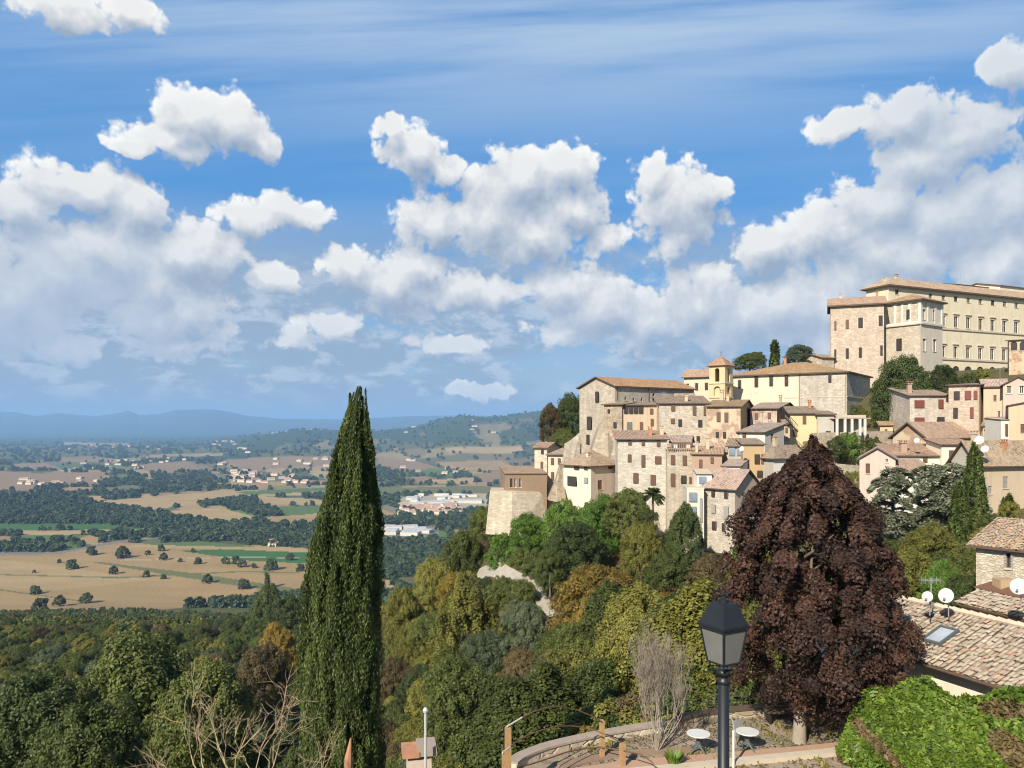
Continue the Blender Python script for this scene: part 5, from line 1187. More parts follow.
# ------------------------------------------------------------------ villages and sheds on the valley floor
def far_house(u, v, L, W, h, roofm, wallm, label, cat, group, rz, flat=False):
    zt = -250.0
    for _ in range(6):
        D = max(-zt, 150) * F / (v - HV); xg = (u - HU) / F * D; zt = tz1(xg, D)
    if D < 1050: return None
    mb = MB(); mb.box((0, 0, h / 2 - 1), (L, W, h + 2), 0)
    if flat: mb.box((0, 0, h + .4), (L + .6, W + .6, .8), 1)
    else:
        roof_on(mb, Vector((-L/2, -W/2, 0)), Vector((1, 0, 0)), Vector((0, 1, 0)), L, W, h, 'gR', W * .22, .5, .3)
        for f_ in range(len(mb.m) - 12, len(mb.m)): mb.m[f_] = 1
    o = mb.build('warehouse' if flat else 'farmhouse', [M[wallm], M[roofm]], None, (xg, D, zt)); o.rotation_euler = (0, 0, rz)
    return tag(o, label, cat, group)
M['shedroof'] = m_plain('pale metal roofing', (.46, .46, .45), .7, var=.4, scale=.1)
M['farroof'] = m_plain('far terracotta roofs', (.40, .26, .18), .9, var=.3, scale=.1)
M['farwall'] = m_plain('far rendered walls', (.60, .52, .42), .9, var=.2, scale=.1)
VIL = [(62, 482, 48, 3, 16, 'in the village at the left of the valley'), (112, 464, 34, 5, 12, 'scattered above the village fields'), (245, 477, 15, 6, 22, 'in the town left of the tall cypress'), (285, 479, 26, 4, 14, 'in the town left of the tall cypress'),
       (298, 430, 26, 4, 14, 'on the low hill left of the cypress'), (235, 444, 22, 3, 12, 'on the far plain by the low hill'), (170, 461, 24, 3, 7, 'scattered above the village fields'), (300, 453, 30, 3, 8, 'along the brown ridge'),
       (455, 435, 50, 7, 14, 'on the hills right of the cypress'), (425, 456, 40, 4, 8, 'on the hills right of the cypress'), (430, 510, 30, 5, 40, 'beside the pale industrial sheds'), (268, 545, 14, 2, 3, 'at the green field edge'), (26, 521, 6, 1, 2, 'by the left green field'),
       (80, 447, 80, 3, 9, 'on the far plain by the low hill'), (225, 463, 12, 2, 4, 'in the town left of the tall cypress')]
for (u, v, su, sv, n, wh) in VIL:
    for k in range(n):
        a, b = rg.uniform(-1, 1), rg.uniform(-1, 1)
        vq = v + b * sv; D = 250 * F / (vq - HV) if vq > 436 else 9000
        k_ = 1.0 + min(D, 9000) / 5200
        far_house(u + a * su, max(vq, 436), rg.uniform(12, 22) * k_, rg.uniform(9, 13) * k_, rg.uniform(6, 9), 'farroof', 'farwall', f'small pale house {wh}', 'house', f'houses {wh}', rg.uniform(-.5, .5))
for k in range(46):
    if k < 36: u, v = rg.uniform(402, 486), rg.uniform(495.5, 506)
    else: u, v = rg.uniform(380, 432), rg.uniform(527, 535)
    wh = 'in the pale industrial area right of the cypress' if k < 36 else 'at the car lot below the industrial area'
    far_house(u, v, rg.uniform(22, 52), rg.uniform(18, 34), rg.uniform(6, 9), 'shedroof', 'farwall', f'flat white roofed shed {wh}', 'warehouse', f'sheds {wh}', rg.uniform(-.3, .3), True)
# ------------------------------------------------------------------ near things
rg = np.random.default_rng(77)
# tall cypress: vertical plumes of sprays
def cypress(u, vtop, D, wpx, n, leaf, name, label, vb=None, seed=1, plumes=46, group=None, tips=(), widest=.30, mat='leaf_cypress', lean=None, shape=None):
    rg = np.random.default_rng(seed); top = px(u, vtop, D); g = tz1(top.x, top.y) if vb is None else (HV - vb) / F * D
    H = top.z - g; Wd = wpx / F * D / 2
    root = empty(name, (top.x, top.y, g), label, 'cypress', group)
    prof = lambda t: np.interp(t, [0, .04, .12, widest, .5, .68, .82, .92, 1], [.5, .86, .95, 1, .93, .74, .52, .30, .03])
    if shape: prof = lambda t: np.interp(t, *shape)
    # plumes: near-vertical flames, each starting somewhere on the body and leaning outwards a little
    pa = rg.uniform(0, 6.283, plumes * 6); pt = rg.uniform(0, .93, plumes * 6); pl = rg.uniform(.08, .2, plumes * 6); pt = pt * (1.0 - pl) / .93; pr_ = rg.normal(1, .085, plumes * 6)
    k = rg.integers(0, plumes * 6, n); s = rg.random(n)
    t = np.clip(pt[k] + pl[k] * s, 0, 1); rad = prof(np.clip(np.maximum(pt[k] + pl[k] * s * .75, t - .03), 0, 1)) * Wd * pr_[k]
    plw = Wd * .17 * (1 - s) ** .7 + .03
    outw = .84 + .2 * np.sin(s * 2.6)
    a = pa[k] + rg.normal(0, 1, n) * (.13 * (1 - s) + .02)
    r = rad * outw * rg.uniform(.88, 1.04, n) - plw * .3 * rg.random(n)
    r = r * .90 * np.interp(t, [.86, 1.0], [1, .5])
    hol = fnoise(np.mod(a, 6.283) * 2.2 * Wd, t * H * .55, 1.1, seed) < -.30; r = np.where(hol, r * .86, r)
    wob = .05 * Wd * np.sin(pa[k] * 5 + t * 9)
    Pp = np.stack([np.cos(a) * (r + wob), np.sin(a) * (r + wob), t * H], 1)
    if lean: Pp[:, 0] += np.interp(t, *lean[0]) * Wd
    for (tu, tv, ww) in tips:   # extra tips beside the leader
        q = px(tu, tv, D); m = rg.random(n) < .10; tt = rg.random(m.sum()); zt_ = (q.z - g) * (1 - .3 * tt)
        aa = rg.uniform(0, 6.28, m.sum()); rr = ww / F * D / 2 * np.minimum(1, tt * 1.6 + .05)
        Pp[m] = np.stack([(q.x - top.x) * (1 - .25 * tt) + np.cos(aa) * rr, np.sin(aa) * rr, zt_], 1)
    out = np.stack([np.cos(a), np.sin(a), np.zeros(n)], 1)
    keep_ = ~(hol & (rg.random(n) < .6))
    N_ = out * .6 + unit(rg, n) * .8; N_ /= np.linalg.norm(N_, axis=1, keepdims=True)
    up = np.array([0, 0, 1.]) + out * .22 + unit(rg, n) * .30
    ct = rg.random(plumes * 6)
    v, f, tn = leaves(Pp[keep_], N_[keep_], leaf, rg, aspect=3.0, up=up[keep_], tone=np.clip(ct[k] * .7 + .3 * rg.random(n), 0, 1)[keep_])
    me = np_mesh('crown', v, f, {'tone': ('FLOAT', tn)}); link('crown', me, M[mat], root)
    mb = MB(); zs = np.linspace(.02, .90, 14)
    mb.tube([(float(np.interp(z, *lean[0])) * Wd if lean else 0, 0, H * z) for z in zs], [float(prof(z)) * Wd * .60 for z in zs], 10); mb.build('dark_core', M['leaf_dark'], root)  # solid dark core put in to read as shade inside the hollows
    mb = MB(); mb.tube([(0, 0, -1.5), (0, 0, H * .5)], [max(.05 * Wd * 2, .1), .08], 8); mb.build('trunk', M['bark'], root)
    return root
CYV = lambda v: (880 - v) / (880 - 386)
cyv = [880, 760, 669, 600, 572, 530, 505, 480, 455, 430, 405, 392, 386]; cyl = [299, 300, 301, 305, 307, 316, 323, 331, 333.5, 340, 349, 355.5, 359.5]; cyr = [383, 383, 382.5, 382, 381, 380, 376.5, 375.5, 374, 370.5, 367, 364.5, 362]
CSH = ([CYV(v) for v in cyv], [(b - a) / 2 / 43.5 for a, b in zip(cyl, cyr)]); CLN = (([CYV(v) for v in cyv], [((b + a) / 2 - 361) / 43.5 for a, b in zip(cyl, cyr)]),)
cypress(361, 386, 24, 87, 420000, .033, 'tall_cypress', 'very tall dark green cypress column left of centre against the valley', vb=880, seed=4, plumes=90, tips=((350, 394, 9),), widest=.42, lean=CLN, shape=CSH)
cypress(774.5, 341, 194, 8, 2600, .6, 'small_cypress', 'tiny pointed cypress above the convent roof', vb=372, seed=5, plumes=6)
cypress(974, 442, 88, 23, 16000, .3, 'cypress', 'slim bright green cypress between the cedar and the wide tan house', vb=575, seed=6, plumes=20, mat='leaf_cypress')
cypress(960, 482, 86, 19, 10000, .3, 'cypress', 'darker shorter cypress touching the slim bright one', vb=575, seed=8, plumes=16)
cypress(1007, 492, 92, 12, 4000, .3, 'small_cypress', 'little dark cypress before the wide tan house wall', vb=530, seed=9, plumes=8)
cypress(267, 572.5, 1180, 3, 700, 3.2, 'small_cypress', 'tiny cypress alone in the stubble field', vb=592, seed=10, plumes=4)

# cedars with level drooping tiers
def cedar(u, vtop, D, wpx, vb, seed, label, n=30000, density=11):
    rg = np.random.default_rng(seed); rr = random.Random(seed); top = px(u, vtop, D); g = (HV - vb) / F * D; H = top.z - g; W_ = wpx / F * D / 2
    root = empty('cedar', (top.x, top.y, g), label, 'cedar'); tb = MB(); tb.tube([(0, 0, -3), (0, 0, H * .6), (.2, 0, H * .97)], [.32, .2, .03], 8)
    P_ = []; N_ = []; T_ = []
    for k in range(density * 5):
        t = rr.uniform(.15, 1.0); z = H * t; l = W_ * min(1, (1.3 - t) * 2.0) * rr.uniform(.65, 1.05); a = rr.uniform(0, 6.283); d = np.array([math.cos(a), math.sin(a), 0]); side = np.array([-d[1], d[0], 0])
        droop = l * rr.uniform(.25, .6); m_ = int(n / (density * 5)); s = np.sqrt(rg.random(m_)); w = .30 * l * (1 - (s - .45) ** 2 * 1.5)
        off = rg.normal(0, .42, m_) * w
        zz = z + l * .22 * np.sin(s * 2.2) - droop * s ** 2.2 - np.abs(rg.normal(0, .18, m_)) - .12 * np.abs(off)
        P_.append(d * (s * l)[:, None] + side * off[:, None] + np.stack([0 * s, 0 * s, zz], 1)); N_.append(unit(rg, m_) * .55 + np.array([0, 0, .8])); T_.append(np.clip(rg.random(m_) * .6 + rr.random() * .4, 0, 1))
        tb.tube([(0, 0, z), tuple(d * l * .5 + np.array([0, 0, z + l * .15])), tuple(d * l * .95 + np.array([0, 0, z + l * .05 - droop * .8]))], [.1, .06, .02], 4)
    P_ = np.concatenate(P_); N_ = np.concatenate(N_); N_ /= np.linalg.norm(N_, axis=1, keepdims=True)
    v, f, tn = leaves(P_, N_, .2, rg, aspect=2.4, tone=np.concatenate(T_))
    link('crown', np_mesh('crown', v, f, {'tone': ('FLOAT', tn)}), M['leaf_cedar'], root); tb.build('trunk', M['bark'], root)
cedar(893, 469, 95, 62, 560, 31, 'blue grey cedar with drooping tiers, left of the pair'); cedar(946, 466, 92, 92, 560, 32, 'wide blue grey cedar with level tiers before the low white house', n=42000, density=13)
# palm on the slope
root = empty('palm_tree', px(653, 499, 113), 'small fan palm among the trees below the tall house', 'palm'); tb = MB(); tb.tube([(0, 0, -9), (0, 0, .6)], [.2, .16], 8); tb.build('trunk', M['bark'], root)
P_ = []; N_ = []; U2 = []
for k in range(46):
    a = rg.uniform(0, 6.28); e = rg.uniform(-.5, 1.3); d = np.array([math.cos(a) * math.cos(e), math.sin(a) * math.cos(e), math.sin(e)]); s = np.linspace(.15, 1, 60)
    side = np.cross(d, [0, 0, 1]); side /= np.linalg.norm(side)
    for sg in (-1, 1): P_.append(d * (1.8 * s)[:, None] + side * (sg * .18 * np.sin(s * 3))[:, None] + np.array([0, 0, .6]) - np.stack([0*s, 0*s, .7 * s ** 2], 1)); N_.append(unit(rg, 60)); U2.append(np.tile(d * .6 + side * sg, (60, 1)))
P_ = np.concatenate(P_); v, f, tn = leaves(P_, np.concatenate(N_), .13, rg, aspect=3, up=np.concatenate(U2)); link('crown', np_mesh('crown', v, f, {'tone': ('FLOAT', tn)}), M['leaf_dark'], root)

# purple-leaved plum on the terrace
ZT = -12.0
b0 = pz(799, 746, ZT); ctr = px(816, 590, 29.5)
root = empty('purple_plum_tree', b0, 'broad dark purple leaved tree on the terrace right of the street lamp', 'tree')
r2 = np.random.default_rng(5); hz = ctr.z - ZT
n = 210000; Pp, Nn, tn0 = crown_pts(r2, n, 1.0, 5.1, 0, lobes=16, clumps=380, lump=.30, fill=.35, cr=.125, low=True)
rh = np.percentile(np.hypot(Pp[:, 0], Pp[:, 1]), 97); Pp[:, :2] /= rh; z_a, z_b = np.percentile(Pp[:, 2], (.2, 99.9)); Pp[:, 2] = -4.6 + (Pp[:, 2] - z_a) * 10.3 / (z_b - z_a); Pp[:, 2] = np.clip(Pp[:, 2], -4.8, None); Pp = Pp[r2.random(n) < .9] if False else Pp
zz = Pp[:, 2] / 5.6; wx = np.interp(zz, [-1.0, -.85, -.5, -.1, .3, .55, .75, 1.0], [3.3, 3.6, 3.75, 3.7, 3.3, 2.8, 2.1, 1.5])
wx = np.interp(590 - Pp[:, 2] / .0383, [445, 460, 480, 500, 520, 560, 620, 660, 700, 716, 730], [.3, .75, 1.5, 2.25, 2.75, 3.25, 3.55, 3.55, 3.2, 2.6, 1.8]) / np.sqrt(np.maximum(1 - zz ** 2, .10)); aa_ = np.arctan2(Pp[:, 1], Pp[:, 0]); wx = wx * (1 + .09 * fnoise(aa_ * 2.0, zz * 5, 2.2, 3) + .08 * fnoise(aa_ * 5, zz * 11, 2.2, 14)); Pp[:, 0] *= wx; Pp[:, 1] *= wx
Pp[:, 0] -= np.interp(Pp[:, 2], [-4, 0], [.3, 0]); Pp += np.array([ctr.x - b0.x, ctr.y - b0.y, hz])
v, f, tn = leaves(Pp, Nn, .075, r2, aspect=1.7, tone=tn0)
link('crown', np_mesh('crown', v, f, {'tone': ('FLOAT', tn)}), M['leaf_maroon'], root)
tb = MB(); rr = random.Random(3)
tk = MB(); tk.tube([(0, 0, -.3), (0, 0, .15), (.03, 0, .9), (.1, 0, 1.9)], [.36, .27, .23, .2], 10); tb.tube([(.1, 0, 1.85), (.3, 0, 4), (.5, 0, 7.5)], [.2, .14, .03], 10)
for k in range(16):
    z = rr.uniform(1.5, 7); a = k * 2.4; l = rr.uniform(.8, 1.5); d = Vector((math.cos(a), math.sin(a), 0)); tb.tube([(.1, 0, z), Vector((.1, 0, z)) + d * l * .5 + Vector((0, 0, l * .4)), Vector((.1, 0, z)) + d * l + Vector((0, 0, l * .9))], [.08, .05, .015], 5)
tb.build('limbs', M['bark'], root, smooth=True); tk.build('trunk', M['bark_pale'], root, smooth=True)

# terrace ground, paving, walls
TD = NT('dry gravelly soil'); gp = TD.n('ShaderNodeNewGeometry').outputs['Position']
nA = TD.noise(gp, 1.3, 5, .7); nB = TD.noise(gp, 16, 4, .7); nC = TD.noise(gp, .5, 4, .6)
bb = TD.ramp(nA, [(.3, (.17, .12, .08)), (.5, (.30, .23, .16)), (.7, (.40, .32, .24))]); bb = TD.mix(TD.math('MULTIPLY', TD.ramp(nC, [(.5, (0, 0, 0)), (.62, (1, 1, 1))]), .55), bb, (.12, .13, .05)); bb = TD.mix(TD.ramp(nB, [(.55, (0, 0, 0)), (.75, (.7, .7, .7))]), bb, (.48, .40, .31))
TD.ln(bb, TD.b.inputs['Base Color']); TD.b.inputs['Roughness'].default_value = 1; TD.bump(nB, .7, .05)
edge_in = [pz(500, 790, ZT), pz(520, 769, ZT), pz(540, 761, ZT), pz(562, 755, ZT), pz(600, 747, ZT), pz(640, 739, ZT), pz(676, 732, ZT), pz(720, 724.5, ZT), pz(775, 719, ZT), pz(840, 715, ZT), pz(900, 713, ZT)]
poly = [(p.x, p.y) for p in edge_in] + [(22, 30.5), (24, 15), (14, 14), (4, 16), (-.6, 20)]
from mathutils.geometry import tessellate_polygon
def sheet(name, poly, z, mat, th=.0):
    pts = [Vector((x, y, z)) for x, y in poly]; tris = tessellate_polygon([pts]); me = bpy.data.meshes.new(name)
    n = len(pts); vs = pts + [p - Vector((0, 0, th)) for p in pts]; fs = [tuple(t) for t in tris]
    if th: fs += [(i, (i+1) % n, n + (i+1) % n, n + i) for i in range(n)]
    me.from_pydata([tuple(v) for v in vs], [], fs); return link(name, me, mat)
tag(sheet('terrace_ground', poly, ZT + .15, TD.mat, 1.5), kind='structure')
Z0 = ZT + .15
def ribbon(pts, w, h, z, name, mats, parent=None, cap=None):
    """low wall following pts (plan), w wide, h high, optional coping (overhang, thickness)"""
    out = []; P2 = [Vector((p.x, p.y, 0)) for p in pts]; mb = MB(); mc = MB()
    # refine
    Q = []
    for i in range(len(P2) - 1):
        for k in range(4):
            t = k / 4; a = P2[max(i-1, 0)]; b = P2[i]; c = P2[i+1]; d = P2[min(i+2, len(P2)-1)]
            Q.append(.5 * ((2*b) + (c - a) * t + (2*a - 5*b + 4*c - d) * t*t + (3*b - a - 3*c + d) * t**3))
    Q.append(P2[-1]); 
    def band(m, hw, z0, z1):
        L = []; 
        for i, p in enumerate(Q):
            t = (Q[min(i+1, len(Q)-1)] - Q[max(i-1, 0)]).normalized(); n = Vector((-t.y, t.x, 0)); L.append((p + n*hw, p - n*hw))
        for i in range(len(L) - 1):
            (a, b), (c, d) = L[i], L[i+1]; u = lambda p, z_: Vector((p.x, p.y, z_))
            m.face([u(a, z1), u(b, z1), u(d, z1), u(c, z1)]); m.face([u(a, z0), u(a, z1), u(c, z1), u(c, z0)]); m.face([u(b, z0), u(d, z0), u(d, z1), u(b, z1)])
        for (a, b) in (L[0], L[-1]): m.face([Vector((a.x, a.y, z0)), Vector((b.x, b.y, z0)), Vector((b.x, b.y, z1)), Vector((a.x, a.y, z1))])
    band(mb, w/2, z - 1.2, z + h); o = mb.build(name, mats[0], parent)
    if cap: band(mc, w/2 + cap[0], z + h + .003, z + h + cap[1]); mc.build('coping', mats[1], parent or o)
    return o
wpts = [pz(512, 775, ZT), pz(521, 768, ZT), pz(540, 760, ZT), pz(562, 753.5, ZT), pz(600, 745, ZT), pz(638, 738, ZT), pz(664, 734, ZT)]
M['coping'] = m_plain('pinkish stone coping', (.34, .27, .21), .9, var=.3, scale=3, bump=.3)
tag(ribbon(wpts, .36, .24, Z0, 'curved_wall', [M['stone'], M['coping']], cap=(.04, .08)), 'low curved stone wall with pinkish coping along the terrace edge', 'wall')
tag(ribbon([pz(676, 733, ZT), pz(690, 727.5, ZT), pz(725, 722, ZT), pz(770, 718, ZT), pz(840, 714, ZT)], .35, .3, Z0, 'dark_wall', [M['stone_old'], M['eave']], cap=(.04, .08)), 'low dark wall behind the two garden tables', 'wall')
M['bricks_red'] = m_brick('orange paving bricks', (.50, .23, .12), (.42, .24, .14), (.45, .38, .3))
for t_ in [M['bricks_red']]: pass
bpts = [pz(560, 781, ZT), pz(640, 770.5, ZT), pz(700, 765, ZT), pz(760, 760, ZT), pz(815, 755, ZT), pz(852, 751, ZT), pz(884, 748, ZT)]
tag(ribbon(bpts, .62, .09, Z0, 'brick_border', [M['bricks_red']]), 'orange brick border crossing the terrace in front of the tables', 'paving border')
bp2 = [pz(600, 782, ZT), pz(700, 772.5, ZT), pz(760, 766, ZT), pz(820, 760, ZT), pz(868, 755, ZT), pz(893, 757, ZT), pz(905, 768, ZT), pz(912, 790, ZT)]
tag(ribbon(bp2, .35, .16, Z0, 'kerb', [M['trim']]), 'pale stone kerb curving under the laurel hedge', 'kerb')
tag(ribbon([pz(560, 772, ZT), pz(600, 762, ZT), pz(650, 757.5, ZT), pz(700, 755, ZT)], .5, .07, Z0, 'flower_bed_edge', [M['brown_brick']]), 'brown brick edging at the foot of the handrail posts', 'edging')
# grass tufts and fallen leaves on the terrace
n = 9000; tx = rg.uniform(2, 13.5, n); ty = rg.uniform(21.5, 31.5, n); cl = fnoise(tx, ty, 2.6, 2); kp = (cl > .12)
tx, ty = tx[kp], ty[kp]; k = len(tx); NN = unit(rg, k) * np.array([1, 1, .3]); NN /= np.linalg.norm(NN, axis=1, keepdims=True)
inside = inpoly(tx, ty, poly); tx, ty, NN = tx[inside], ty[inside], NN[inside]; k = len(tx)
v, f, tn = leaves(np.stack([tx, ty, np.full(k, Z0 + .05)], 1), NN, .07, rg, aspect=2.2, up=np.tile([0, 0, 1.], (k, 1)) + unit(rg, k) * .4)
tag(link('grass', np_mesh('grass', v, f, {'tone': ('FLOAT', tn)}), M['leaf_olive']), kind='stuff')
n = 7000; tx = rg.uniform(2, 14, n); ty = rg.uniform(21.5, 31.5, n); inside = inpoly(tx, ty, poly); tx, ty = tx[inside], ty[inside]; k = len(tx)
NN = unit(rg, k) * .35 + np.array([0, 0, 1.]); NN /= np.linalg.norm(NN, axis=1, keepdims=True)
v, f, tn = leaves(np.stack([tx, ty, np.full(k, Z0 + .03)], 1), NN, .06, rg, aspect=1.3)
tag(link('leaves', np_mesh('leaves', v, f, {'tone': ('FLOAT', tn)}), M['leaf_brown']), kind='stuff')

# ---- street lamp
L0 = px(723.5, 772, 7.2); base = Vector((L0.x, 7.2, tz1(L0.x, 7.2)))
S = 7.2 / F; zof = lambda v: (HV - v) * S - base.z
lamp = empty('street_lamp', base, 'black street lamp with a four sided glazed lantern on a slim post', 'street lamp', rz=R(45 - 15))
m = MB(); zc = zof(673); m.lathe([(.16, 0), (.16, .12), (.11, .2), (.075, .5), (.062, .6), (.052, zc - .1)], n=20)
m.lathe([(.052, zc - .1), (.062, zc - .09), (.062, zc - .06), (.046, zc - .05), (.046, zc - .02), (.064, zc - .015), (.066, zc + .02), (.05, zc + .04), (.0001, zc + .05)], n=20)
m.build('post', M['iron'], lamp, smooth=True)
zb_, zt_, ze_, zp_ = zof(661.5), zof(628), zof(625), zof(601)
hb, ht_, he = 15.2 * S * 1.41 / 2 * 1.02, 22.4 * S * 1.41 / 2, 24.5 * S * 1.41 / 2
m = MB()
for i in range(4):
    a0 = i * math.pi / 2 + math.pi / 4; a1 = a0 + math.pi / 2
    q = lambda a, r, z: Vector((math.cos(a) * r * 1.414, math.sin(a) * r * 1.414, z))
    m.tube([q(a0, hb, zb_), q(a0, ht_, zt_)], .010, 6)
    m.tube([q(a0, hb, zb_), q(a1, hb, zb_)], .010, 6); m.tube([q(a0, ht_, zt_), q(a1, ht_, zt_)], .010, 6)
m.build('lantern_frame', M['iron'], lamp)
G = NT('frosted lamp glass'); G.b.inputs['Base Color'].default_value = (.42, .41, .37, 1); G.b.inputs['Roughness'].default_value = .35
cg = G.n('ShaderNodeTexCoord').outputs['Object']; G.ln(G.mix(G.noise(cg, 6, 3), (.24, .235, .21), (.36, .355, .32)), G.b.inputs['Base Color'])
tg = G.n('ShaderNodeBsdfTranslucent', {0: (.38, .37, .33, 1)}); mg = G.n('ShaderNodeMixShader', {0: .45}); G.ln(G.b.outputs[0], mg.inputs[1]); G.ln(tg.outputs[0], mg.inputs[2]); G.ln(mg.outputs[0], G.out.inputs[0])
for i in range(4):
    a0 = i * math.pi / 2 + math.pi / 4; a1 = a0 + math.pi / 2; k_ = .985
    m = MB(); m.face([q(a0, hb * k_, zb_), q(a1, hb * k_, zb_), q(a1, ht_ * k_, zt_), q(a0, ht_ * k_, zt_)]); m.build('pane', G.mat, lamp)
m = MB()
prof = [(he, ze_ - .012), (he, ze_ + .012), (he * .80, ze_ + .085), (he * .62, zp_ - .045), (he * .5, zp_ - .02), (he * .2, zp_ + .0)]
for j in range(len(prof) - 1):
    for i in range(4):
        a0 = i * math.pi / 2 + math.pi / 4; a1 = a0 + math.pi / 2
        m.face([q(a0, *prof[j]), q(a1, *prof[j]), q(a1, *prof[j+1]), q(a0, *prof[j+1])])
m.face([q(i * math.pi / 2 + math.pi / 4, prof[0][0], prof[0][1]) for i in range(4)])
m.lathe([(.05, zp_ - .005), (.05, zp_ + .02), (.02, zp_ + .03), (.018, zp_ + .045), (.03, zp_ + .06), (.0001, zp_ + .085)], n=12)
rf = m.build('lantern_roof', M['iron'], lamp)
m = MB(); zk = zof(668)
for i in range(4):
    a = i * math.pi / 2 + math.pi / 4; pts = []
    for s in range(9):
        t_ = s / 8; r = hb * 1.35 * math.sin(t_ * 1.9) * (1 - .10 * t_) / math.sin(1.57) * .99; pts.append(Vector((math.cos(a) * r, math.sin(a) * r, zc + .02 + (zb_ - zc - .02) * t_ ** 1.5)))
    m.tube(pts, .009, 6)
m.build('bracket', M['iron'], lamp)
m = MB(); m.lathe([(.02, zb_ - .1), (.035, zb_ - .07), (.02, zb_ - .03), (.04, zb_ - .005), (.0001, zb_)], n=12); m.build('lamp_holder', M['galv'], lamp)

# ---- garden tables
def garden_table(u, v, label):
    top = pz(u, v, Z0 + .72); root = empty('garden_table', (top.x, top.y, Z0), label, 'table', 'round white garden tables on the terrace')
    m = MB(); m.lathe([(.0001, .69), (.38, .69), (.41, .70), (.42, .72), (.41, .735), (.0001, .735)], n=28); m.build('tabletop', M['plastic'], root)
    m = MB(); m.tube([(0, 0, .2), (0, 0, .68)], [.085, .075], 12); m.build('pedestal', M['plastic_grey'], root)
    for k in range(4):
        a = k * math.pi / 2 + .5; d = Vector((math.cos(a), math.sin(a), 0)); m = MB(); m.tube([d * .03 + Vector((0, 0, .34)), d * .2 + Vector((0, 0, .2)), d * .42 + Vector((0, 0, .04))], [.05, .042, .03], 6); m.build('leg', M['plastic_grey'], root)
    return root
garden_table(698.5, 733.5, 'round white garden table with splayed grey legs, clear of the lamp post'); garden_table(747.5, 731.5, 'round white garden table on a grey foot, right of the lamp post')
# folded chair leaning on the second table
q0 = pz(738.5, 744, Z0); root = empty('folded_chair', q0, 'folded grey chair leaning on the right hand garden table', 'chair', rz=.5)
m = MB(); m.box((0, 0, .62), (.42, .05, .55), rx=-.25); m.build('seat', M['galv'], root); m = MB()
for x in (-.22, .22): m.tube([(x, -.12, 0), (x, .1, .95)], .016, 6)
m.build('frame', M['galv'], root)
q0 = pz(733.5, 768, Z0); m = MB(); m.lathe([(.045, 0), (.045, 1.22), (.055, 1.23), (.055, 1.28), (.0001, 1.31)], n=10); tag(m.build('white_post', M['plastic'], None, (q0.x, q0.y, Z0), smooth=False), 'thin white garden post beside the lamp post', 'post')
q0 = pz(781, 722, Z0); m = empty('garden_bench', q0, 'low dark wooden bench at the end of the terrace beside the purple tree', 'bench', rz=.05); root = m
m = MB(); 
for k in range(4): m.box((0, -.22 + k * .14, .45), (1.25, .12, .04))
m.build('seat', M['eave'], root); m = MB()
for k in range(3): m.box((0, .34 + k*.03, .6 + k * .13), (1.25, .03, .10))
m.build('backrest', M['eave'], root)
for x in (-.5, .5): m = MB(); m.box((x, 0, .215), (.07, .5, .43)); m.build('leg', M['iron'], root)
# garden urn / finial on the border
q0 = pz(850, 750, Z0); m = MB(); m.lathe([(.11, 0), (.11, .05), (.06, .1), (.05, .2), (.07, .28), (.09, .33), (.05, .36), (.05, .42), (.09, .46), (.09, .5), (.0001, .5)], n=14); tag(m.build('stone_baluster', M['trim'], None, (q0.x, q0.y, Z0), smooth=True), 'little pale stone baluster standing alone by the hedge', 'baluster')
q0 = pz(883, 764, Z0); m = MB(); m.lathe([(.05, 0), (.05, .25), (.07, .28), (.07, .33), (.0001, .36)], n=8); tag(m.build('garden_light', M['galv'], None, (q0.x, q0.y, Z0)), 'short metal garden light on the kerb under the hedge', 'garden light')
# fence posts and wire behind
for k, (u, vt, vb) in enumerate(((644, 694, 733), (687, 700, 725), (715, 690, 721), (742, 692, 720), (783, 676, 714))):
    q0 = pz(u, vb, ZT - .1); h = (vb - vt) / F * q0.y
    fence = fence if k else empty('wire_fence', q0, 'thin green wire fence along the back of the terrace', 'fence')
    m = MB(); m.tube([q0 - fence.location, q0 - fence.location + Vector((0, 0, h))], .022, 6); m.build('post', M['greenp'], fence)
    if k:
        w_ = MB()
        for zf in np.linspace(.08, min(h, hp) - .05, 9): w_.tube([qp - fence.location + Vector((0, 0, zf)), q0 - fence.location + Vector((0, 0, zf))], .0035, 3, cap=False)
        w_.build('wire', M['galv'], fence)
    qp, hp = q0, h
# stair handrail: wooden posts, rusty curved rails
hr = empty('handrail', pz(602, 757, Z0), 'wooden posts carrying rusty curved rails beside the terrace steps', 'handrail'); ho = hr.location
def post(u, vb, vt, D, w): 
    a = px(u, vb, D) - ho; b_ = px(u, vt, D) - ho; m = MB(); m.box(((a + b_) / 2), (w, w, (b_ - a).length), rz=.3); m.box(b_ + Vector((0, 0, .02)), (w * .8, w * .8, .04), rz=.3); m.build('post', M['wood'], hr)
post(508, 800, 728, 24.2, .17); post(504.3, 800, 752, 23.4, .13); post(602, 757, 721, 27.4, .15); post(622.5, 766, 744, 26.6, .17)
def rail(pts, r, mat): m = MB(); m.tube([px(*p) - ho for p in pts], r, 6); m.build('rail', M[mat], hr)
rail([(507, 726.5, 24.1), (522, 717.5, 24.6)], .028, 'pole'); rail([(522, 717.5, 24.6), (535, 711, 25.1), (549, 707, 25.6), (563, 706.5, 26.2), (577, 710, 26.7), (590, 715, 27), (602, 722, 27.3)], .022, 'rust')
rail([(502.5, 753, 23.3), (510, 747, 23.7)], .028, 'pole'); rail([(510, 747, 23.7), (518, 740, 24.2), (528, 735, 24.6), (542, 730, 25.2), (557, 726.5, 25.8), (572, 726, 26.4), (586, 727.5, 26.7), (597, 731, 26.7), (610, 737, 26.6), (623, 743.5, 26.6)], .022, 'rust')
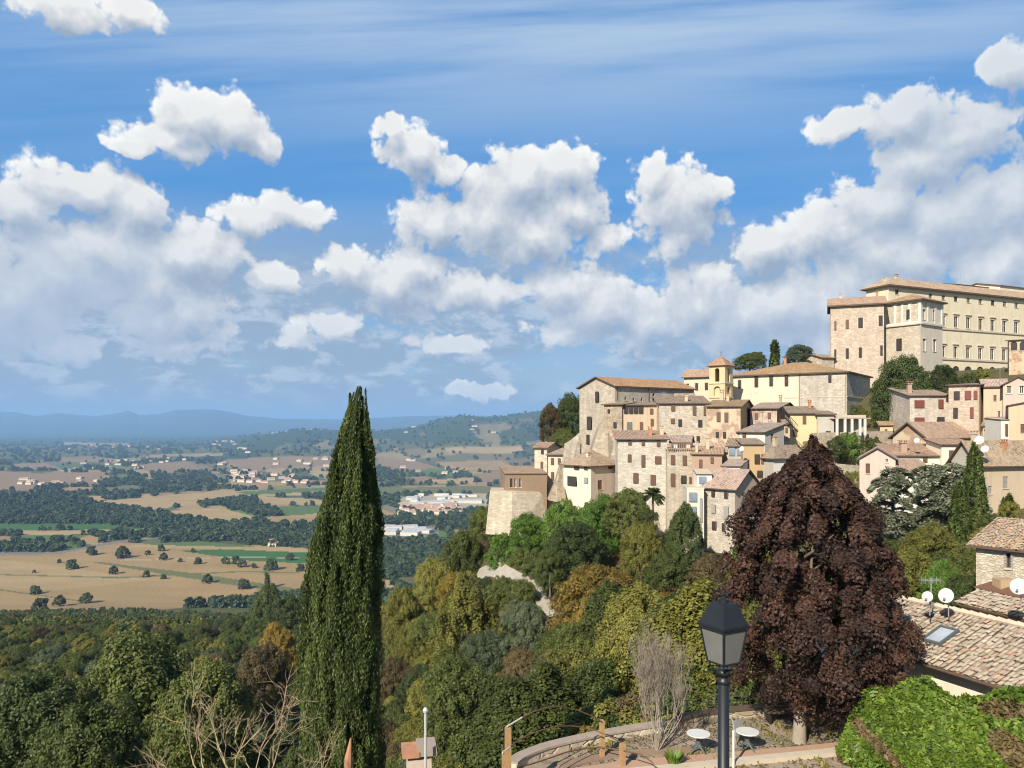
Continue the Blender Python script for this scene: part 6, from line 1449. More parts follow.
rail([(505, 775, 23.4), (518, 768, 24), (541, 761, 25), (567, 752, 26.2), (585, 748.5, 27), (600, 747, 27.3), (620, 750, 26.7), (640, 754, 25.8), (652, 762, 25), (658, 772, 24.6)], .022, 'rust')
# chimney in front, bottom centre
ch = empty('brick_chimney', px(419, 775, 14), 'stubby brick chimney with terracotta cap at the bottom of the view', 'chimney', rz=.2)
m = MB(); m.box((0, 0, -.1), (.50, .5, .9), taper=.82); m.build('stack', M['pinkwall'], ch)
m = MB(); m.box((-.16, 0, .465), (.30, .5, .10)); m.build('cap_tile', M['terracotta'], ch); m = MB(); m.box((.13, 0, .5), (.34, .46, .16)); m.build('cap_stone', M['coping'], ch)
m = MB(); z_ = tz1(px(425, 0, 13.6).x, 13.6); q0 = px(425.5, 713, 13.6); m.tube([(q0.x, q0.y, z_), (q0.x, q0.y, q0.z)], .022, 8); m.lathe([(.0001, 0), (.04, .03), (.05, .07), (.03, .11), (.0001, .12)], (q0.x, q0.y, q0.z - .02), 10)
tag(m.build('thin_pole', M['pole'], None), 'thin pale pole with a small round head behind the brick chimney', 'pole')
q0 = px(348.5, 770, 20.5); m = MB(); m.tube([(0, 0, -3), (0, 0, .3), (.06, 0, .85)], [.16, .11, .02], 8); tag(m.build('split_stump', M['terracotta'], None, q0), 'splintered orange stump at the foot of the tall cypress', 'stump')

# ---- bare branches, lower left
def branches(name, label, base, dirs, seed, mat, depth=4, r0=.05, L0_=1.6, jit=.5, cat='tree', fork=3, upb=.1):
    rr = random.Random(seed); mb = MB()
    def grow(p, d, r, l, dep):
        pts = [p]; dd = d.copy(); n_ = 4
        for i in range(n_):
            dd = (dd + Vector((rr.gauss(0, .16), rr.gauss(0, .16), rr.gauss(0, .16) + upb * .3))).normalized(); pts.append(pts[-1] + dd * l / n_)
        mb.tube(pts, [r * (1 - .14 * i) for i in range(n_ + 1)], 5 if r > .012 else 3, cap=False)
        if dep == 0: return
        for k in range(fork):
            i = rr.choice([2, 3, 4]) if k else 4
            nd = (dd + Vector((rr.gauss(0, jit), rr.gauss(0, jit), rr.gauss(0, jit) + upb))).normalized(); grow(pts[i], nd, r * (.62 if k else .7), l * rr.uniform(.55, .85), dep - 1)
    for d, l, r in dirs: grow(Vector((0, 0, 0)), Vector(d).normalized(), r, l, depth)
    root = empty(name, base, label, cat); mb.build('branches', M[mat], root); m = MB(); m.tube([(0, 0, -4), (0, 0, .1)], [r0 * 2.2, r0 * 1.6], 8); m.build('trunk', M[mat], root); return root
branches('bare_tree', 'leafless tree with dry yellowish branches spreading at the bottom left', px(256, 808, 16), [((-1, .1, .62), 1.35, .026), ((-.8, -.2, .8), 1.15, .024), ((-.15, .2, 1), 1.05, .022), ((.35, 0, .9), .9, .02), ((-1, .3, .25), 1.2, .022), ((.8, .2, .5), .85, .018)], 12, 'twig_yellow', depth=4, jit=.42, fork=3, upb=.05)
branches('bare_shrub', 'grey leafless shrub with upright twigs left of the lamp post', pz(657, 752, Z0), [((-.12, 0, 1), 1.3, .034), ((.12, .1, 1), 1.4, .034), ((.02, -.1, 1), 1.45, .034), ((-.32, 0, 1), 1.25, .028), ((.38, 0, 1), 1.1, .028), ((.05, .2, 1), 1.35, .03), ((-.2, .2, 1), 1.3, .028), ((.25, -.2, 1), 1.2, .028)], 9, 'twig', depth=6, jit=.26, fork=3, upb=.42, cat='shrub')
# agave-like tuft at its foot
n = 130; a = rg.uniform(0, 6.28, n); P_ = np.stack([np.cos(a) * .22 + .25, np.sin(a) * .22, rg.uniform(.12, .34, n)], 1); UU = np.stack([np.cos(a) * .7, np.sin(a) * .7, np.full(n, 1.)], 1); NN = np.stack([np.cos(a), np.sin(a), np.full(n, -.6)], 1); NN /= np.linalg.norm(NN, axis=1, keepdims=True)
v, f, tn = leaves(P_, NN, .10, rg, aspect=5.5, up=UU); q0 = pz(667, 766, Z0); tag(link('iris_clump', np_mesh('iris_clump', v, f, {'tone': ('FLOAT', tn)}), M['leaf_bright'], None, (q0.x, q0.y, Z0)), 'tuft of green sword shaped leaves at the foot of the grey shrub', 'plant')

# ---- laurel hedge
def hedge():
    spine = [(846, 28.3, -10.7), (860, 27.8, -9.8), (876, 27.3, -9.25), (905, 26.6, -9.0), (932, 25.8, -8.75), (955, 25.0, -8.9), (985, 24.0, -8.7), (1020, 22.8, -8.4), (1060, 21.6, -8.3)]
    SP = np.array([[(u - HU) / F * D, D, z] for u, D, z in spine]); n = 85000; r = np.random.default_rng(3)
    s = r.uniform(0, len(SP) - 1.001, n); i = s.astype(int); fr = s - i; c = SP[i] * (1 - fr)[:, None] + SP[i + 1] * fr[:, None]
    th = r.uniform(-.35, 2.3, n) ; W_ = 1.5; lump = 1 + .2 * fnoise(c[:, 0] * 1.3 + th * .8, c[:, 1] + th * 1.5, 2.0, 4) + .08 * fnoise(c[:, 0] * 3, th * 3, 1.6, 9)
    endf = np.clip(s / .7, .25, 1) ** .5
    hh = (c[:, 2] - Z0) * endf * lump
    # front bulges towards the viewer and left
    fx, fy = -.55, -.83
    co, si = np.cos(th), np.sin(th)
    prof = np.sign(co) * np.abs(co) ** .75
    gap = fnoise(c[:, 0] * 2.2 + th * 1.9, c[:, 1] * 1.2 + th * 2.3, 1.15, 11); dep = r.uniform(.80, 1.02, n) * np.where(gap < -.25, .82, 1 + .06 * np.clip(gap, 0, 1))
    Pp = np.stack([c[:, 0] + fx * W_ * prof * lump * dep, c[:, 1] + fy * W_ * prof * lump * dep, Z0 + np.clip(hh * np.clip(np.abs(si) ** .6 * dep, 0, 1.05), .02, None)], 1)
    N_ = np.stack([fx * co, fy * co, np.abs(si) * .9], 1) + unit(r, n) * 1.0; N_ /= np.linalg.norm(N_, axis=1, keepdims=True)
    tone = np.clip(.5 + .35 * fnoise(Pp[:, 0], Pp[:, 2], 1.7, 3) + r.normal(0, .2, n), 0, 1)
    dead = (fnoise(Pp[:, 0] * 1.1 + Pp[:, 2] * .9, Pp[:, 1] * 1.0, 3.2, 6) > .32)
    root = empty('laurel_hedge', (SP[3][0], SP[3][1], Z0), 'thick bright green laurel hedge in front of the cream garden wall', 'hedge'); off = np.array([SP[3][0], SP[3][1], Z0])
    for nm, msk, mt, sz, asp in (('foliage', ~dead, 'leaf_laurel', .135, 2.0), ('dry_foliage', dead & (r.random(n) < .75), 'leaf_brown', .085, 2.4)):
        v, f, tn = leaves(Pp[msk] - off, N_[msk], sz, r, aspect=asp, tone=tone[msk], curl=.12); link(nm, np_mesh(nm, v, f, {'tone': ('FLOAT', tn)}), M[mt], root)
    m = MB()
    for k in range(2, len(SP) - 1):
        a, b_ = SP[k] - off, SP[k + 1] - off; mid = (a + b_) / 2; l = np.linalg.norm((b_ - a)[:2]); hh = (SP[k][2] + SP[k+1][2]) / 2 - Z0
        m.box((mid[0] + fx * .35, mid[1] + fy * .35, hh * .27 + .02 * k), (l * 1.1, 1.2, hh * .54), rz=math.atan2(b_[1] - a[1], b_[0] - a[0]) + .003 * k)
    m.build('dark_core', M['leaf_dark'], root)  # dark boxes filling the inside, read as shade between the leaves
hedge()

# ------------------------------------------------------------------ near tiled roofs with real barrel tiles
def m_coppi():
    t = NT('individual barrel tiles'); tn = t.n('ShaderNodeAttribute', attribute_name='tone').outputs['Fac']; g = t.n('ShaderNodeNewGeometry').outputs['Position']
    b = t.ramp(tn, [(0, (.17, .13, .095)), (.2, (.29, .23, .17)), (.45, (.38, .31, .235)), (.65, (.43, .37, .295)), (.8, (.38, .255, .185)), (.9, (.44, .22, .135)), (1, (.54, .47, .38))])
    nn = t.noise(g, 3.0, 5, .7); n2 = t.noise(g, 25, 3, .6)
    b = t.mix(t.math('MULTIPLY', t.ramp(nn, [(.45, (0, 0, 0)), (.65, (1, 1, 1))]), .55), b, (.20, .165, .12)); b = t.mix(t.math('MULTIPLY', n2, .4), b, (.42, .36, .27))
    t.ln(b, t.b.inputs['Base Color']); t.b.inputs['Roughness'].default_value = .95; t.bump(n2, .4, .02); return t.mat
M['coppi'] = m_coppi(); M['skyglass'] = m_glass('skylight glass', (.30, .33, .36))
def coppi(name, parent, O, e, up, W_, L_, tile=.175, row=.30, seed=1, org=Vector((0, 0, 0)), clip=None):
    """barrel tiles over a plane: e along the eave, up the slope"""
    r = np.random.default_rng(seed); n_ = e.cross(up).normalized(); n_ = n_ if n_.z > 0 else -n_
    nc, nr_ = int(W_ / tile), int(L_ / row); vs = []; fs = []; tn = []; K = 5
    for c in range(nc):
        wob = r.normal(0, .02); 
        for q in range(nr_):
            x0 = (c + .5) * tile + wob + r.normal(0, .018); y0 = q * row - .04 + r.normal(0, .045); y1 = y0 + row * 1.18; lift0, lift1 = .055 + r.normal(0, .016), .018 + r.normal(0, .008)
            if clip and not clip(x0, y0 + row * .5): continue
            ra, rb = tile * .40, tile * .33; b0_ = len(vs)
            for (yy, rr_, lf) in ((y0, ra, lift0), (y1, rb, lift1)):
                for k in range(K + 1):
                    a = math.pi * k / K; p = O + e * (x0 - rr_ * math.cos(a)) + up * yy + n_ * (rr_ * .72 * math.sin(a) + lf - .02); vs.append(p - org)
            for k in range(K): fs.append((b0_ + k, b0_ + k + 1, b0_ + K + 2 + k, b0_ + K + 1 + k))
            # front lip thickness
            for k in range(K + 1): vs.append(vs[b0_ + k] - n_ * .018 + up * .012)
            b1_ = b0_ + 2 * (K + 1)
            for k in range(K): fs.append((b0_ + k, b1_ + k, b1_ + k + 1, b0_ + k + 1))
            t_ = float(np.clip(r.beta(2, 2.2) + (.25 if r.random() < .10 else 0), 0, 1)); tn += [t_] * (3 * (K + 1))
    return link(name, np_mesh(name, np.array([tuple(v) for v in vs]), np.array(fs), {'tone': ('FLOAT', np.array(tn))}), M['coppi'], parent)
# large roof at the right edge; cream wall below it
def near_house():
    zE, zR = -9.1, -7.75
    A = pz(920, 661, zE); Bq = pz(1024, 693, zE); d = (Bq - A); d.z = 0; d.normalize(); n = Vector((d.y, -d.x, 0))   # outward normal of the seen wall
    if n.x > 0: n = -n
    A2 = A - d * 6.5; Lw = 19.0; run = 3.6; rise = zR - zE
    root = empty('near_house', Vector((A2.x, A2.y, ZT - 1)), 'nearest house, cream walled under a broad weathered tile roof at right', 'house'); org = root.location
    wall0 = A2 - n * .55; m = MB(); h = zE - .12 - org.z
    c = Vector((wall0.x - org.x, wall0.y - org.y, 0)); holes = []
    s_ = (ray_t(wall0.x, wall0.y, d.x, d.y, 991.5), ray_t(wall0.x, wall0.y, d.x, d.y, 1003.5)); yy = wall0.y + d.y * s_[0]
    zt1, zt0 = (HV - 680.5) / F * yy, (HV - 702) / F * yy; hh = (s_[0], s_[1], zt0 - org.z, min(zt1 - org.z, h - .05), False); holes.append(hh)
    wall_panels(m, c, d, n, .3, Lw, 0, h, holes, 0)
    wd = -n; W2 = 2 * run - .6; pA = c + d * .3; pB = c + d * Lw
    for p_ in (pA, pB):
        q_ = p_ + wd * W2; m.face([p_, q_, q_ + Vector((0, 0, h)), p_ + wd * W2 / 2 + Vector((0, 0, h + rise * .93)), p_ + Vector((0, 0, h))])
    m.face([pA + wd*W2, pB + wd*W2, pB + wd*W2 + Vector((0, 0, h)), pA + wd*W2 + Vector((0, 0, h))])
    m.build('wall', M['cream'], root)
    W = add_window(root, Vector((wall0.x, wall0.y, 0)), d, n, (hh[0], hh[1], hh[2] + org.z, hh[3] + org.z, False), 'g', org, 0)
    up = (Vector((-n.x, -n.y, 0)) * run + Vector((0, 0, rise))).normalized(); Ls = math.hypot(run, rise)
    m = MB(); O_ = A2 - Vector((0, 0, .02)); 
    P_ = lambda a, b, z=0: O_ + d * a + up * b - org + Vector((0, 0, z))
    slab(m, [P_(0, 0), P_(Lw, 0), P_(Lw, Ls), P_(0, Ls)], .1, 0)
    up2 = (Vector((-n.x, -n.y, 0)) * run - Vector((0, 0, rise))).normalized(); R0 = O_ + up * Ls - org
    slab(m, [R0 + up2 * Ls, R0 + up2 * Ls + d * Lw, R0 + d * Lw, R0], .1, 0)
    rf = m.build('roof', [M['roof_brown'], M['eave']], root)
    coppi('tiles', rf, A2, d, up, Lw, Ls, seed=4, org=org)
    # ridge tiles
    mb = MB(); k = 0; t_ = 0
    while t_ < Lw - .4: a = R0 + d * t_ + Vector((0, 0, .0)); mb.tube([a + Vector((0, 0, .05)), a + d * .44 + Vector((0, 0, .02))], [.13, .105], 8); t_ += .38
    mb.build('ridge_tiles', M['terracotta'] if False else M['trim'], rf)
    g = MB(); g.tube([A2 - org + n * .06 - Vector((0, 0, .07)), A2 - org + n * .06 + d * Lw - Vector((0, 0, .09))], .06, 8); g.build('gutter', M['eave'], rf)
    # skylight
    def on_roof(u, v):
        rd = px(u, v, 1.0); nn = d.cross(up); t_ = (A2.dot(nn)) / rd.dot(nn); p = rd * t_; return p
    ps = [on_roof(*q) for q in ((928.5, 640.5), (938.5, 644.5), (953, 634.5), (943.5, 631.5))]; cc = sum(ps, Vector()) / 4; nn = d.cross(up).normalized(); nn = nn if nn.z > 0 else -nn
    sx = (ps[1] - ps[0]).length; sy = (ps[2] - ps[1]).length
    fr_ = MB(); gl = MB(); ax = d; ay = up
    Pq = lambda a, b, c_: cc + ax * a + ay * b + nn * c_ - org
    X1, Y1 = .42, .62
    for (a0, a1, b0_, b1_) in ((-X1, X1, -Y1, -Y1 + .1), (-X1, X1, Y1 - .1, Y1), (-X1, -X1 + .1, -Y1 + .1, Y1 - .1), (X1 - .1, X1, -Y1 + .1, Y1 - .1)):
        v8 = [Pq(a, b, c_) for c_ in (.02, .17) for a, b in ((a0, b0_), (a1, b0_), (a1, b1_), (a0, b1_))]
        for q_ in ((4, 5, 6, 7), (0, 1, 5, 4), (1, 2, 6, 5), (2, 3, 7, 6), (3, 0, 4, 7)): fr_.face([v8[i] for i in q_])
    sk = fr_.build('skylight', M['galv'] if False else M['plastic_grey'], root); gl.face([Pq(-X1 + .1, -Y1 + .1, .12), Pq(X1 - .1, -Y1 + .1, .12), Pq(X1 - .1, Y1 - .1, .12), Pq(-X1 + .1, Y1 - .1, .12)]); gl.build('pane', M['skyglass'], sk)
    return d, n, A2, Lw, org
nd_, nn_, nA2, nL, norg = near_house()
dish(928, 597, 31.2, .22, 'smaller white satellite dish at the ridge of the nearest roof'); dish(946.8, 596, 31.0, .30, 'large white satellite dish at the ridge of the nearest roof'); dish(1019.5, 587, 29.2, .31, 'white satellite dish cut by the right picture edge')
antenna(931, 590, 31.5, .5, .75, 'horizontal aerial beside the smaller satellite dish')
# tiled lean-to and small wall between the nearest roof and the stone house
def lean_to():
    O_ = px(955, 602, 33.5); E_ = px(1040, 617, 30.0); d = E_ - O_; d.z = 0; L_ = d.length; d.normalize(); n = Vector((d.y, -d.x, 0)); n = n if n.x < 0 else -n
    root = empty('tiled_shed', Vector((O_.x, O_.y, ZT - 1)), 'low shed with tile roof and brown sheet metal ridge behind the nearest roof', 'shed'); org = root.location
    m = MB(); c = Vector((O_.x - org.x, O_.y - org.y, 0)) - n * .4; h = O_.z - org.z - .1
    wall_panels(m, c, d, n, 0, L_, 0, h, [], 0); back = -n * 2.2
    for p_ in (c, c + d * L_): m.face([p_, p_ + back, p_ + back + Vector((0, 0, h + .5)), p_ + Vector((0, 0, h))])
    m.face([c + back, c + back + d * L_, c + back + d * L_ + Vector((0, 0, h + .5)), c + back + Vector((0, 0, h + .5))])
    m.build('wall', M['ochre'], root)
    up = (-n * 2.5 + Vector((0, 0, .75))).normalized(); m = MB(); P_ = lambda a, b: Vector((O_.x, O_.y, O_.z)) - org + d * a + up * b
    slab(m, [P_(0, 0), P_(L_, 0), P_(L_, 2.0), P_(0, 2.0)], .1, 0); rf = m.build('roof', [M['roof_brown'], M['eave']], root); coppi('tiles', rf, Vector((O_.x, O_.y, O_.z)) + Vector((0, 0, .01)), d, up, L_, 1.5, seed=8, org=org)
    m = MB(); slab(m, [P_(-.2, 1.45) + Vector((0, 0, .12)), P_(L_ * .55, 1.45) + Vector((0, 0, .12)), P_(L_ * .5, 2.5) + Vector((0, 0, .2)), P_(.3, 2.5) + Vector((0, 0, .2))], .06, 0, 0, 0); m.build('ridge_sheet', M['rust'], rf)
    m = MB(); q_ = px(1005, 596, 33.5) - org; m.box(q_, (.75, .6, 1.5)); m.build('chimney', M['ochre'], rf)
lean_to()
# stone house with tiled roof, right edge
def stone_near():
    zc_ = (HV - 543) / F * 44; b = building('tiled_stone_house', 'pale stone house with orange tile roof at the right edge above the satellite dishes', 'house', 976, 44, -47, 543, uR=1120, LL=5.5, roof='sR', rise=1.0, wall='stone_near', wallR='stone_near', rmat='roof', over=.05, base=600,
        wins=[('R', 1008.6, 560.5, 4.5, 15, 'goy')])
    # real tiles: plane from the eave up to the ridge, verge running up to the right
    for o in [b['roof']]: bpy.data.objects.remove(o, do_unlink=True)
    c, dR, dL = b['c'], b['dR'], b['dL']; LR, LL = b['LR'], b['LL']; org = b['org']; rise = 1.0
    sl = .18; up = (dL + Vector((0, 0, sl))).normalized(); e0 = c - dR * .4 - dL * .45 - Vector((0, 0, .45 * sl)); Ls = 6.0
    m = MB(); P_ = lambda a, bb: e0 - org + dR * a + up * bb
    slab(m, [P_(0, 0), P_(LR + .8, 0), P_(LR + .8, Ls), P_(0, Ls)], .14, 0); rf = m.build('roof', [M['roof_pink'], M['eave']], b['root'])
    coppi('tiles', rf, e0, dR, up, LR + .8, Ls, seed=11, org=org)
stone_near()
# pale path on the slope
vs = []; 
Mp = NT('pale path gravel'); g_ = Mp.n('ShaderNodeNewGeometry').outputs['Position']; nn2 = Mp.noise(g_, 1.2, 5, .7); Mp.ln(Mp.ramp(nn2, [(.3, (.30, .26, .20)), (.6, (.40, .355, .285)), (.8, (.46, .42, .35))]), Mp.b.inputs['Base Color']); Mp.b.inputs['Roughness'].default_value = 1; Mp.bump(nn2, .5, .1)
Q = []
for i in range(len(PP) - 1):
    for k in range(6): t_ = k / 6; Q.append((PP[i].lerp(PP[i+1], t_), wd_[i] * (1 - t_) + wd_[i+1] * t_))
Q.append((PP[-1], wd_[-1])); rows_ = []
for i, (p, w) in enumerate(Q):
    t_ = (Q[min(i+1, len(Q)-1)][0] - Q[max(i-1, 0)][0]); t_.z = 0; t_ = t_.normalized() if t_.length else Vector((1, 0, 0)); nn3 = Vector((-t_.y, t_.x, 0)); row_ = []
    for s in np.linspace(-1, 1, 7): q_ = p + nn3 * (w * s * (1 + .12 * math.sin(i * .6 + s))); row_.append((q_.x, q_.y, tz1(q_.x, q_.y) + .35))
    rows_.append(row_)
V_ = np.array([q_ for r_ in rows_ for q_ in r_]); nR_ = len(rows_); ii = np.arange(nR_ - 1)[:, None] * 7 + np.arange(6)[None]; Fp = np.stack([ii, ii + 1, ii + 8, ii + 7], 2).reshape(-1, 4)
tag(link('path', np_mesh('path', V_, Fp, smooth=True), Mp.mat), kind='structure')
# ------------------------------------------------------------------ daylight, sky with clouds, haze
W = bpy.data.worlds.new('World'); SC.world = W; W.use_nodes = True; t = W.node_tree
for n in list(t.nodes): t.nodes.remove(n)
def N(ty, ins=None, tr=t, **kw):
    nd = tr.nodes.new(ty)
    for k, v in kw.items(): setattr(nd, k, v)
    for k, v in (ins or {}).items():
        if isinstance(v, bpy.types.NodeSocket): tr.links.new(v, nd.inputs[k])
        else: nd.inputs[k].default_value = v
    return nd
def MA(op, a, b=None, c=None, tr=t, clamp=False):
    ins = {0: a}
    if b is not None: ins[1] = b
    if c is not None: ins[2] = c
    return N('ShaderNodeMath', ins, tr, operation=op, use_clamp=clamp).outputs[0]
def VM(op, a, b=None, c=None, tr=t, out=0):
    ins = {0: a}
    if b is not None: ins[1] = b
    if c is not None: ins[2] = c
    return N('ShaderNodeVectorMath', ins, tr, operation=op).outputs[out]
def SM(x, a, b, tr=t): return N('ShaderNodeMapRange', {0: x, 1: a, 2: b, 3: 0.0, 4: 1.0}, tr, interpolation_type='SMOOTHSTEP').outputs[0]
def MX(f, a, b, tr=t, mode='MIX'):
    nd = N('ShaderNodeMix', None, tr, data_type='RGBA', blend_type=mode)
    for i, v in ((0, f), (6, a), (7, b)):
        if isinstance(v, bpy.types.NodeSocket): tr.links.new(v, nd.inputs[i])
        else: nd.inputs[i].default_value = v if i == 0 else ((*v, 1) if len(v) == 3 else v)
    return nd.outputs[2]
# cumulus: each cloud is a cluster of lobes at a compass direction and height (degrees), ragged by fractal noise
# lobes as (column, row, half width, half height) of the photograph, converted to angles
CLOUDS = [ # isolated, upper left
 (165,140,52,24),(200,118,52,38),(235,128,44,36),(262,143,26,24),(130,148,26,12),
 # small one, upper middle
 (392,132,26,20),(412,155,42,32),(445,168,26,16),
 # big middle
 (430,222,44,40),(490,212,62,60),(520,180,46,44),(560,172,42,36),(572,205,44,46),(530,235,66,34),(606,238,32,20),
 # the leaning one
 (655,170,22,26),(680,205,54,54),(700,188,32,30),(678,243,26,30),
 # left mass
 (20,205,66,40),(80,185,70,38),(140,210,44,42),(110,255,66,46),(150,280,54,46),(185,250,60,50),(60,275,80,66),(0,300,80,80),(170,310,80,44),(215,262,44,30),(250,215,48,20),(300,212,46,20),(275,275,34,22),
 # middle low
 (350,268,44,28),(395,285,48,40),(415,270,34,24),(455,290,48,22),(500,290,40,18),
 # right low bank
 (560,290,50,36),(600,310,66,42),(650,320,60,40),(700,300,66,44),(745,318,74,48),(790,310,66,46),(560,330,50,20),(830,300,56,60),(850,345,80,40),
 # right upper
 (840,125,44,22),(900,118,66,38),(960,130,74,42),(930,160,70,30),
 (760,245,46,26),(820,235,72,40),(880,205,70,48),(950,215,86,60),(1010,200,60,48),(900,262,80,46),(990,268,84,50),(1050,240,60,70),
 (330,325,40,16),(60,345,60,18),(180,348,50,14),(290,340,34,14),(450,345,46,16),(480,392,44,10),(900,300,70,40),(980,310,80,50),(1010,65,38,28),(60,8,60,26),(130,12,44,20)]
def ang(u, v): x, z = (u - HU) / F, (HV - v) / F; return math.atan(x), math.atan(z / math.hypot(1, x))
grp = bpy.data.node_groups.new('cumulus', 'ShaderNodeTree')
grp.interface.new_socket('P', in_out='INPUT', socket_type='NodeSocketVector'); grp.interface.new_socket('D', in_out='OUTPUT', socket_type='NodeSocketFloat'); grp.interface.new_socket('L', in_out='OUTPUT', socket_type='NodeSocketFloat')
gi = grp.nodes.new('NodeGroupInput'); go = grp.nodes.new('NodeGroupOutput'); Pn = gi.outputs[0]
w1 = N('ShaderNodeTexNoise', {'Vector': Pn, 'Scale': 15.0, 'Detail': 3.0, 'Roughness': .6}, grp, noise_dimensions='2D').outputs['Color']
Pw = VM('MULTIPLY_ADD', VM('SUBTRACT', w1, (.5, .5, .5), tr=grp), (.055, .045, 0), Pn, grp)
acc = None
for (u, v, a, b) in CLOUDS:
    az, el = ang(u, v); az2, _ = ang(u + a, v); _, el2 = ang(u, v - b); ra, rb = abs(az2 - az) * 1.10, abs(el2 - el) * 1.10
    q = VM('MULTIPLY_ADD', Pw, (1 / ra, 1 / rb, 0), (-az / ra, -el / rb, 0), grp); l = VM('LENGTH', q, tr=grp, out='Value')
    acc = l if acc is None else MA('SMOOTH_MIN', acc, l, .22, tr=grp)
acc = MA('SUBTRACT', 1.0, acc, tr=grp)
f1 = N('ShaderNodeTexNoise', {'Vector': Pn, 'Scale': 22.0, 'Detail': 7.0, 'Roughness': .60, 'Lacunarity': 2.1}, grp, noise_dimensions='2D').outputs[0]
bl = N('ShaderNodeTexVoronoi', {'Vector': VM('MULTIPLY_ADD', w1, (.03, .03, .03), Pn, grp), 'Scale': 40.0, 'Detail': 2.5, 'Roughness': .55}, grp, feature='F1', voronoi_dimensions='2D').outputs[0]
den = MA('ADD', MA('MULTIPLY', acc, 1.15, tr=grp), MA('MULTIPLY', MA('SUBTRACT', f1, .5, tr=grp), 1.0, tr=grp), tr=grp)
den = MA('SUBTRACT', den, MA('MULTIPLY', MA('SUBTRACT', bl, .32, tr=grp), .36, tr=grp), tr=grp)
grp.links.new(den, go.inputs[0]); grp.links.new(acc, go.inputs[1])
def cum(vec): g = t.nodes.new('ShaderNodeGroup'); g.node_tree = grp; t.links.new(vec, g.inputs[0]); return g.outputs[0], g.outputs[1]
def RAMP(fac, stops):
    nd = N('ShaderNodeValToRGB', {0: fac}); cr = nd.color_ramp
    for p, c in stops[1:-1]: cr.elements.new(p)
    for i_, (p, c) in enumerate(stops): cr.elements[i_].position = p; cr.elements[i_].color = (*c, 1)
    return nd.outputs[0]
sky = N('ShaderNodeTexSky', sky_type='NISHITA', sun_disc=False, sun_elevation=R(SUN_EL), sun_rotation=R(SUN_AZ), altitude=300, air_density=1.0, dust_density=.5, ozone_density=3.0)
tc = N('ShaderNodeTexCoord').outputs['Generated']; s3 = N('ShaderNodeSeparateXYZ', {0: VM('NORMALIZE', tc)})
az_ = MA('ARCTAN2', s3.outputs[0], s3.outputs[1]); el_ = MA('ARCSINE', s3.outputs[2]); Pd = N('ShaderNodeCombineXYZ', {0: az_, 1: el_}).outputs[0]
d0, l0 = cum(Pd); d1, l1 = cum(VM('ADD', Pd, (-.010, .026, 0)))
alpha = SM(d0, -.03, .27)
ld = MA('SUBTRACT', l0, l1); fd = MA('SUBTRACT', MA('SUBTRACT', d0, d1), ld)
shade = MA('ADD', MA('ADD', MA('MULTIPLY', ld, .95), MA('MULTIPLY', fd, .50)), .50, clamp=True)
shade = MA('MULTIPLY', shade, MA('ADD', .76, MA('MULTIPLY', SM(l0, .62, .05), .30)), clamp=True)
cloud = RAMP(shade, [(0, (3.2, 4.0, 5.2)), (.28, (4.7, 5.3, 6.2)), (.55, (6.8, 7.0, 7.3)), (.8, (8.8, 8.8, 8.6)), (1, (9.8, 9.8, 9.5))])
far = SM(el_, .22, .06)                                                # lower clouds are farther off: greyer, bluer
rightc = MA('MULTIPLY', SM(az_, .34, .52), SM(el_, .14, .24))          # the big bank to the right is thinner and greyer
hs = N('ShaderNodeHueSaturation', {'Hue': .497, 'Saturation': 1.32, 'Value': 1.12, 'Color': sky.outputs[0]}).outputs[0]
gy_ = MA('MAXIMUM', s3.outputs[1], .2); Pg = N('ShaderNodeCombineXYZ', {0: MA('DIVIDE', s3.outputs[0], gy_), 1: MA('DIVIDE', s3.outputs[2], gy_)}).outputs[0]
st = VM('MULTIPLY', VM('MULTIPLY_ADD', Pg, (1, 1, 0), N('ShaderNodeCombineXYZ', {1: MA('MULTIPLY', MA('DIVIDE', s3.outputs[0], gy_), -.05)}).outputs[0]), (.8, 10.0, 1)); c1 = N('ShaderNodeTexNoise', {'Vector': VM('ADD', st, (3.3, .9, 0)), 'Scale': 1.3, 'Detail': 6.0, 'Roughness': .56, 'Distortion': .12}, noise_dimensions='2D').outputs[0]
cirrus = MA('MULTIPLY', SM(c1, .22, .70), MA('ADD', .18, MA('MULTIPLY', SM(el_, .32, .50), .78)))
blue = RAMP(MA('MULTIPLY', el_, 1.8), [(0, (3.3, 4.2, 5.3)), (.10, (2.9, 4.1, 5.8)), (.26, (1.9, 3.9, 6.6)), (.45, (.85, 3.1, 7.1)), (.75, (1.0, 3.2, 7.1)), (1, (.9, 2.9, 6.6))])
base0 = MX(.78, hs, blue)
base = MX(cirrus, base0, (4.6, 5.9, 7.6))
c2 = N('ShaderNodeTexNoise', {'Vector': VM('MULTIPLY', Pd, (3.0, 8.0, 1)), 'Scale': 2.6, 'Detail': 7.0, 'Roughness': .58, 'Distortion': .3}, noise_dimensions='2D').outputs[0]
bank = MA('MULTIPLY', SM(MA('ADD', c2, MA('MULTIPLY', SM(az_, .30, -.60), .24)), .38, .62), SM(el_, .29, .17))
base = MX(MA('MULTIPLY', bank, .92), base, (3.1, 4.1, 5.5))
c3 = N('ShaderNodeTexNoise', {'Vector': VM('MULTIPLY', Pd, (5.0, 11.0, 1)), 'Scale': 3.6, 'Detail': 8.0, 'Roughness': .62, 'Distortion': .2}, noise_dimensions='2D').outputs[0]
puffs = MA('MULTIPLY', SM(c3, .48, .66), MA('MULTIPLY', SM(el_, .24, .14), SM(el_, .01, .05))); base = MX(MA('MULTIPLY', puffs, .75), base, (5.6, 6.4, 7.4))
leftc = MA('MULTIPLY', SM(az_, -.34, -.50), SM(el_, .30, .16))
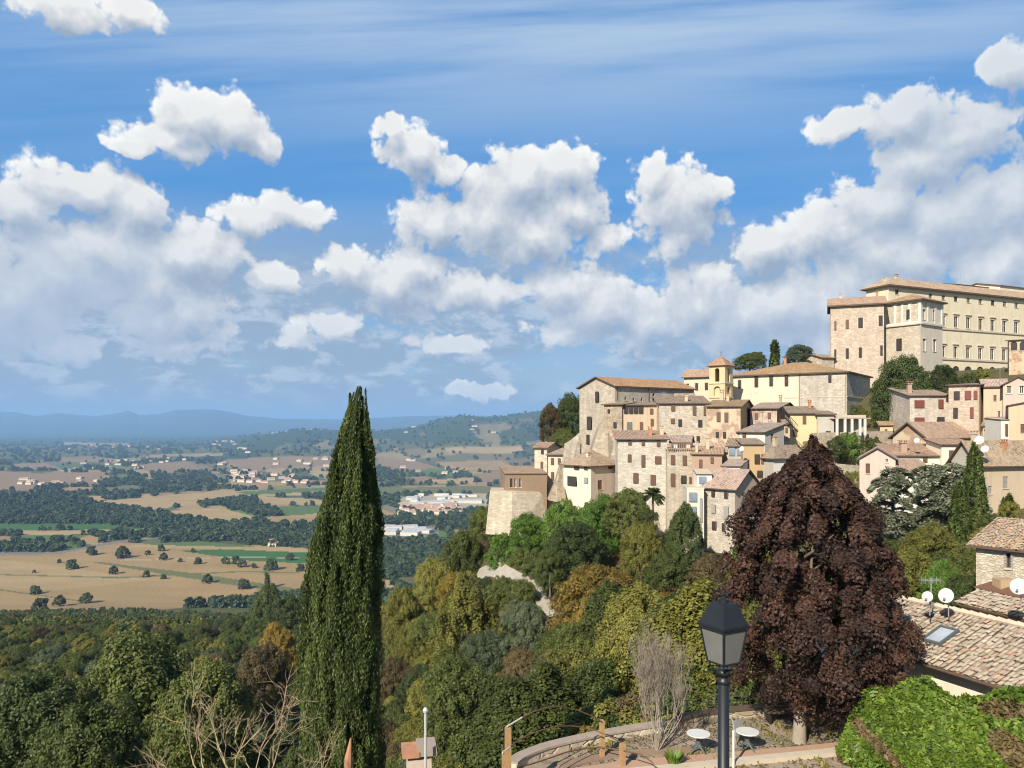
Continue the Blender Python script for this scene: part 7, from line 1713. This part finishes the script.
ccol = MX(MA('ADD', MA('ADD', MA('MULTIPLY', far, .30), MA('MULTIPLY', leftc, .42)), MA('MULTIPLY', rightc, .38), clamp=True), cloud, (4.5, 5.4, 6.7))
fin = MX(alpha, base, ccol)
bg = N('ShaderNodeBackground', {0: fin, 1: .074})
# the rest of the sky round about: plain blue with broken cloud
e1 = N('ShaderNodeTexNoise', {'Vector': VM('MULTIPLY', tc, (1, 1, 2.2)), 'Scale': 2.4, 'Detail': 6.0, 'Roughness': .6}).outputs[0]
bg2 = N('ShaderNodeBackground', {0: MX(SM(e1, .50, .66), hs, (6.8, 7.0, 7.2)), 1: .074})
inside = MA('MULTIPLY', MA('LESS_THAN', MA('ABSOLUTE', az_), .74), MA('MULTIPLY', MA('GREATER_THAN', el_, -.06), MA('LESS_THAN', el_, .60)))
ms = N('ShaderNodeMixShader', {0: inside}); t.links.new(bg2.outputs[0], ms.inputs[1]); t.links.new(bg.outputs[0], ms.inputs[2])
wo = N('ShaderNodeOutputWorld'); t.links.new(ms.outputs[0], wo.inputs[0])
W.cycles.sampling_method = 'MANUAL'; W.cycles.sample_map_resolution = 256
sd = bpy.data.lights.new('sun', 'SUN'); sd.energy = 5.0; sd.angle = R(.55); sd.color = (1.0, .925, .80); so = bpy.data.objects.new('sun', sd); COL.objects.link(so)
dirv = Vector((math.sin(R(SUN_AZ)) * math.cos(R(SUN_EL)), math.cos(R(SUN_AZ)) * math.cos(R(SUN_EL)), math.sin(R(SUN_EL))))
so.rotation_euler = dirv.to_track_quat('Z', 'Y').to_euler(); so.location = (0, 0, 60)
# the air itself
hm = bpy.data.materials.new('valley air'); hm.use_nodes = True; ht = hm.node_tree
for n in list(ht.nodes): ht.nodes.remove(n)
pv = ht.nodes.new('ShaderNodeVolumePrincipled'); pv.inputs['Color'].default_value = (.36, .62, 1.0, 1); pv.inputs['Density'].default_value = 5.6e-5; pv.inputs['Anisotropy'].default_value = .0
ho_ = ht.nodes.new('ShaderNodeOutputMaterial'); ht.links.new(pv.outputs[0], ho_.inputs['Volume'])
zmin = float(V[:, 2].min()) - 1.5; zmax = max(float(V[:, 2].max()), 60) + 5
m = MB(); m.box((0, 0, (zmin + zmax) / 2), (140000, 140000, zmax - zmin)); tag(m.build('haze', hm), kind='stuff')
SC.cycles.volume_step_rate = 10
